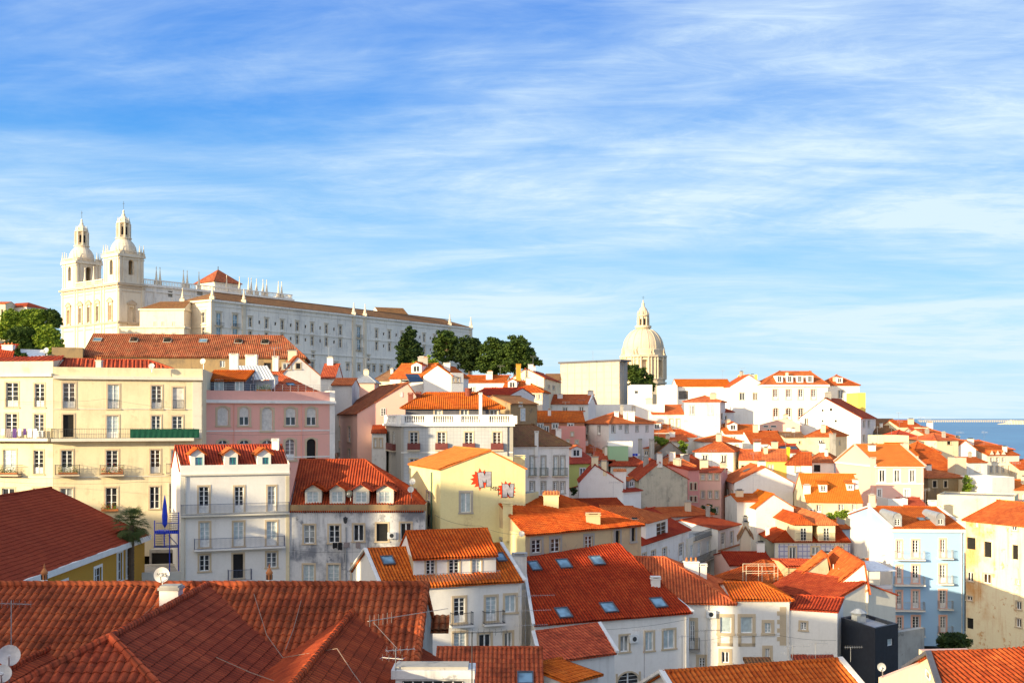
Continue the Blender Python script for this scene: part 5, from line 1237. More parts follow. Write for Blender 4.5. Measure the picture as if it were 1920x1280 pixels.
for u in (.05, fa.L - .05): 
    for w in (0, -5): b.tube(fa.pt(u, v0, w), fa.pt(u, v0 + 1.75, w), .05, 'metal_white', 5)
b.build('terrace', HT2.root, HT2.loc)
b = MB(); p = [fa.pt(-.05, v0 + 1.7, .3), fa.pt(fa.L + .25, v0 + 1.6, .3), fa.pt(fa.L + .1, v0 + 2.2, -2.5), fa.pt(-.05, v0 + 2.2, -2.5)]; panel(b, *p, 'cloth_white', False, th=.06); b.build('awning', HT2.root, HT2.loc)
house('red roof behind the beige gable with two chimneys', (1568, 113), (1650, 113), 1064, h=8, d=9, ridge=1049, wall='offwhite', roof='orange', geo=False)
HBk = house('black clad modern block with a roof hatch, bottom right', (1641, 88), (1684, 90), 1183, h=9, D=(1577, 92.8), flat=True, par=.25, wall='black_clad', roof='zinc', near=True, win={'f': [(1664, 1197, 1675, 1210, 'gcn')]})
b = MB(); c = P(1610, 1163, 92); b.cbox((c.x, c.y, HBk.ze), .9, .7, .6, 'zinc', .4); b.lathe((c.x, c.y, HBk.ze + .6), [(.5, 0), (.7, .2), (.2, .5), (0, .5)], 'zinc', 8); b.build('roof_vent', HBk.root, HBk.loc)
for k in range(28):
    pass
house('bare grey concrete yard wall right of the black block', (1684, 90), (1733, 92), 1185, h=6, d=.6, flat=True, wall='concrete', roof='concrete')
HLg = house('long dark red roof sloping above the quoined white house', (1436, 104), (1561, 97), 1106, h=8, d=8, ridge=1073, wall='offwhite', roof='red', geo=True, amp=.06)
house('broad orange roof with a lattice roof hut, above the quoined house', (1340, 110), (1440, 107), 1084, h=8, d=12, ridge=1052, hip='lr', wall='offwhite', roof='orange', geo=True, amp=.05)
house('dark red roof in front of the blue tiled house corner', (1368, 118), (1452, 118), 1060, h=8, d=9, ridge=1036, wall='pink_pale', roof='red', geo=True, amp=.05)
house('small tan house with a low red roof under the blue tiles', (1475, 109), (1532, 109), 1063, h=7, d=6, ridge=1051, wall='tan', roof='red', geo=True, amp=.05)
house('tan gable with an orange rake roof under the blue tiles', (1500, 105), (1556, 106), 1082, h=7, D=(1492, 108.5), ax='y', ridge=1043, rp=.9, wall='cream', roof='orange', geo=True, amp=.05)
b = MB(); c = P(1405, 1078, 106)
for x in (0, 1.5, 3.0):
    for y in (0, 1.5): b.tube(c + Vector((x - .3, y, -2)), c + Vector((x - .3, y, .9)), .035, 'stone', 4)
for z in (.9, .2): 
    for y in (0, 1.5): b.tube(c + Vector((-.3, y, z)), c + Vector((2.7, y, z)), .03, 'stone', 4)
for i in range(14): b.tube(c + Vector((1.2 + i * .11, 0, -.9)), c + Vector((1.2 + i * .11, 0, .2)), .015, 'terracotta', 3)
solo(b, 'pergola', 'light wooden roof pergola with a lattice screen among the orange roofs', 'pergola', c - UP * 2)
# ---- bottom right foreground roofs
house('rippled orange roof with a white verge at the bottom, right of centre', (1325, 50), (1672, 52.8), 1395, h=6, d=9, ridge=1264, wall='white', roof='orange', geo=True, amp=.07, verge='white', ridge2=1240)
Hy = house('yellow house in the bottom right corner with a red ribbed roof', (1803, 43), (2060, 45), 1400, h=7, D=(1702, 56), ridge=1229, wall='cream', roof='fore', geo=True, amp=.075, verge='slate', ridge2=1222, near=True, win={'l': [(1738, 1256, 1746, 1272, 'gn')]})
b = MB(); q = [P(1652, 1272, 52), P(1728, 1243, 52), P(1728, 1219, 52), P(1817, 1217, 53.2)]; g0 = -17.0
top = [q[0], q[1], q[2], q[3]]; bot = [Vector((x.x, x.y, g0)) for x in top]; dd = Vector((0, .35, 0))
for i in (0, 2):
    b.poly([bot[i], bot[i + 1], top[i + 1], top[i]], 'cream'); b.poly([top[i], top[i + 1], top[i + 1] + dd, top[i] + dd], 'pink_pale'); b.poly([bot[i + 1] + dd, bot[i] + dd, top[i] + dd, top[i + 1] + dd], 'cream')
b.poly([q[1], q[1] + dd, q[2] + dd, q[2]], 'cream'); b.poly([q[3], Vector((q[3].x, q[3].y, g0)), Vector((q[3].x, q[3].y, g0)) + dd, q[3] + dd], 'cream'); b.poly([bot[0], top[0], top[0] + dd, bot[0] + dd], 'cream')
solo(b, 'wall', 'cream yard wall stepping up behind the yellow corner house roof', 'wall', bot[1])
house('brown lean to roof against the quoined white house', (1409, 80), (1456, 80), 1262, h=6, d=2.5, ridge=1237, rp=.98, wall='white_clean', roof='brown', geo=True, amp=.05)
house('thin red roofed shed under the quoined white house', (1495, 82), (1570, 82), 1252, h=6, d=1.5, ridge=1232, rp=.98, wall='white_clean', roof='red', geo=True, amp=.05)
house('pale yellow corner with a striped awning at the bottom, left of the rippled roof', (1318, 58), (1352, 58), 1272, h=6, d=1.2, flat=True, par=.1, wall='cream', roof='zinc', near=True)
dish(1312, 1259, 57, 10, 'cream satellite dish at the bottom before the quoined white house', (-.2, -1, .2), .3); dish(1653, 1250, 52, 8, 'grey dish on a bent pole left of the yellow corner house', (-.6, -1, .1), .3, 'zinc')
antenna(1322, 1275, 1180, 70, 'aerial mast with a long boom before the left quoined windows', ((.05, 2.0, 10),), 'iron'); antenna(1486, 1270, 1208, 66, 'aerial with two booms before the blank white wall', ((.1, 1.6, 5), (.5, 1.0, 170)))
antenna(1529, 1262, 1204, 66, 'second aerial before the blank white wall, right of the first', ((.05, 1.1, 0), (.7, 1.6, 5))); antenna(1208, 1285, 1180, 62, 'aerial mast before the long house with six skylights', ((.02, 1.9, 4),)); antenna(1595, 1240, 1212, 80, 'small aerial before the black block', ((.02, 1.3, 5),))
antenna(985, 1230, 1100, 76, 'aerial with three long booms at the corner of the six skylight roof', ((.6, 3.2, 12), (1.6, 2.8, 12), (2.6, 2.4, 12)), 'metal'); antenna(1279, 1270, 1190, 72, 'thin aerial mast left of the quoined house windows', ((.1, .8, 10),))

def pipe(H, key, px, y0, y1, m='zinc', r=.055):
    fa = H.fc[key]; u, v1 = fa.hit(px, y0); _, v0 = fa.hit(px, y1); b = MB(); b.tube(fa.pt(u, v0, .09), fa.pt(u, v1, .09), r, m, 6)
    for k in range(int((v1 - v0) / 2)): b.tube(fa.pt(u, v0 + 2 * k + .5, .09), fa.pt(u, v0 + 2 * k + .58, .09), r * 1.5, m, 6)
    b.build('downpipe', H.root, H.loc)
pipe(HT, 'f', 347, 893, 1105, 'offwhite'); pipe(HB, 'f', 974, 1100, 1215, 'white'); pipe(HS, 'f', 1285, 1155, 1270, 'white'); pipe(HQ, 'f', 1327, 1132, 1265, 'white'); pipe(HQ2, 'f', 1479, 1130, 1250, 'white'); pipe(HN, 'f', 1148, 992, 1040, 'stone'); pipe(HL, 'f', 1803, 992, 1190, 'metal_white'); pipe(HY1, 'f', 316, 905, 960, 'offwhite'); pipe(HPk, 'f', 1729, 875, 935, 'white')
def acunit(H, key, px, py):
    fa = H.fc[key]; u, v = fa.hit(px, py); b = MB(); b.box(fa.pt(u - .4, v - .3, .05), fa.e * .8, UP * .6, fa.n * .3, 'metal_white'); b.lathe(fa.pt(u, v, .36), [(.0, 0), (.0, 0.001)], 'iron', 3)
    for k in range(10):
        a0, a1 = 2 * math.pi * k / 10, 2 * math.pi * (k + 1) / 10; b.poly([fa.pt(u, v, .355), fa.pt(u + .2 * math.cos(a0), v + .2 * math.sin(a0), .355), fa.pt(u + .2 * math.cos(a1), v + .2 * math.sin(a1), .355)], 'iron')
    b.build('air_conditioner', H.root, H.loc)
acunit(HC, 'f', 1520, 957); acunit(HQ, 'f', 1333, 1150); acunit(HR, 'f', 1296, 1000); acunit(HS, 'f', 1186, 1196); acunit(HD, 'f', 735, 1003)
# terrace with garden chairs at the foot of the blue house
Tt = house('small stone garden terrace at the foot of the blue house', (1778, 116), (1842, 115), 1196, h=5, d=5, flat=True, wall='stone', roof='stone', near=True)
for i, (px, lb) in enumerate(((1797, 'white garden chair nearest the blue house'), (1812, 'white garden chair in the middle of the stone terrace'), (1830, 'white garden chair nearest the yellow building'))):
    c = P(px, 1196, 117.5); c.z = Tt.ze; g_ = thing('garden_chair', lb, 'chair', c, 'garden chairs on the stone terrace'); b = MB(); b.cbox(c + UP * .4, .5, .5, .05, 'white_clean'); b.build('seat', g_, c); b = MB(); b.box(c + Vector((-.25, .2, .45)), (.5, 0, 0), (0, .06, .1), (0, 0, .5), 'white_clean'); b.build('backrest', g_, c)
    for dx in (-.22, .22):
        for dy in (-.22, .22): b = MB(); b.tube(c + Vector((dx, dy, 0)), c + Vector((dx, dy, .4)), .025, 'white_clean', 5); b.build('leg', g_, c)

wire([(1290, 1200, 92), (1360, 1192, 92), (1450, 1188, 92), (1568, 1200, 90.5)], 'thin dark cable sagging across the quoined white house front', .012, .15, 'iron')
wire([(1005, 1180, 85), (1160, 1178, 88), (1290, 1160, 91)], 'thin dark cable under the eave of the six skylight roof', .012, .1, 'iron')
wire([(345, 1100, 99), (440, 1088, 100), (541, 1092, 103)], 'dark cable low on the tall white apartment front', .012, .1, 'iron')
wire([(545, 1030, 103), (640, 1034, 103.4), (797, 1026, 103.6)], 'cable strung along the dilapidated grey white facade', .014, .12, 'iron')
wire([(378, 812, 119.5), (500, 815, 123), (627, 812, 127.5)], 'faint cable along the pink facade string course', .012, .1, 'iron')
wire([(815, 965, 104), (900, 985, 101), (985, 1000, 98)], 'black cable between the graffiti house and the tan house', .015, .3, 'iron')
# ================================================================ houses further back
def hh(label, a, b, eave, **k):
    k.setdefault('geo', False); k.setdefault('near', False); k.setdefault('h', 10); return house(label, a, b, eave, **k)
# left background
hh('pale pink house with a broad blank gable and a weathered brown tiled roof', (670, 152), (803, 154), 775, h=17, D=(627, 170), ax='y', ridge=719, rp=.70, wall='pink_pale', roof='mossy', near=True, ov=.3,
   win={'f': [(750, 735, 755, 744, 'wn'), (714, 765, 723, 780, 'wn')], 'l': [(633, 800, 638, 826, 'd'), (652, 800, 657, 828, 'd'), (633, 840, 638, 862, 'd'), (652, 842, 657, 866, 'd')]})
hh('small white house squeezed in the lane left of the balustrade house', (697, 146), (724, 146), 812, h=11, D=(700, 153), ridge=797, rp=.98, wall='white', roof='red', win={'f': [(702, 822, 706, 838, 'd'), (712, 822, 716, 838, 'd')]}, near=True)
hh('plain orange roof right of the pink apartment block', (600, 182), (665, 182), 744, d=10, ridge=719, wall='white', roof='orange_bright')
hh('small white gabled house with a red roof under the monastery wall', (601, 172), (628, 172), 708, d=8, ridge=684, wall='white', roof='red')
hh('red lean to roof beside the small white gable', (622, 166), (660, 166), 722, d=8, ridge=711, wall='white', roof='orange')
hh('pinkish turret house with a green glass pyramid roof', (660, 186), (702, 186), 717, d=7, ridge=702, hip='lr', wall='pink_pale', roof='zinc')
hh('small house with a brown tented roof below the monastery', (702, 202), (734, 201), 713, d=9, ridge=692, hip='lr', wall='cream', roof='brown')
Hs_ = hh('white house with an orange roof and a large solar panel', (731, 178), (797, 176), 709, h=9, d=9, ridge=684, wall='white_clean', roof='orange', win={'f': [(752, 711, 768, 717, 'g')]})
b = MB(); p = [P(768, 717, 172), P(794, 716, 172), P(784, 702, 175), P(760, 702, 175)]; panel(b, *p, 'solar', False, th=.1); b.tube(p[0], p[0] - UP * 1.2, .05, 'metal', 4); b.tube(p[1], p[1] - UP * 1.2, .05, 'metal', 4); solo(b, 'solar_panel', 'dark solar panel tilted on the terrace under the conifer', 'solar panel', p[0])
hh('white gable with one chimney left of the pines', (794, 172), (846, 171), 704, h=10, d=10, ax='y', ridge=685, wall='white_clean', roof='orange')
Hs2 = hh('narrow white house with two windows joined to the white gable', (846, 171), (869, 172), 701, h=10, d=8, flat=True, par=.2, wall='white', roof='concrete', win={'f': [(849, 708, 853, 716, '1'), (857, 708, 861, 716, '1')]}); chimney(Hs2, 838, 680, 702, 12, Y=173, m='white_clean')
hh('long low white house with an orange roof under the pines', (866, 216), (948, 215), 717, d=9, ridge=705, wall='white', roof='orange')
Hy2 = hh('cream gabled house with an ochre chimney right of the pines', (955, 226), (1020, 213), 713, h=11, C=(1051, 240), D=(990, 252), ax='y', ridge=692, wall='cream', roof='red', win={'r': [(1027, 722, 1031, 728, '1'), (1036, 724, 1040, 730, '1')], 'f': [(978, 710, 984, 716, '1')]}); chimney(Hy2, 972, 682, 712, 9, Y=218, m='ochre')
hh('cream house with an orange hipped roof below the ochre chimney', (940, 204), (1017, 203), 735, h=10, d=12, ridge=716, hip='r', wall='offwhite', roof='orange', win={'f': row((979, 1004, 1013), 739, 748, 6, '1') + row((979, 1004), 758, 767, 6, '1')})
hh('white house with a dark red roof just behind the balustrade house', (884, 190), (957, 187), 741, h=9, d=10, ridge=729, wall='white', roof='red', win={'f': row((916, 924, 940, 951), 747, 758, 4, '1')})
hh('dark stone house with a single small window', (957, 172), (1007, 176), 757, h=10, d=8, ridge=743, wall='tan_dark', roof='brown', win={'f': [(973, 755, 979, 762, '1')]})
hh('slate roofed shed behind the cream gable', (1025, 262), (1052, 262), 712, h=6, d=6, ridge=701, rp=.98, wall='slate', roof='brown')
H_ = hh('low white house with one dark skylight in its orange roof', (1016, 202), (1103, 202), 757, h=8, D=(1030, 216), C=(1117, 213), ridge=741, wall='white_clean', roof='orange', verge='white_clean'); skylight(H_, 1090, 749, 10, 1.6, fr='slate', glass='glass'); chimney(H_, 1050, 738, 747, 10, m='white_clean')
hh('long blank white terrace wall under the wrapped building', (1110, 217), (1246, 214), 758, h=9, d=4, flat=True, wall='white_clean', roof='concrete', win={'f': [(1186, 762, 1190, 770, '1')]})
Hb = hh('orange brick house with three pointed dormers', (1000, 166), (1096, 166), 791, h=9, d=11, ridge=772, wall='brickred', roof='orange', near=True)
for x in (1010, 1036, 1066): dormer(Hb, x - 5, 792, x + 8, 803, '1', 'white', 'orange', 'gable', rise=.9) if False else None
hh('rose pink house wall with tiny windows, in front of the orange brick house', (1050, 158), (1098, 158), 801, h=10, d=6, flat=True, par=.2, wall='rose', roof='concrete', win={'f': [(1071, 810, 1075, 817, '1'), (1063, 824, 1067, 830, '1'), (1079, 825, 1084, 831, '1')]})
b3 = Hb
for x in (1013, 1041, 1070):
    fa = Hb.fc['f']; u0, v1 = fa.hit(x - 5, 794); u1, v0 = fa.hit(x + 5, 803); window(Hb.root, Hb.loc, fa, (u0, v0, u1, v1), '1', 'frame_white', 'white', False, True)
Hw = hh('white house on a corner with an orange tented roof and several chimneys', (1142, 159), (1226, 168), 794, h=11, D=(1093, 169), ridge=774, hip='lr', wall='white_clean', roof='orange', near=True, trim='stone_grey', tw=.1,
        win={'f': [(1147, 797, 1153, 811, '1'), (1161, 798, 1165, 804, '1'), (1172, 797, 1178, 811, '1'), (1192, 798, 1197, 809, '1'), (1211, 798, 1215, 809, '1')], 'l': [(1099, 797, 1103, 814, 'd'), (1121, 798, 1126, 815, 'd')]})
for px, w in ((1156, 8), (1172, 6), (1183, 13)): chimney(Hw, px, 771, 790, w, Y=165, m='white_clean')
hh('white outbuilding strip above the mint green wall', (1140, 154), (1186, 154), 827, h=5, d=5, flat=True, wall='white_clean', roof='concrete')
hh('mint green low wall among the roofs', (1141, 152), (1178, 152), 836, h=4, d=2, flat=True, wall='mint', roof='concrete')
hh('orange roofs left of the washing hung in blue', (1140, 172), (1186, 173), 828, h=6, d=8, ridge=813, hip='r', wall='white', roof='orange')
# centre right hilltop
Hm = hh('modern white villa with one large teal window and an orange roof', (1270, 290), (1371, 290), 724, h=10, d=11, ridge=711, wall='white_clean', roof='orange_bright', win={'f': [(1272, 732, 1291, 749, 'gn')]})
house('', (1240, 288), (1270, 288), 722, h=10, d=9, flat=True, wall='white_clean', roof='concrete', root=Hm.root, base=Hm.zb, geo=False)
hh('plain white cube house behind the long blank wall', (1184, 300), (1223, 300), 721, h=12, d=10, flat=True, wall='white_clean', roof='concrete', win={'f': [(1190, 732, 1197, 738, 'gn')]})
hh('white gabled wing with two black windows, left of the hilltop palace', (1370, 282), (1437, 282), 724, h=14, d=12, ax='y', ridge=703, wall='white_clean', roof='orange', near=True, win={'f': [(1387, 736, 1396, 750, '1'), (1412, 736, 1420, 750, '1')]})
hh('bright yellow block peeking over the white gable', (1392, 300), (1420, 300), 702, h=10, d=6, flat=True, wall='yellow', roof='concrete')
Hp = hh('white hilltop palace with four dormers and a row of tall windows', (1433, 275), (1552, 275), 721, h=17, d=15, ridge=697, hip='lr', rl=1460, rr=1519, wall='white_clean', roof='orange', near=True, trim='pink_pale', tw=.25, cornice=('white_clean', .5, .4),
        win={'f': row((1453.5, 1478, 1501, 1525), 730, 748, 8, 'd') + [(1450, 765, 1459, 786, 'ad'), (1474, 765, 1483, 786, 'ad'), (1497, 765, 1506, 786, 'ad')]})
for x in (1462, 1481, 1500, 1519): dormer(Hp, x - 6, 704, x + 6, 717, '1', 'white_clean', 'white_clean', 'flat')
Hp2 = hh('white wing with one dormer, right of the hilltop palace', (1552, 279), (1611, 279), 722, h=15, d=12, ridge=704, hip='lr', wall='white_clean', roof='orange', near=True, win={'f': [(1572, 732, 1581, 751, 'd')]}); dormer(Hp2, 1569, 708, 1580, 718, '1', 'white_clean', 'white_clean', 'flat')
hh('tall bright yellow slab right of the hilltop palace', (1609, 262), (1623, 262), 736, h=10, d=8, flat=True, wall='yellow', roof='concrete')
hh('large white sloping gable wall with small black windows below the palace', (1500, 235), (1614, 228), 783, h=14, C=(1642, 250), D=(1532, 258), ax='y', ridge=747, rp=.42, wall='white_clean', roof='red', near=True, tw=.08,
   win={'f': [(1541, 767, 1544, 771, 'xn'), (1556, 765, 1560, 770, 'xn'), (1541, 787, 1544, 791, 'xn'), (1565, 787, 1569, 791, 'xn'), (1509, 784, 1515, 796, '1')], 'r': [(1618, 788, 1622, 801, '1'), (1627, 788, 1631, 801, '1'), (1618, 815, 1622, 828, '1'), (1628, 815, 1633, 828, '1')]})
hh('low pink house with green awnings below the palace', (1424, 226), (1500, 223), 797, h=6, d=10, ax='y', ridge=784, rp=.66, wall='pink_pale', roof='pink_pale', win={'f': [(1431, 797, 1441, 801, 'gn'), (1445, 797, 1456, 801, 'gn')]})
hh('tall white stained block with a small orange cap roof', (1283, 205), (1350, 204), 753, h=13, C=(1360, 218), D=(1292, 219), ridge=743, hip='lr', wall='white', roof='orange', near=True, win={'r': [(1352, 775, 1355, 785, 'x'), (1352, 796, 1356, 806, 'x')]})
hh('white house with a long orange roof left of the stained block', (1222, 213), (1283, 213), 776, h=9, d=10, ridge=760, wall='white', roof='orange', win={'f': [(1255, 785, 1261, 800, 's'), (1268, 785, 1274, 800, 's')]})
hh('white house with a dark red roof edge, right of the stained block', (1352, 216), (1376, 220), 772, h=10, d=8, ridge=760, wall='white', roof='red', win={'f': [(1358, 780, 1362, 790, 'x')]})
hh('blank white garden wall below the gabled palace wing', (1375, 224), (1413, 224), 759, h=8, d=6, flat=True, wall='white_clean', roof='concrete')
hh('orange roof over a white house below the stained block', (1358, 200), (1421, 200), 813, h=6, d=10, ridge=797, wall='white_clean', roof='orange')
hh('red brown roof over a white house, left of the pale yellow terrace', (1408, 190), (1470, 190), 831, h=8, d=11, ridge=809, wall='white_clean', roof='orange', win={'f': [(1446, 838, 1452, 845, '1')]})
hh('pale yellow house with a thin dark roof', (1470, 192), (1513, 192), 820, h=8, d=9, ridge=811, wall='cream', roof='brown', win={'f': [(1498, 827, 1501, 832, 'x')]})
Hc = hh('cream house with an orange hipped roof and a grey chimney tower', (1512, 186), (1562, 186), 818, h=10, C=(1588, 200), D=(1536, 200), ridge=800, hip='lr', wall='cream', roof='orange', win={'r': [(1573, 826, 1576, 834, '1')]}); chimney(Hc, 1561, 812, 855, 11, Y=184, m='concrete')
hh('small orange roof above the white house with two chimneys', (1222, 200), (1262, 200), 810, h=6, d=9, ridge=797, wall='white', roof='orange')
hh('dark orange roof beside the stained block foot', (1262, 196), (1304, 196), 819, h=6, d=9, ridge=806, hip='r', wall='white', roof='orange')
hh('orange roof over a little cream house above the green bush', (1222, 186), (1290, 186), 827, h=6, d=8, ridge=815, wall='offwhite', roof='orange')
hh('white house with a wide low orange roof, upper of two stacked roofs', (1321, 181), (1392, 181), 828, h=8, d=10, ridge=816, hip='lr', wall='white_clean', roof='orange', win={'f': [(1379, 834, 1383, 839, '1')]})
hh('white house with a pointed pyramid roof, lower of two stacked roofs', (1303, 168), (1375, 168), 846, h=10, C=(1392, 178), D=(1322, 178), ridge=827, hip='lr', wall='white_clean', roof='orange', win={'r': [(1380, 868, 1383, 876, 'x')]})
hh('cream house at the left end of the yellow row', (1385, 166), (1428, 165), 862, h=8, d=9, ridge=844, wall='cream', roof='orange', win={'f': [(1390, 872, 1395, 878, 'x')]})
Hyy = hh('bright yellow house with aerials on its orange roof', (1428, 164), (1475, 163), 864, h=9, d=10, ridge=843, wall='yellow', roof='orange', near=True, tw=.1, win={'f': [(1440, 871, 1444, 882, 'd'), (1446, 871, 1450, 882, 'd')]}); chimney(Hyy, 1478, 838, 850, 5, Y=166, m='yellow_paint')
hh('white house at the right end of the yellow row', (1475, 162), (1522, 161), 871, h=9, d=9, ridge=849, hip='l', wall='white_clean', roof='orange', win={'f': [(1491, 874, 1500, 884, '1c')]})
Hr_ = hh('red roof with two solar panels behind the yellow house', (1454, 180), (1502, 180), 848, h=6, d=8, ridge=833, wall='white_clean', roof='red'); skylight(Hr_, 1469, 840, 12, 1.3, glass='solar'); skylight(Hr_, 1487, 840, 12, 1.3, glass='solar')
hh('orange hipped roof house left of the big pink gable', (1512, 171), (1564, 169), 866, h=9, d=10, ridge=845, hip='lr', wall='white_clean', roof='orange', near=False, win={'f': [(1526, 871, 1538, 884, 'xn')]})
# towards the river
hh('dark red roof with a dormer behind the ruined house', (1712, 174), (1802, 176), 886, h=9, d=14, ridge=848, wall='stone', roof='orange')
hh('crumbling square stone chimney tower above the ruined house', (1791, 170), (1812, 170), 858, h=9, d=3, flat=True, wall='stone', roof='concrete')
hh('bright orange roof just right of the pink house ridge', (1680, 180), (1722, 180), 853, h=8, d=11, ridge=831, wall='cream', roof='orange_bright')
hh('small orange tented roof with white tanks', (1715, 192), (1762, 192), 849, h=6, d=9, ridge=829, hip='lr', wall='stone', roof='orange')
hh('flat cream wall block under the dark roofs near the river', (1648, 202), (1704, 202), 818, h=7, d=6, flat=True, par=.2, wall='cream', roof='concrete')
hh('dark red hipped roof above the flat cream block', (1680, 218), (1724, 218), 820, h=7, d=9, ridge=807, hip='lr', wall='concrete', roof='red')
hh('cream gabled house on the skyline nearest the river', (1684, 245), (1728, 245), 800, h=8, d=10, ridge=789, wall='cream', roof='orange')
hh('dark roofed grey house on the skyline beside the white gable', (1642, 262), (1688, 262), 797, h=9, d=10, ridge=785, wall='concrete', roof='brown', win={'f': row((1650, 1660, 1670), 800, 808, 4, 'x')})
hh('shaded grey house right of the white gable corner', (1642, 245), (1684, 246), 812, h=9, d=9, ridge=799, wall='concrete', roof='brown')
hh('dark red roof against the water, left', (1722, 232), (1764, 232), 817, h=8, d=10, ridge=803, wall='concrete', roof='red')
hh('orange roof against the water, beside the cream cottage', (1742, 218), (1796, 220), 820, h=8, d=9, ridge=805, hip='r', wall='stone', roof='orange')
hh('small cream cottage with one dark window near the water', (1756, 202), (1797, 204), 825, h=8, d=8, ridge=813, hip='lr', wall='cream', roof='orange', win={'f': [(1776, 827, 1783, 833, 'x')]})
hh('white gable facing the water', (1790, 205), (1830, 205), 842, h=8, d=8, ax='y', ridge=826, wall='white_clean', roof='orange')
hh('long orange roofs stepping down to the water', (1822, 222), (1900, 222), 843, h=8, d=12, ridge=826, wall='stone', roof='orange', hip='r')
Hgg = hh('grey classical house with three pointed gables near the right edge', (1850, 205), (1911, 207), 853, h=11, d=11, ridge=836, wall='offwhite', roof='orange', near=True, tw=.1, win={'f': row((1859, 1870, 1881), 857, 866, 5, '1') + row((1859, 1870, 1881, 1893, 1902), 873, 886, 5, '1')})
for x in (1859, 1870, 1881):
    fa = Hgg.fc['f']; u0, v1 = fa.hit(x - 5, 853); u1, _ = fa.hit(x + 5, 853); um = (u0 + u1) / 2; b = MB(); v = Hgg.ze - Hgg.zb
    b.poly([fa.pt(u0, v - .1, .15), fa.pt(u1, v - .1, .15), fa.pt(um, v + 1.0, .15)], 'offwhite'); b.poly([fa.pt(u0, v, .15), fa.pt(um, v + 1.0, .15), fa.pt(um, v + 1.0, -2), fa.pt(u0, v, -1)], 'orange'); b.poly([fa.pt(u1, v, .15), fa.pt(um, v + 1.0, .15), fa.pt(um, v + 1.0, -2), fa.pt(u1, v, -1)], 'orange'); b.build('gable', Hgg.root, Hgg.loc)
hh('plain white low block left of the grey classical house', (1813, 190), (1851, 191), 867, h=8, d=7, ridge=858, wall='white', roof='orange')
hh('orange roof at the very edge below the water', (1911, 200), (1960, 200), 880, h=8, d=10, ridge=862, wall='stone', roof='orange')
hh('far orange roof behind the tall yellow slab', (1600, 320), (1650, 320), 792, h=8, d=9, ridge=786, wall='stone', roof='orange')
# top left
hh('cream house on the hill behind the left trees', (-10, 420), (10, 420), 570, h=14, d=10, ridge=566, wall='cream', roof='orange', win={'f': row((-2, 4), 580, 588, 3, 'x')})
hh('low house with red roof behind the left trees', (10, 430), (50, 425), 577, h=14, d=10, ridge=569, hip='r', wall='offwhite', roof='red', win={'f': row((18, 28), 582, 588, 3, '1')})
Hl = hh('dark red roof with a crenellated chimney at the left edge', (-30, 140), (24, 141), 668, h=8, d=8, ridge=647, wall='white', roof='red', ax='x'); chimney(Hl, 16, 645, 652, 20, Y=143, m='white_clean', cap='pots')
hh('white blue roofed shed behind the cream house', (38, 143), (82, 144), 673, h=7, d=6, ridge=658, wall='white_clean', roof='metal_white')
dish(86, 657, 141, 6, 'big grey dish left of the long weathered roof', (-.3, -1, .3), 1.0, 'zinc')

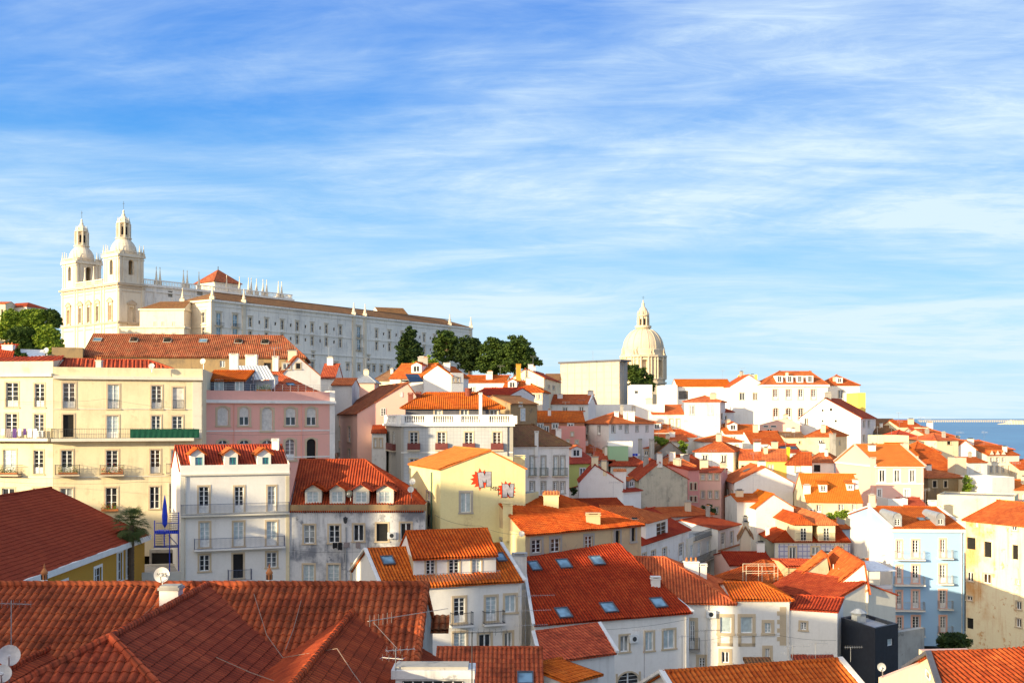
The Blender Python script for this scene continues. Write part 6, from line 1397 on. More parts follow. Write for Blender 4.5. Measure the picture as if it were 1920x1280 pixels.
# ---- chimneys, aerials and roof windows scattered over the farther roofs, each a part of its own house
cr_ = random.Random(77)
for H in ALLH:
    if not hasattr(H, 'R1') or H.roof is None or H.A.y < 118 or H.A.y > 300 or H.A.x < -30 or 'balustrade' in H.root['label']: continue
    L_ = (H.R2 - H.R1).length; pl = H.pl[0]
    for _ in range(cr_.choice((0, 1, 1, 1, 2))):
        t = cr_.random(); q = H.R1.lerp(H.R2, t); k = cr_.uniform(-.1, .75)
        foot = q.lerp(H.A.lerp(H.B, t) + UP * H.ze, max(k, 0)) if k > 0 else q
        w_, d_, h_ = cr_.uniform(.5, 1.3), cr_.uniform(.5, .7), cr_.uniform(.8, 1.6); m_ = cr_.choice(('white_clean', 'white', 'white', 'cream', 'stone', 'concrete')); b = MB()
        b.cbox(foot - UP * .6, w_, d_, .6 + h_, m_); b.cbox(foot + UP * h_, w_ + .16, d_ + .16, .10, 'concrete'); b.cbox(foot + UP * (h_ + .1), w_ * .7, d_ * .7, .14, cr_.choice(('terracotta', 'concrete', 'dark')))
        b.build('chimney', H.roof, H.loc)
    fa = H.fc['f']
    if not fa.op and H.A.y > 115 and fa.L > 4 and not any(q in H.root['label'] for q in ('blank', 'gable', 'roof dir')) and H.wallm not in ('netting', 'concrete') and 'behind the' not in H.root['label']:
        n_ = int(fa.L / cr_.uniform(2.6, 3.6)); tall_ = cr_.random() < .4
        for i in range(n_):
            u = fa.L * (i + .5) / n_ + cr_.uniform(-.3, .3); wd_ = cr_.uniform(.4, .55); top_ = H.ze - H.zb - cr_.uniform(.5, .8)
            window(H.root, H.loc, fa, (u - wd_, top_ - (1.9 if tall_ else 1.2), u + wd_, top_), cr_.choice(('1', '1', '1c', 's', '1')), 'frame_white', 'stone', False, True, .1)
    if cr_.random() < .38 and pl[1].y < -.22 and abs(pl[1].x) < .25 and (H.A - H.D).length > 6.5 and L_ > 3.5 and not H.root.children_recursive[0:0] and 'dormer' not in H.root['label'] and not any(q in H.root['label'] for q in ('white gable', 'balustrade', 'large pale pink', 'hilltop', 'upper storey', 'pyramid', 'lattice', 'tan house')):
        t = cr_.uniform(.25, .75); c = (H.R1.lerp(H.R2, t)) * .38 + (H.A.lerp(H.B, t) + UP * H.ze) * .62; pq, qq = CX + F * c.x / c.y, HY - F * c.z / c.y; w2 = .8 / c.y * F; hh2 = 1.25 / c.y * F
        dormer(H, pq - w2, qq - hh2, pq + w2, qq, '1', cr_.choice(('white_clean', 'cream', 'white')), 'orange', cr_.choice(('gable', 'shed')), rise=.4, ovh=.15)
    if cr_.random() < .6:
        q = H.R1.lerp(H.R2, cr_.random()) + UP * .1; hh_ = cr_.uniform(1.6, 3.0); b = MB(); an = cr_.uniform(-.6, .6); d = Vector((math.cos(an), math.sin(an), 0)); s2 = Vector((-d.y, d.x, 0)); tp_ = q + UP * hh_
        b.tube(q, tp_, .025, 'metal', 4); b.tube(tp_ - d * .6, tp_ + d * .9, .018, 'metal', 3)
        for i in range(6): c = tp_ - d * .5 + d * .26 * i; b.tube(c - s2 * .25, c + s2 * .25, .010, 'metal', 3); b.tube(c - UP * .2, c + UP * .2, .010, 'metal', 3)
        b.build('antenna', H.roof, H.loc)
    if cr_.random() < .22 and pl[1].y < -.3 and abs(pl[1].x) < .3 and (H.A - H.D).length > 7 and L_ > 4:
        c = (H.R1 + H.R2 + (H.A + H.B) + UP * 2 * H.ze) / 4; px_q, py_q = CX + F * c.x / c.y, HY - F * c.z / c.y
        try: skylight(H, px_q, py_q, 10, .8, wm=.7, fr='slate')
        except Exception as ex: print('SKY', ex)
# ================================================================ church, monastery, domed pantheon
def obelisk(b, c, h, w, m):
    c = Vector(c); b.cbox(c, w * 1.5, w * 1.5, h * .22, m); b.lathe(c + UP * h * .22, [(w * .45, 0), (w * .62, h * .10), (w * .5, h * .16)], m, 8)
    b.lathe(c + UP * h * .36, [(w * .5, 0), (w * .10, h * .5), (w * .22, h * .54), (w * .16, h * .60), (0, h * .64)], m, 6)
def bal_line(b, p, q, h, m, sp=.45):
    p, q = Vector(p), Vector(q); d = (q - p); e = d.normalized(); n = Vector((e.y, -e.x, 0))
    b.box(p - n * .2, d, n * .4, UP * h * .18, m); b.box(p - n * .22 + UP * h * .82, d, n * .44, UP * h * .18, m)
    k = max(1, int(d.length / sp))
    for i in range(k): c = p + d * (i + .5) / k; b.lathe(c + UP * h * .18, [(.09, 0), (.15, h * .25), (.08, h * .64)], m, 5)
ef = Vector((-.77, .638, 0)).normalized(); es = Vector((.638, .77, 0)).normalized()
K = XY(222, 360); zc = (HY - 530) / F * 360; zt = (HY - 475) / F * 360; zb = 12.0; TW = 9.4; FW = 35.5
ch = thing('church', 'big white church with two bell towers on the left skyline', 'church', (K.x, K.y, zb)); CL2 = Vector((K.x, K.y, zb)); GROUND += [(K.x, K.y, zb + 1), (K.x - 25, K.y + 20, zb + 1)]
q = [K + ef * FW, K, K + es * TW, K + ef * FW + es * TW]
fcs = [Fac(q[0], q[1], zb, zc), Fac(q[1], q[2], zb, zc), Fac(q[3], q[0], zb, zc)]
b = MB(); fr = fcs[0]
def band(b, fa, v, h, d, m='church_trim', u0=0, u1=None): b.box(fa.pt(u0 - d, v, .003), fa.e * ((u1 if u1 is not None else fa.L) - u0 + 2 * d), UP * h, fa.n * d, m)
U_ = fr.L; bays = [(.5 * TW), TW + 2.9, U_ / 2, U_ - TW - 2.9, U_ - .5 * TW]
nich = []
for i, u in enumerate(bays):
    v = (HY - 585) / F * 365 - zb; w = .95
    fr.op.append((u - w, v - 2.7, u + w, v + 2.2)); nich.append((u, v, w))
    fr.op.append((u - .9, v - 17, u + .9, v - 13.2))
fcs[1].op.append((TW / 2 - 1, (HY - 588) / F * 362 - zb - 2.6, TW / 2 + 1, (HY - 588) / F * 362 - zb + 2.3))
fcs[1].arch.append(fcs[1].op[-1]); fr.arch += [o for i, o in enumerate(fr.op) if i % 2 == 0 and i in (0, 8)]
for f_ in fcs: f_.wall(b, 'church', .7)
b.poly([x + UP * zc for x in q], 'church'); 
b.box(q[0] + es * .75 + (q[1] - q[0]) * .02 + UP * (zb + .1), (q[1] - q[0]) * .96, es * .3, UP * (zc - zb - .3), 'church')
b.box(fcs[1].pt(.8, .1, -.95), fcs[1].e * (TW - 1.6), UP * (zc - zb - .4), fcs[1].n * .2, 'church')
b.build('wall', ch, CL2)
b = MB()
for f_ in fcs:
    for v, h, d in ((zc - zb - 1.6, .5, .25), (zc - zb - .6, .6, .75), (zc - zb - 2.6, .2, .15), ((HY - 605) / F * 360 - zb, .55, .5), ((HY - 605) / F * 360 - zb - 1.4, .25, .2)): band(b, f_, v, h, d)
pil = [.6, TW - .7, TW + .9, TW + 5.1, TW + 5.1 + 5.7, U_ - TW - 5.1 + 0.0, U_ - TW - .9, U_ - TW + .7, U_ - .6]
for u in [.6, TW - .8, TW + .9, U_ / 2 - 2.9, U_ / 2 + 2.9, U_ - TW - .9, U_ - TW + .8, U_ - .6]: b.box(fr.pt(u - .45, 0, .002), fr.e * .9, UP * (zc - zb - .6), fr.n * .22, 'church')
for u in (.6, TW - .6): b.box(fcs[1].pt(u - .5, 0, .002), fcs[1].e * 1.0, UP * (zc - zb - .6), fcs[1].n * .22, 'church')
b.build('cornice', ch, CL2)
for u, v, w in nich + [(None, (HY - 588) / F * 362 - zb, 1.0)]:
    f_ = fr if u is not None else fcs[1]; u = u if u is not None else TW / 2; b = MB()
    for s_ in (-1, 1): b.box(f_.pt(u + s_ * (w + .2) - .2, v - 3.1, .003), f_.e * .4, UP * 6.2, f_.n * .3, 'church_trim')
    b.box(f_.pt(u - w - .6, v - 3.5, .003), f_.e * (2 * w + 1.2), UP * .4, f_.n * .45, 'church_trim'); b.box(f_.pt(u - w - .6, v + 3.0, .003), f_.e * (2 * w + 1.2), UP * .3, f_.n * .45, 'church_trim')
    b.poly([f_.pt(u - w - .7, v + 3.3, .45), f_.pt(u + w + .7, v + 3.3, .45), f_.pt(u, v + 4.3, .45)], 'church_trim'); b.box(f_.pt(u - w - .7, v + 3.3, .003), f_.pt(u, v + 4.3, 0) - f_.pt(u - w - .7, v + 3.3, 0), UP * .25, f_.n * .6, 'church_trim'); b.box(f_.pt(u + w + .7, v + 3.3, .003), f_.pt(u, v + 4.3, 0) - f_.pt(u + w + .7, v + 3.3, 0), UP * .25, f_.n * .6, 'church_trim')
    if f_ is fr and 9 < u < 27: b.poly([f_.pt(u - w + .1, v - 2.6, -.5), f_.pt(u + w - .1, v - 2.6, -.5), f_.pt(u + w - .1, v + 2.1, -.5), f_.pt(u - w + .1, v + 2.1, -.5)], 'stone_grey')
    b.build('window', ch, CL2)
for k, (o0, lab) in enumerate(((K, 'near bell tower'), (K + ef * (FW - TW), 'far bell tower'))):
    c4 = [o0 + ef * TW, o0, o0 + es * TW, o0 + ef * TW + es * TW]; b = MB(); ctr = (c4[0] + c4[2]) / 2
    c4 = [ctr + (x - ctr) * .95 for x in c4]
    for i in range(4):
        f_ = Fac(c4[i], c4[(i + 1) % 4], zc, zt); L = f_.L; f_.op.append((L / 2 - .95, 3.0, L / 2 + .95, 7.8)); f_.arch.append(f_.op[0]); f_.wall(b, 'church', 1.0)
        for u in (.5, 1.7, L - 1.7, L - .5): b.box(f_.pt(u - .35, .3, .002), f_.e * .7, UP * (zt - zc - 1), f_.n * .2, 'church')
        b.box(f_.pt(-.5, zt - zc - .7, .003), f_.e * (L + 1), UP * .7, f_.n * .55, 'church'); b.box(f_.pt(-.2, zt - zc - 1.5, .003), f_.e * (L + .4), UP * .3, f_.n * .3, 'church'); b.box(f_.pt(0, .2, .003), f_.e * L, UP * .5, f_.n * .3, 'church')
        bal_line(b, f_.pt(.5, zt - zc, .2), f_.pt(L - .5, zt - zc, .2), 1.2, 'church')
        for u in (0, 1.5, L - 1.5): obelisk(b, f_.pt(u, zt - zc, .1), 3.6, .5, 'church')
    b.poly([x + UP * (zt + .01) for x in c4], 'church'); b.poly([x + UP * (zc + .01) for x in c4], 'church')
    b.cbox((ctr.x, ctr.y, zc), 1.0, 1.0, zt - zc, 'stone', .7)
    tw_ = b.build('bell_tower', ch, CL2); tw_['label'] = lab
    b = MB(); z = zt; rot = math.atan2(es.y, es.x) + math.pi / 8
    b.lathe((ctr.x, ctr.y, z), [(4.3, 0), (4.3, .7), (4.0, .8), (4.1, 1.8), (3.85, 3.0), (3.2, 4.2), (2.5, 5.0), (2.2, 5.5), (2.6, 5.6), (2.6, 5.9), (1.8, 6.0)], 'church', 24, rot)
    b.build('dome', tw_, CL2, False)
    b = MB(); z2 = z + 6.0; b.lathe((ctr.x, ctr.y, z2), [(1.55, 0), (1.3, 4.6), (2.2, 4.7), (2.2, 5.1), (1.8, 5.2), (1.65, 5.9), (.9, 6.9), (.5, 7.2), (.6, 7.5), (.2, 8.4), (.35, 8.8), (0, 9.3)], 'church', 12)
    for i in range(8):
        an = rot + i * math.pi / 4; d = Vector((math.cos(an), math.sin(an), 0)); b.box(Vector((ctr.x, ctr.y, z2)) + d * 1.35 - d.cross(UP) * .22, d * 1.0, d.cross(UP) * .4, UP * 4.6, 'church'); obelisk(b, Vector((ctr.x, ctr.y, z2 + 5.1)) + d * 1.8, 1.7, .32, 'church')
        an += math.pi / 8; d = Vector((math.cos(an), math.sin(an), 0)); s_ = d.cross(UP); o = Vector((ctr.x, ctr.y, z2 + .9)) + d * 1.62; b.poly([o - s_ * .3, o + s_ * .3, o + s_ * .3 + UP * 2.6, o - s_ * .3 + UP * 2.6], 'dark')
    b.tube((ctr.x, ctr.y, z2 + 9.5), (ctr.x, ctr.y, z2 + 12), .06, 'iron', 4); b.tube(Vector((ctr.x, ctr.y, z2 + 11.2)) - ef * .5, Vector((ctr.x, ctr.y, z2 + 11.2)) + ef * .5, .06, 'iron', 4)
    b.build('lantern', tw_, CL2)
b = MB(); p0, p1 = K + ef * TW, K + ef * (FW - TW); bal_line(b, p0 + UP * zc, p1 + UP * zc, 2.0, 'church')
for t_ in (.33, .66): obelisk(b, p0.lerp(p1, t_) + UP * (zc + .2), 6.5, .8, 'church')
b.build('balustrade', ch, CL2)
# nave side
n0 = K + es * TW; n1 = n0 + es * 62; zn = (HY - 534) / F * 369; w_ = ef * 24
b = MB(); f_ = Fac(n0 + ef * .8, n1 + ef * .8, zb, zn)
for px in (269.5, 321, 375): u, v = f_.hit(px, 556); f_.op.append((u - 1.2, v - .2, u + 1.2, v + 1.8)) if u > 1.5 else None
f_.wall(b, 'church_side', .4); b.poly([n0 + ef * .8 + UP * zn, n1 + ef * .8 + UP * zn, n1 + w_ + UP * zn, n0 + w_ + UP * zn], 'church_side'); f2 = Fac(n1 + ef * .8, n1 + w_, zb, zn); f2.wall(b, 'church_side')
b.box(f_.pt(0, .5, -.6), f_.e * f_.L, UP * (zn - zb - 1), f_.n * .1, 'stone_grey')
band(b, f_, zn - zb - .5, .6, .6, 'church_side'); band(b, f_, zn - zb - 2.2, .4, .3, 'church_side')
for i in range(9): b.box(f_.pt(4 + i * 7.0, 0, .002), f_.e * 1.0, UP * (zn - zb - .6), f_.n * .2, 'church_side')
b.build('nave_wall', ch, CL2)
b = MB(); bal_line(b, f_.pt(0, zn - zb, .1), f_.pt(f_.L, zn - zb, .1), 1.9, 'church_side', .6); bal_line(b, f2.pt(0, zn - zb, .1), f2.pt(f2.L, zn - zb, .1), 1.9, 'church_side', .6)
for px in (294, 301, 345, 352, 374, 426, 450, 467, 472, 482, 494, 501, 523, 529, 552, 566, 571, 586, 592):
    u, _ = f_.hit(px, 550)
    if 0 < u < f_.L + 1: obelisk(b, f_.pt(u, zn - zb + .3, -.3), 6.2, .75, 'church')
b.build('balustrade', ch, CL2)
# crossing tower roof
cc = P(409, 530, 402); z1 = (HY - 533) / F * 402; b = MB(); s_ = 5.6
c4 = [Vector((cc.x, cc.y, 0)) + ef * s_ * a + es * s_ * c for a, c in ((1, -1), (-1, -1), (-1, 1), (1, 1))]
for i in range(4): Fac(c4[i], c4[(i + 1) % 4], zn - 1, z1).wall(b, 'church_side'); bal_line(b, c4[i] + UP * (z1 - 2.4), c4[(i + 1) % 4] + UP * (z1 - 2.4), 2.2, 'church', .7)
b.build('crossing_tower', ch, CL2)
b = MB(); ap = Vector((cc.x, cc.y, z1 + 5.2))
c5 = [Vector((cc.x, cc.y, 0)) + (x - Vector((cc.x, cc.y, 0))) * 1.1 for x in c4]
for i in range(4): panel(b, c5[i] + UP * z1, c5[(i + 1) % 4] + UP * z1, ap, ap, 'brown' if False else 'mossy', False)
b.tube(ap, ap + UP * 1.2, .15, 'iron', 4); o = b.build('roof', ch, CL2)
# monastery
A = XY(397, 352); ze = (HY - 562) / F * 352; Bq = XY(883, 463)
mo = thing('monastery', 'very long white monastery wing with rows of small windows below the skyline', 'monastery', (A.x, A.y, 10)); ML = Vector((A.x, A.y, 10)); zb = 8.0
GROUND += [(A.x, A.y, 10), (Bq.x, Bq.y, 11), ((A.x + Bq.x) / 2, (A.y + Bq.y) / 2, 10.5), (-40, 380, 9), (-70, 345, 9)]
mf = Fac(A, Bq, zb, ze); me_ = mf.e; mn = -mf.n; dp = 14.5
small = [469, 499.5, 529, 557, 585, 611.5, 638, 706, 730, 754, 775, 795, 815, 834, 855]; big = [410, 441, 673]
def vv(px, py): return mf.hit(px, py)[1]
r1, r2, r3, r4 = vv(469, 604), vv(469, 630), vv(585, 665), vv(630, 687)
WN = []
for px in small:
    u = mf.hit(px, 600)[0]
    for v, h in ((r1, 1.45), (r2, 1.45)): WN.append((u - .6, v - h, u + .6, v + h))
    us = u + 4.0
    for v in (r1 + .2, r2 + .2): WN.append((us - .4, v - .5, us + .4, v + .6)) if px not in (638, 855) else None
for px in big:
    u = mf.hit(px, 600)[0]
    for v in (r1, r2): WN.append((u - .95, v - 2.0, u + .95, v + 1.9))
for px in (586, 630, 652, 673, 691, 701, 715, 728): u = mf.hit(px, 600)[0]; WN.append((u - .7, r4 - 1.2, u + .7, r4 + 1.2))
for px in (587, 691): u = mf.hit(px, 600)[0]; WN.append((u - .55, r3 - .8, u + .55, r3 + .8))
mf.op = WN
b = MB(); mf.wall(b, 'church_side', .35)
D_ = A + mn * dp; C_ = Bq + mn * dp; le = Fac(D_, A, zb, ze); lw = []
for px in (355, 382): 
    u = le.hit(px, 595)[0]
    for py in (595, 622): v = le.hit(px, py)[1]; lw.append((u - .7, v - 1.6, u + .7, v + 1.6))
le.op = lw; le.wall(b, 'church', .35); Fac(Bq, C_, zb, ze).wall(b, 'church_side'); Fac(C_, D_, zb, ze).wall(b, 'church_side'); b.build('wall', mo, ML)
b = MB()
for f_, m in ((mf, 'church_side'), (le, 'church')):
    band(b, f_, ze - zb - .5, .6, .7, m); band(b, f_, ze - zb - 1.9, .3, .2, m); band(b, f_, r1 - 2.6, .3, .2, m); band(b, f_, r2 - 2.4 - 2.2, .35, .3, m)
for px in (397.7, 457, 663, 684, 843, 882.6):
    u = mf.hit(px, 600)[0]; b.box(mf.pt(u - .7, 0, .002), mf.e * 1.4, UP * (ze - zb), mf.n * .35, 'church')
b.box(le.pt(le.L - 1.2, 0, .002), le.e * 1.2, UP * (ze - zb), le.n * .35, 'church'); b.box(le.pt(0, 0, .002), le.e * 1.2, UP * (ze - zb), le.n * .35, 'church')
for px in (397.7, 457, 663, 684, 843, 882.6): u = mf.hit(px, 600)[0]; obelisk(b, mf.pt(u, ze - zb + .1, .1), 4.6, 1.0, 'church')
obelisk(b, le.pt(.6, ze - zb + .1, .1), 4.6, 1.0, 'church')
b.build('cornice', mo, ML)
for fa_, ws in ((mf, WN), (le, lw)):
    for (a, bb_, c, d) in ws:
        w = MB(); tall = (d - bb_) > 3.5; w.poly([fa_.pt(a, bb_, -.3), fa_.pt(c, bb_, -.3), fa_.pt(c, d, -.3), fa_.pt(a, d, -.3)], 'glass_sky' if tall else 'glass')
        if d - bb_ > 1.5:
            m_ = (a + c) / 2; w.box(fa_.pt(m_ - .07, bb_, -.28), fa_.e * .14, UP * (d - bb_), fa_.n * .06, 'frame_white'); w.box(fa_.pt(a, (bb_ + d) / 2 + .3, -.28), fa_.e * (c - a), UP * .1, fa_.n * .06, 'frame_white')
            w.box(fa_.pt(a - .25, bb_ - .25, .002), fa_.e * .25, UP * (d - bb_ + .5), fa_.n * .08, 'stone'); w.box(fa_.pt(c, bb_ - .25, .002), fa_.e * .25, UP * (d - bb_ + .5), fa_.n * .08, 'stone'); w.box(fa_.pt(a, d, .002), fa_.e * (c - a), UP * .25, fa_.n * .08, 'stone'); w.box(fa_.pt(a - .5, d + .55, .002), fa_.e * (c - a + 1.0), UP * .2, fa_.n * .35, 'stone')
        if tall and fa_ is mf:
            w.box(fa_.pt(a - .7, bb_ - .2, .002), fa_.e * (c - a + 1.4), UP * .18, fa_.n * .9, 'stone')
            for k in range(12): q0 = fa_.pt(a - .6 + (c - a + 1.2) * k / 11, bb_, .85); w.tube(q0, q0 + UP * 1.0, .03, 'iron', 3)
            w.tube(fa_.pt(a - .6, bb_ + 1, .85), fa_.pt(c + .6, bb_ + 1, .85), .05, 'iron', 4)
        w.build('window', mo, ML)
b = MB(); zr = (HY - 547) / F * 359; o_ = .6
E = [A - mf.e * o_ - mn * o_, Bq + mf.e * o_ - mn * o_, C_ + mf.e * o_ + mn * o_, D_ - mf.e * o_ + mn * o_]
E = [x + UP * (ze + .1) for x in E]; R1 = A + mn * dp / 2 + mf.e * 7; R2 = Bq + mn * dp / 2 - mf.e * 10; R1.z = R2.z = zr
panel(b, E[0], E[1], R2, R1, 'brown'); panel(b, E[2], E[3], R1, R2, 'brown'); panel(b, E[1], E[2], R2, R2, 'brown'); panel(b, E[3], E[0], R1, R1, 'brown'); ridgecap(b, R1 + UP * .15, R2 + UP * .15, 'brown', .2); b.build('roof', mo, ML)
# forecourt wings between church and monastery
def sblock(label, a, b_, top, Dq=None, d=9, ridge=None, hip='', wall='church', win=None, base=None): return house(label, a, b_, top, h=20, d=d, D=Dq, ridge=ridge, hip=hip, wall=wall, roof='brown', near=False, geo=False, win=win, cornice=('church', .5, .4), trim='stone', tw=.2)
sblock('sunlit white link wing with a brown roof between church and monastery', (262, 352), (345, 351), 579, d=10, ridge=566, hip='l', win={'f': row((290, 305, 325), 604, 612, 3, '1')})
sblock('low sunlit white forecourt wall with small arched windows before the church', (226, 346), (345, 345), 612, d=5, ridge=None, win={'f': row((244, 262, 288, 306, 326), 624, 634, 5, '1')})
house('small gabled building rising behind the monastery roof', (712, 500), (765, 505), 588, h=20, d=16, ridge=576, wall='white', roof='brown', near=False, geo=False)
# domed pantheon
Yp = 560.0; pc = XY(1206, Yp); rs = Yp / F
def zz_(py): return (HY - py) * rs
pa = thing('pantheon', 'huge pale stone dome with a lantern standing alone on the skyline', 'pantheon', (pc.x, pc.y, zz_(760))); PL = Vector((pc.x, pc.y, zz_(760))); GROUND.append((pc.x, pc.y, zz_(756)))
Rd = 41 * rs; b = MB(); n = 16; zd0, zd1 = zz_(760), zz_(667); offs = math.pi / 16 + .35
ring = [Vector((pc.x + Rd * math.cos(offs + 2 * math.pi * i / n), pc.y + Rd * math.sin(offs + 2 * math.pi * i / n), 0)) for i in range(n)]
for i in range(n):
    f_ = Fac(ring[i], ring[(i + 1) % n], zd0, zd1); L = f_.L
    if i % 2 == 0:
        v0 = zz_(707) - zd0; v1 = zz_(676) - zd0; f_.op = [(L * .16, v0, L * .84, v1)]; f_.arch = [f_.op[0]]
    f_.wall(b, 'pantheon', 1.6)
b.build('drum', pa, PL)
b = MB()
for i in range(n):
    f_ = Fac(ring[i], ring[(i + 1) % n], zd0, zd1); L = f_.L; H_t = zd1 - zd0
    for v, h, d in ((H_t - 1.0, 1.0, .9), (H_t - 2.4, .5, .4), (zz_(712) - zd0, .6, .5), (zz_(716) - zd0 - 1, .8, .8)): b.box(f_.pt(-.1, v, -.3), f_.e * (L + .2), UP * h, f_.n * (d + .3), 'pantheon')
    if i % 2 == 0:
        b.poly([f_.pt(L * .1, zz_(707) - zd0, -1.5), f_.pt(L * .9, zz_(707) - zd0, -1.5), f_.pt(L * .9, zz_(674) - zd0, -1.5), f_.pt(L * .1, zz_(674) - zd0, -1.5)], 'pantheon')
        b.box(f_.pt(L * .34, zz_(703) - zd0, -1.48), f_.e * L * .32, UP * (14 * rs), f_.n * .1, 'stone'); b.poly([f_.pt(L * .38, zz_(702) - zd0, -1.36), f_.pt(L * .62, zz_(702) - zd0, -1.36), f_.pt(L * .62, zz_(690) - zd0, -1.36), f_.pt(L * .38, zz_(690) - zd0, -1.36)], 'glass')
        for u in (.06, .94): b.lathe(f_.pt(L * u, zz_(711) - zd0, .35), [(.6, 0), (.5, .5), (.45, 41 * rs), (.65, 42 * rs)], 'pantheon', 8)
    else:
        for u in (.25, .75): b.lathe(f_.pt(L * u, zz_(711) - zd0, .25), [(.6, 0), (.5, .5), (.45, 41 * rs), (.65, 42 * rs)], 'pantheon', 8)
        obelisk(b, f_.pt(L * .5, H_t, .3), 4.2, .8, 'pantheon'); obelisk(b, f_.pt(L * .15, H_t, .3), 3.4, .6, 'pantheon')
b.build('colonnade', pa, PL)
b = MB(); prof = [(40.5 * rs, zz_(667)), (39.5 * rs, zz_(664)), (39.5 * rs, zz_(657)), (38.6 * rs, zz_(656))]
for i in range(15): 
    an = i / 14 * R(80); prof.append((38.0 * rs * math.cos(an) ** .92, zz_(655) + 39 * rs * math.sin(an) / math.sin(R(80))))
b.lathe((pc.x, pc.y, 0), prof, 'pantheon', 48)
o = b.build('dome', pa, PL, True)
b = MB()
for k in range(16):
    an = offs + k * 2 * math.pi / 16; pts = []
    for i in range(13):
        t_ = i / 14 * R(80); rr_ = 38.0 * rs * math.cos(t_) ** .92 + .05; pts.append(Vector((pc.x + rr_ * math.cos(an), pc.y + rr_ * math.sin(an), zz_(655) + 39 * rs * math.sin(t_) / math.sin(R(80)))))
    b.path(pts, .17, 'pantheon', 6)
b.build('ribs', o, PL)
b = MB(); b.lathe((pc.x, pc.y, 0), [(9 * rs, zz_(618)), (13.5 * rs, zz_(616)), (15.5 * rs, zz_(614)), (15.5 * rs, zz_(611)), (14.8 * rs, zz_(611)), (14.8 * rs, zz_(613.5)), (9.3 * rs, zz_(613.5)), (9 * rs, zz_(594)), (11.3 * rs, zz_(593)), (11.3 * rs, zz_(590.5)), (9 * rs, zz_(589.5)), (8.6 * rs, zz_(584)), (6.6 * rs, zz_(579)), (3.2 * rs, zz_(575)), (2.3 * rs, zz_(571)), (2.8 * rs, zz_(569)), (.8 * rs, zz_(566)), (1.3 * rs, zz_(564)), (0, zz_(562))], 'pantheon', 24)
for k in range(8):
    an = offs + k * math.pi / 4; d = Vector((math.cos(an), math.sin(an), 0)); c = Vector((pc.x, pc.y, zz_(613))) + d * 10.4 * rs; b.lathe(c, [(.4, 0), (.32, 19 * rs)], 'pantheon', 6); obelisk(b, Vector((pc.x, pc.y, zz_(590))) + d * 10.2 * rs, 2.2, .4, 'pantheon')
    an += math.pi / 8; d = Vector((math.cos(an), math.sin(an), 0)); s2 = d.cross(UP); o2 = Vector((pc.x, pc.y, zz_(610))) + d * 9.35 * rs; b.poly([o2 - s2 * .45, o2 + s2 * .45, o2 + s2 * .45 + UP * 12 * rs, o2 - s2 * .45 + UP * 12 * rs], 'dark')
b.tube((pc.x, pc.y, zz_(563)), (pc.x, pc.y, zz_(555)), .08, 'iron', 4); b.tube((pc.x - .7, pc.y, zz_(557.5)), (pc.x + .7, pc.y, zz_(557.5)), .08, 'iron', 4)
b.build('lantern', pa, PL)
# low body of the pantheon, mostly hidden
# wrapped building
HWp = house('tall building wrapped in beige scaffold netting with a dark temporary roof', (1051, 325), (1161, 311), 681, h=16, C=(1176, 316), D=(1066, 330), flat=True, wall='netting', roof='slate', near=False, geo=False)
b = MB(); fa = HWp.fc['f']; v0 = HWp.ze - HWp.zb
b.box(fa.pt(-.6, v0 - .1, .4), fa.e * (fa.L + 1.4), UP * .5, fa.n * -5, 'slate'); b.build('roof_edge', HWp.root, HWp.loc)
b = MB()
for key in ('f', 'r'):
    fa = HWp.fc[key]
    for i in range(9): v = v0 * i / 8.5; b.tube(fa.pt(0, v, .06), fa.pt(fa.L, v, .06), .05, 'stone', 4, cap=False)
    k = max(2, int(fa.L / 2.6))
    for i in range(k + 1): b.tube(fa.pt(fa.L * i / k, 0, .06), fa.pt(fa.L * i / k, v0, .06), .05, 'stone', 4, cap=False)
b.tube(fa.pt(0, v0, -8), fa.pt(0, v0 + 3, -8), .05, 'metal', 4)
b.build('scaffold', HWp.root, HWp.loc)
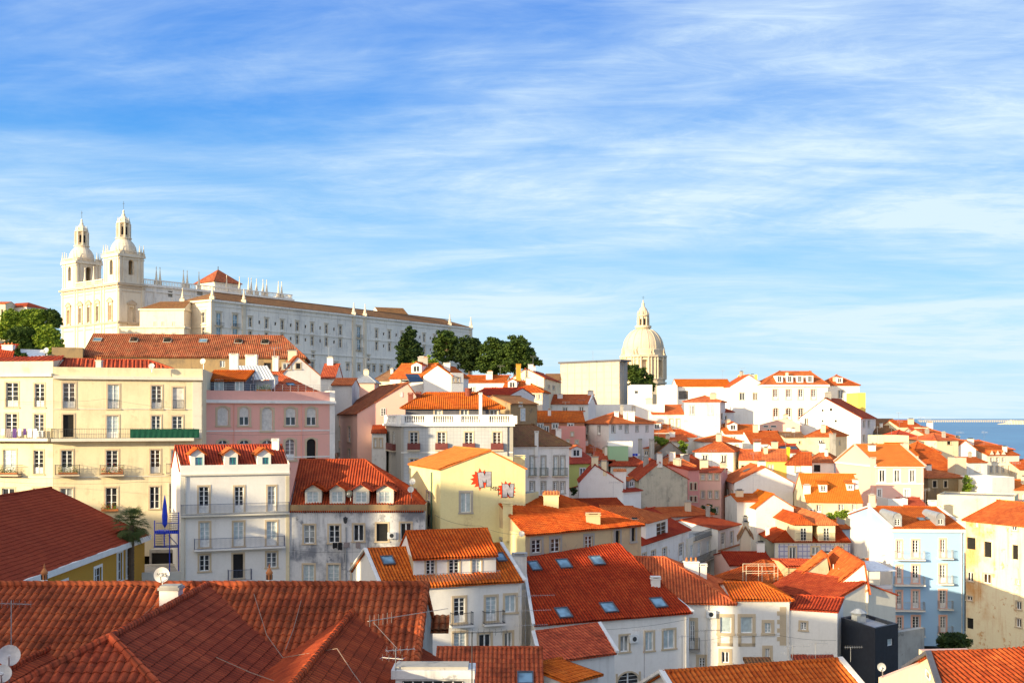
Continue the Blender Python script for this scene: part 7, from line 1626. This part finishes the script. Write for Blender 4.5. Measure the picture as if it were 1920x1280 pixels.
# ================================================================ trees
def leaves(b, c, rx, ry, rz, n, size, m, rnd, shell=.55):
    for _ in range(n):
        d = Vector((rnd.gauss(0, 1), rnd.gauss(0, 1), rnd.gauss(0, 1))).normalized(); r_ = shell + (1 - shell) * rnd.random() ** .7
        p = Vector((c[0] + d.x * rx * r_, c[1] + d.y * ry * r_, c[2] + d.z * rz * r_)); s_ = size * rnd.uniform(.6, 1.3)
        a = Vector((rnd.gauss(0, 1), rnd.gauss(0, 1), rnd.gauss(0, 1))).normalized(); t_ = a.orthogonal().normalized()
        b.poly([p - a * s_, p + t_ * s_ * .5, p + a * s_, p - t_ * s_ * .5], m)
def tree(name, label, px, py_foot, Y, parts, m='leaf_pine', size=.35, dens=260, trunk=True, seed=1, group=None, tr=.45):
    """parts: clumps as (px, py, rx px, ry px)"""
    rnd = random.Random(seed); Y = far(px, Y); f0 = P(px, py_foot, Y); t_ = thing(name, label, 'tree', f0, group); k = Y / F
    cr = MB(); cl = []
    for (x, y, rx, ry) in parts:
        c = P(x, y, Y + rnd.uniform(-.5, .5) * rx * k); cl.append(c); rx *= 1.15; ry *= 1.15; R_ = (rx + ry) / 2
        ns = max(9, int(R_ * 2.1))
        for _ in range(ns):
            d = Vector((rnd.gauss(0, 1), rnd.gauss(0, 1), rnd.gauss(0, 1))).normalized() * rnd.uniform(.45, 1.22)
            q = c + Vector((d.x * rx * k * .8, d.y * rx * k * .8, d.z * ry * k * .8)); rr_ = rnd.uniform(.20, .46) * R_ * k
            leaves(cr, q, rr_ * 1.2, rr_ * 1.2, rr_ * .8, int(dens * rr_ * rr_ / (size * size) * .035) + 12, size, m, rnd, .35)
    cr.build('crown', t_, f0)
    if trunk:
        tb = MB(); zc_ = sum(c.z for c in cl) / len(cl); top = Vector((f0.x, f0.y, zc_)); tb.tube(f0, top, tr, 'bark', 8, tr * .5)
        for c in cl: s0 = f0.lerp(top, rnd.uniform(.45, .9)); mid_ = s0.lerp(c, .5) + UP * -.3; tb.tube(s0, mid_, tr * .4, 'bark', 6, tr * .25); tb.tube(mid_, c, tr * .25, 'bark', 5, tr * .08)
        tb.build('trunk', t_, f0)
    return t_
tree('conifer', 'tall dark pointed conifer before the monastery wall', 768, 700, 335, [(769, 622, 7, 13), (767, 636, 13, 12), (762, 650, 14, 13), (775, 650, 14, 13), (760, 666, 16, 14), (778, 666, 17, 14), (757, 681, 15, 12), (782, 680, 16, 12), (770, 676, 15, 14), (770, 690, 20, 8)], 'leaf_dark', .40, 330, seed=3)
tree('pine_tree', 'leftmost of the dark pines, lighter with a thin trunk', 838, 715, 348, [(836, 628, 16, 9), (826, 640, 15, 9), (848, 640, 15, 9), (835, 652, 20, 9), (824, 664, 13, 7), (850, 660, 14, 8), (838, 675, 14, 7)], 'leaf_pine', .40, 260, seed=5)
tree('pine_tree', 'second of the dark pines from the left', 880, 715, 343, [(878, 640, 17, 10), (866, 652, 16, 10), (890, 652, 17, 11), (878, 664, 22, 11), (864, 674, 15, 9), (892, 674, 15, 10), (880, 686, 18, 9)], 'leaf_dark', .40, 300, seed=6)
tree('pine_tree', 'third of the dark pines from the left, dense and rounded', 928, 716, 338, [(928, 642, 17, 9), (914, 652, 15, 10), (940, 654, 18, 10), (926, 666, 24, 12), (910, 676, 16, 10), (944, 678, 18, 10), (928, 690, 24, 9), (905, 690, 12, 8)], 'leaf_pine', .40, 320, seed=7)
tree('pine_tree', 'rightmost dark pine with branches reaching over the roofs', 965, 716, 333, [(966, 640, 14, 9), (978, 640, 13, 8), (956, 652, 15, 10), (984, 652, 17, 10), (970, 662, 22, 12), (994, 668, 15, 9), (1004, 678, 11, 6), (1012, 682, 6, 4), (962, 680, 18, 11), (984, 682, 18, 9), (950, 692, 14, 7), (990, 690, 12, 6)], 'leaf_pine', .40, 320, seed=8)
tree('broadleaf_tree', 'bright green tree at the foot of the tall conifer', 795, 708, 325, [(800, 676, 14, 9), (786, 684, 12, 8), (812, 684, 12, 9), (798, 692, 20, 9)], 'leaf_bright', .36, 240, seed=9, tr=.25)
tree('broadleaf_tree', 'dark rounded tree right of the wrapped building', 1195, 755, 345, [(1185, 690, 12, 8), (1200, 700, 14, 10), (1213, 712, 12, 10), (1188, 708, 14, 12), (1200, 724, 18, 14), (1218, 726, 11, 10), (1186, 732, 14, 16), (1184, 748, 12, 10)], 'leaf_pine', .4, 260, seed=10)
for i, (cx_, cy_, rx, ry, lab, m) in enumerate(((20, 600, 26, 17, 'sunlit green tree at the far left edge below the cream hill house', 'leaf_left'), (62, 598, 24, 17, 'bright green tree in the middle of the left group', 'leaf_left'), (98, 592, 15, 11, 'dark green tree tucked against the church foot', 'leaf_pine'), (88, 628, 22, 17, 'lower bright green tree right before the church', 'leaf_left'), (40, 630, 24, 16, 'lower green tree with shaded gaps above the red roofs', 'leaf_pine'))):
    rn = random.Random(i); cl = [(cx_ + rn.uniform(-.6, .6) * rx, cy_ + rn.uniform(-.6, .6) * ry, rx * .5, ry * .5) for _ in range(18)] + [(cx_ + rn.uniform(-.9, .9) * rx, cy_ + ry * rn.uniform(.6, 1.6), rx * .5, ry * .5) for _ in range(8)]
    tree('broadleaf_tree', lab, cx_, cy_ + ry + 18, 330 - 12 * (cy_ > 610), cl, m, .4, 240, seed=20 + i, group='trees on the hill left of the church')
tree('bush', 'bright green bush among the orange roofs, larger left one', 1238, 838, 172, [(1232, 824, 11, 5), (1245, 829, 10, 6), (1226, 819, 7, 3)], 'leaf_bright', .18, 240, False, 31); tree('bush', 'bright green bush beside the concrete gable, right one', 1279, 850, 169, [(1276, 832, 6, 6), (1282, 840, 7, 8)], 'leaf_bright', .18, 240, False, 32)
tree('bush', 'green hedge between the blue tiled house and the orange roofed cream house', 1572, 978, 134, [(1560, 968, 9, 6), (1574, 966, 11, 6), (1584, 962, 9, 6)], 'leaf_bright', .15, 240, False, 33)
tree('ivy', 'ivy hanging at the corner of the ruined house', 1813, 925, 158.5, [(1813, 900, 7, 8), (1815, 912, 8, 9), (1812, 920, 7, 6)], 'leaf_bright', .16, 260, False, 34); tree('ivy', 'ivy patch on the cream yard wall', 1841, 925, 158.8, [(1842, 905, 7, 7), (1840, 916, 6, 8)], 'leaf_bright', .16, 260, False, 35)
tree('tree', 'dark shaded tree at the foot of the blue house', 1788, 1225, 110, [(1780, 1195, 16, 10), (1800, 1200, 18, 11), (1788, 1210, 22, 10), (1768, 1206, 10, 8)], 'leaf_dark', .16, 240, True, 36, tr=.15)
tree('plant', 'dark terrace plant below the slim pinkish house', 1330, 968, 140, [(1328, 951, 9, 6), (1335, 959, 9, 6)], 'leaf_dark', .16, 240, False, 37); tree('plant', 'small spiky dark plant beside the lime green house', 1076, 930, 130, [(1076, 918, 6, 5), (1075, 925, 5, 4)], 'leaf_dark', .14, 240, False, 38)
tree('climber', 'green climber left of the shed behind the cream house', 34, 672, 142, [(32, 656, 5, 4), (38, 664, 8, 5), (45, 668, 8, 4)], 'leaf_pine', .16, 240, False, 39)
# palm
pf = P(246, 1090, 95); pt_ = thing('palm_tree', 'shaggy fan palm between the ochre house and the white apartments', 'palm tree', pf); b = MB(); pz = P(246, 985, 95)
for i in range(14): a0 = pf.lerp(pz, i / 14); b.tube(a0, pf.lerp(pz, (i + 1.1) / 14), .27, 'bark', 9, .23)
b.build('trunk', pt_, pf); b = MB(); rn = random.Random(5)
for i in range(64):
    an = rn.uniform(0, 2 * math.pi); el = rn.uniform(-1.25, 1.2); L = rn.uniform(.75, 1.25); d = Vector((math.cos(an) * math.cos(el), math.sin(an) * math.cos(el), math.sin(el)))
    q0 = pz + UP * .1; q1 = q0 + d * L; b.tube(q0, q1, .02, 'leaf_palm', 3, cap=False); s_ = d.cross(UP).normalized(); u_ = s_.cross(d).normalized()
    for k in range(15):
        t_ = (k - 7) / 7 * 1.35; dd = (d * math.cos(t_) + s_ * math.sin(t_)); tip = q1 + dd * rn.uniform(.7, .95) - UP * rn.uniform(.1, .35); sd = dd.cross(u_).normalized() * .032
        m1 = q1 + dd * .45; b.poly([q1, m1 - sd, tip, m1 + sd], 'leaf_palm')
b.build('crown', pt_, pf)
# blue fire stair and parasol beside the white apartments
sp_ = thing('outdoor_staircase', 'dark blue outdoor staircase between the palm and the white apartments', 'staircase', P(312, 1085, 101)); SL = sp_.location.copy()
b = MB(); Yb_ = 101
for (x0, y0, x1, y1) in ((316, 960, 334, 995), (288, 1025, 330, 1025), (290, 1000, 316, 1028)):
    pass
def q3(x, y, dy=0): return P(x, y, Yb_ + dy)
for k in range(9): b.box(q3(317, 962 + k * 4), q3(333, 962 + k * 4) - q3(317, 962 + k * 4), (0, .6, 0), (0, 0, .05), 'metal')
for k in range(6): b.box(q3(291, 1002 + k * 4.2), q3(309, 1002 + k * 4.2) - q3(291, 1002 + k * 4.2), (0, .6, 0), (0, 0, .05), 'metal')
b.box(q3(290, 1000), q3(336, 1000) - q3(290, 1000), (0, 1.2, 0), (0, 0, .25), 'blue'); b.box(q3(288, 1026), q3(336, 1026) - q3(288, 1026), (0, 1.2, 0), (0, 0, .12), 'frame_blue')
for x, y0, y1 in ((290, 975, 1026), (335, 960, 1075), (308, 998, 1026), (318, 998, 1075)): b.tube(q3(x, y1), q3(x, y0), .05, 'blue', 5)
for k in range(12): b.tube(q3(293 + k * 3.6, 998), q3(293 + k * 3.6, 980), .015, 'metal', 3)
b.tube(q3(293, 980), q3(335, 980), .03, 'blue', 4); b.tube(q3(316, 1003), q3(334, 1022), .04, 'frame_blue', 4)
b.build('steps', sp_, SL)
b = MB(); c = P(309, 995, 100.4); b.tube(c, c + UP * 3.0, .04, 'metal', 5); b.lathe(c + UP * .3, [(.03, 0), (.22, .3), (.26, 1.0), (.18, 2.0), (.03, 2.9)], 'blue', 8); solo(b, 'parasol', 'tall folded bright blue parasol beside the dark blue stairs', 'parasol', c)
house('low pale courtyard building between the ochre house and the white apartments', (255, 99), (340, 100), 1078, h=9, d=6, flat=True, par=.2, wall='offwhite', roof='concrete', near=True)
house('shaded grey shed with an open dark front behind the stairs', (280, 107), (338, 107), 1030, h=12, d=6, flat=True, wall='concrete', roof='concrete', near=True, win={'f': [(284, 1036, 334, 1068, 'xn')]})
# blue washing near the mint wall
b = MB()
for i, (px, m) in enumerate(((1184, 'cloth_white'), (1189, 'blue'), (1194, 'blue'), (1199, 'cloth_white'))):
    pass
fa = Fac(XY(1180, 190), XY(1203, 190), -20, 0)
for i, (px, m, lb) in enumerate(((1181, 'cloth_white', 'white washing left of the blue pieces'), (1186, 'blue', 'first blue washing from the left among the roofs'), (1191, 'blue', 'second blue washing from the left among the roofs'), (1196, 'cloth_white', 'white washing right of the blue pieces'))): cloth(fa, px, 850, 4.5, 5, m, lb, 0.0, 'washing among the roofs', i)
# ================================================================ far water features
b = MB(); 
for i in range(60): 
    p0 = P(1725 + i * 3.4, 790, 22000); b.cbox((p0.x, p0.y, -76), 9, 12, 30, 'stone')
q0_ = XY(1722, 22000); q0_.z = -46; b.box(q0_, (208 / F * 22000, 0, 0), (0, 30, 0), (0, 0, 9), 'stone')
solo(b, 'bridge', 'very long pale low bridge crossing the water at the horizon', 'bridge', (9000, 22000, -76))
b = MB(); rn = random.Random(2); n = 26; prev = None
for i in range(n):
    x = 1876 + i * 5; z = -75 + 58 * min(1, i / 4) * rn.uniform(.7, 1.1); p = XY(x, 14000); b.lathe((p.x, p.y, -76), [(75, 0), (50, (z + 76) * .7), (0, (z + 76))], 'stone', 7)
struct(b, 'far_shore')
b = MB(); c = P(1768, 800, 3600); c.z = -75; b.box((c.x - 12, c.y, -75.5), (24, 0, 0), (0, 5, 0), (0, 0, 4), 'white_clean'); b.box((c.x - 4, c.y, -71.5), (8, 0, 0), (0, 4, 0), (0, 0, 3), 'white_clean'); b.tube((c.x, c.y + 2, -69), (c.x, c.y + 2, -64), .3, 'metal', 4); solo(b, 'boat', 'tiny white boat on the blue water', 'boat', c)
# ================================================================ unseen castle hill houses, added and stepped in height to shade the valley
base = Vector((20, 92, 0)) - Vector((math.sin(SUN_AZ), math.cos(SUN_AZ), 0)) * 130; tv = Vector((-math.cos(SUN_AZ), math.sin(SUN_AZ), 0)); zs = 12.6
rn = random.Random(12)
names = ['stone', 'cream', 'white', 'pink_pale', 'tan']
SH = [(-110, 26, 1.5), (-84, 17, .6), (-66, 31, -.5), (-35, 10, -4.6), (-25, 6, .6), (-19, 8, -4.0), (-11, 13, -.2), (3, 8, 1.6), (12, 8, 2.6), (21, 8, 6.2), (30, 5, 4.6), (36, 6, 2.0), (43, 14, -1.2), (58, 16, -2.4)]
for i, (tt0, wd, dz) in enumerate(SH):
    A_ = base + tv * (tt0 + wd); B_ = base + tv * tt0; px = lambda p: CX + F * p.x / p.y
    root = thing('house', ['stone', 'cream', 'white', 'pale pink', 'tan'][i % 5] + ' house added out of view behind the viewer to shade the valley', 'house', (A_ + B_) / 2 + UP * -4, 'unseen houses added to shade the valley'); GROUND.append((A_.x, A_.y, -2)); L0 = root.location.copy()
    e = (B_ - A_).normalized(); n_ = Vector((e.y, -e.x, 0)); zt_ = zs + dz; b = MB(); q = [A_ - n_ * 5, B_ - n_ * 5, B_ + n_ * 5, A_ + n_ * 5]
    q = [A_ + n_ * 5, B_ + n_ * 5, B_ - n_ * 5, A_ - n_ * 5]
    for k in range(4): Fac(q[k], q[(k + 1) % 4], -6, zt_ - 2.2).wall(b, names[i % 5])
    for a_, c_ in ((q[1], q[2]), (q[3], q[0])): b.poly([a_ + UP * (zt_ - 2.2), c_ + UP * (zt_ - 2.2), (a_ + c_) / 2 + UP * zt_], names[i % 5])
    b.build('wall', root, L0); b = MB(); panel(b, q[0] + UP * (zt_ - 2.2), q[1] + UP * (zt_ - 2.2), (q[1] + q[2]) / 2 + UP * zt_, (q[3] + q[0]) / 2 + UP * zt_, 'orange'); panel(b, q[2] + UP * (zt_ - 2.2), q[3] + UP * (zt_ - 2.2), (q[3] + q[0]) / 2 + UP * zt_, (q[1] + q[2]) / 2 + UP * zt_, 'orange'); b.build('roof', root, L0)
EXTRA = [(0, -10, -3), (0, 2, -6), (0, 14, -14), (10, 30, -20), (25, 50, -26), (-60, 20, -4), (-120, 60, 2), (-160, 140, 10), (-150, 250, 14), (-60, 340, 12), (-30, 420, 14), (60, 480, 10),
         (180, 400, -30), (150, 560, -30), (260, 330, -50), (300, 450, -78), (420, 250, -78), (500, 500, -80), (250, 800, -80), (-200, 850, 0), (0, 850, -10), (120, 800, -60), (-330, 500, 10), (130, 60, -32), (200, 150, -45), (450, 0, -78)]
m, tt_, bb = newmat('ground'); g = G(tt_); o = g.n('ShaderNodeTexCoord').outputs['Object']
g.l(g.mix(g.rng(g.noise(o, .15, 6, .6), .4, .65), (0.16, 0.14, 0.11), (0.10, 0.11, 0.06)), bb.inputs['Base Color']); bb.inputs['Roughness'].default_value = .95; MT['ground'] = m
m, tt_, bb = newmat('water'); g = G(tt_); o = g.n('ShaderNodeTexCoord').outputs['Object']
g.l(g.mix(g.rng(g.noise(o, .004, 4, .6, (1, .3, 1)), .35, .7), (0.03, 0.15, 0.32), (0.06, 0.23, 0.42)), bb.inputs['Base Color']); bb.inputs['Roughness'].default_value = .35
bp = g.n('ShaderNodeBump'); bp.inputs['Distance'].default_value = .4; bp.inputs['Strength'].default_value = .6; g.l(g.noise(o, .25, 5, .6), bp.inputs['Height']); g.l(bp.outputs[0], bb.inputs['Normal']); MT['water'] = m
# ================================================================ terrain and sea
G_ = np.array(GROUND + EXTRA)
gx = np.arange(-340, 521, 5.0); gy = np.arange(-80, 901, 5.0)
XX, YY = np.meshgrid(gx, gy); d2 = (XX[..., None] - G_[:, 0]) ** 2 + (YY[..., None] - G_[:, 1]) ** 2 + 4.0
w = d2 ** -1.7; ZZ = (w * (G_[:, 2] + 0.2)).sum(-1) / w.sum(-1)
b = MB(); vs = np.stack([XX, YY, ZZ], -1).reshape(-1, 3); b.grid(vs, len(gx), len(gy), [(x[0], x[1]) for x in vs], 'ground')
struct(b, 'ground', True)
b = MB(); b.poly([(-90000, -3000, -75), (90000, -3000, -75), (90000, 160000, -75), (-90000, 160000, -75)], 'water'); struct(b, 'sea')
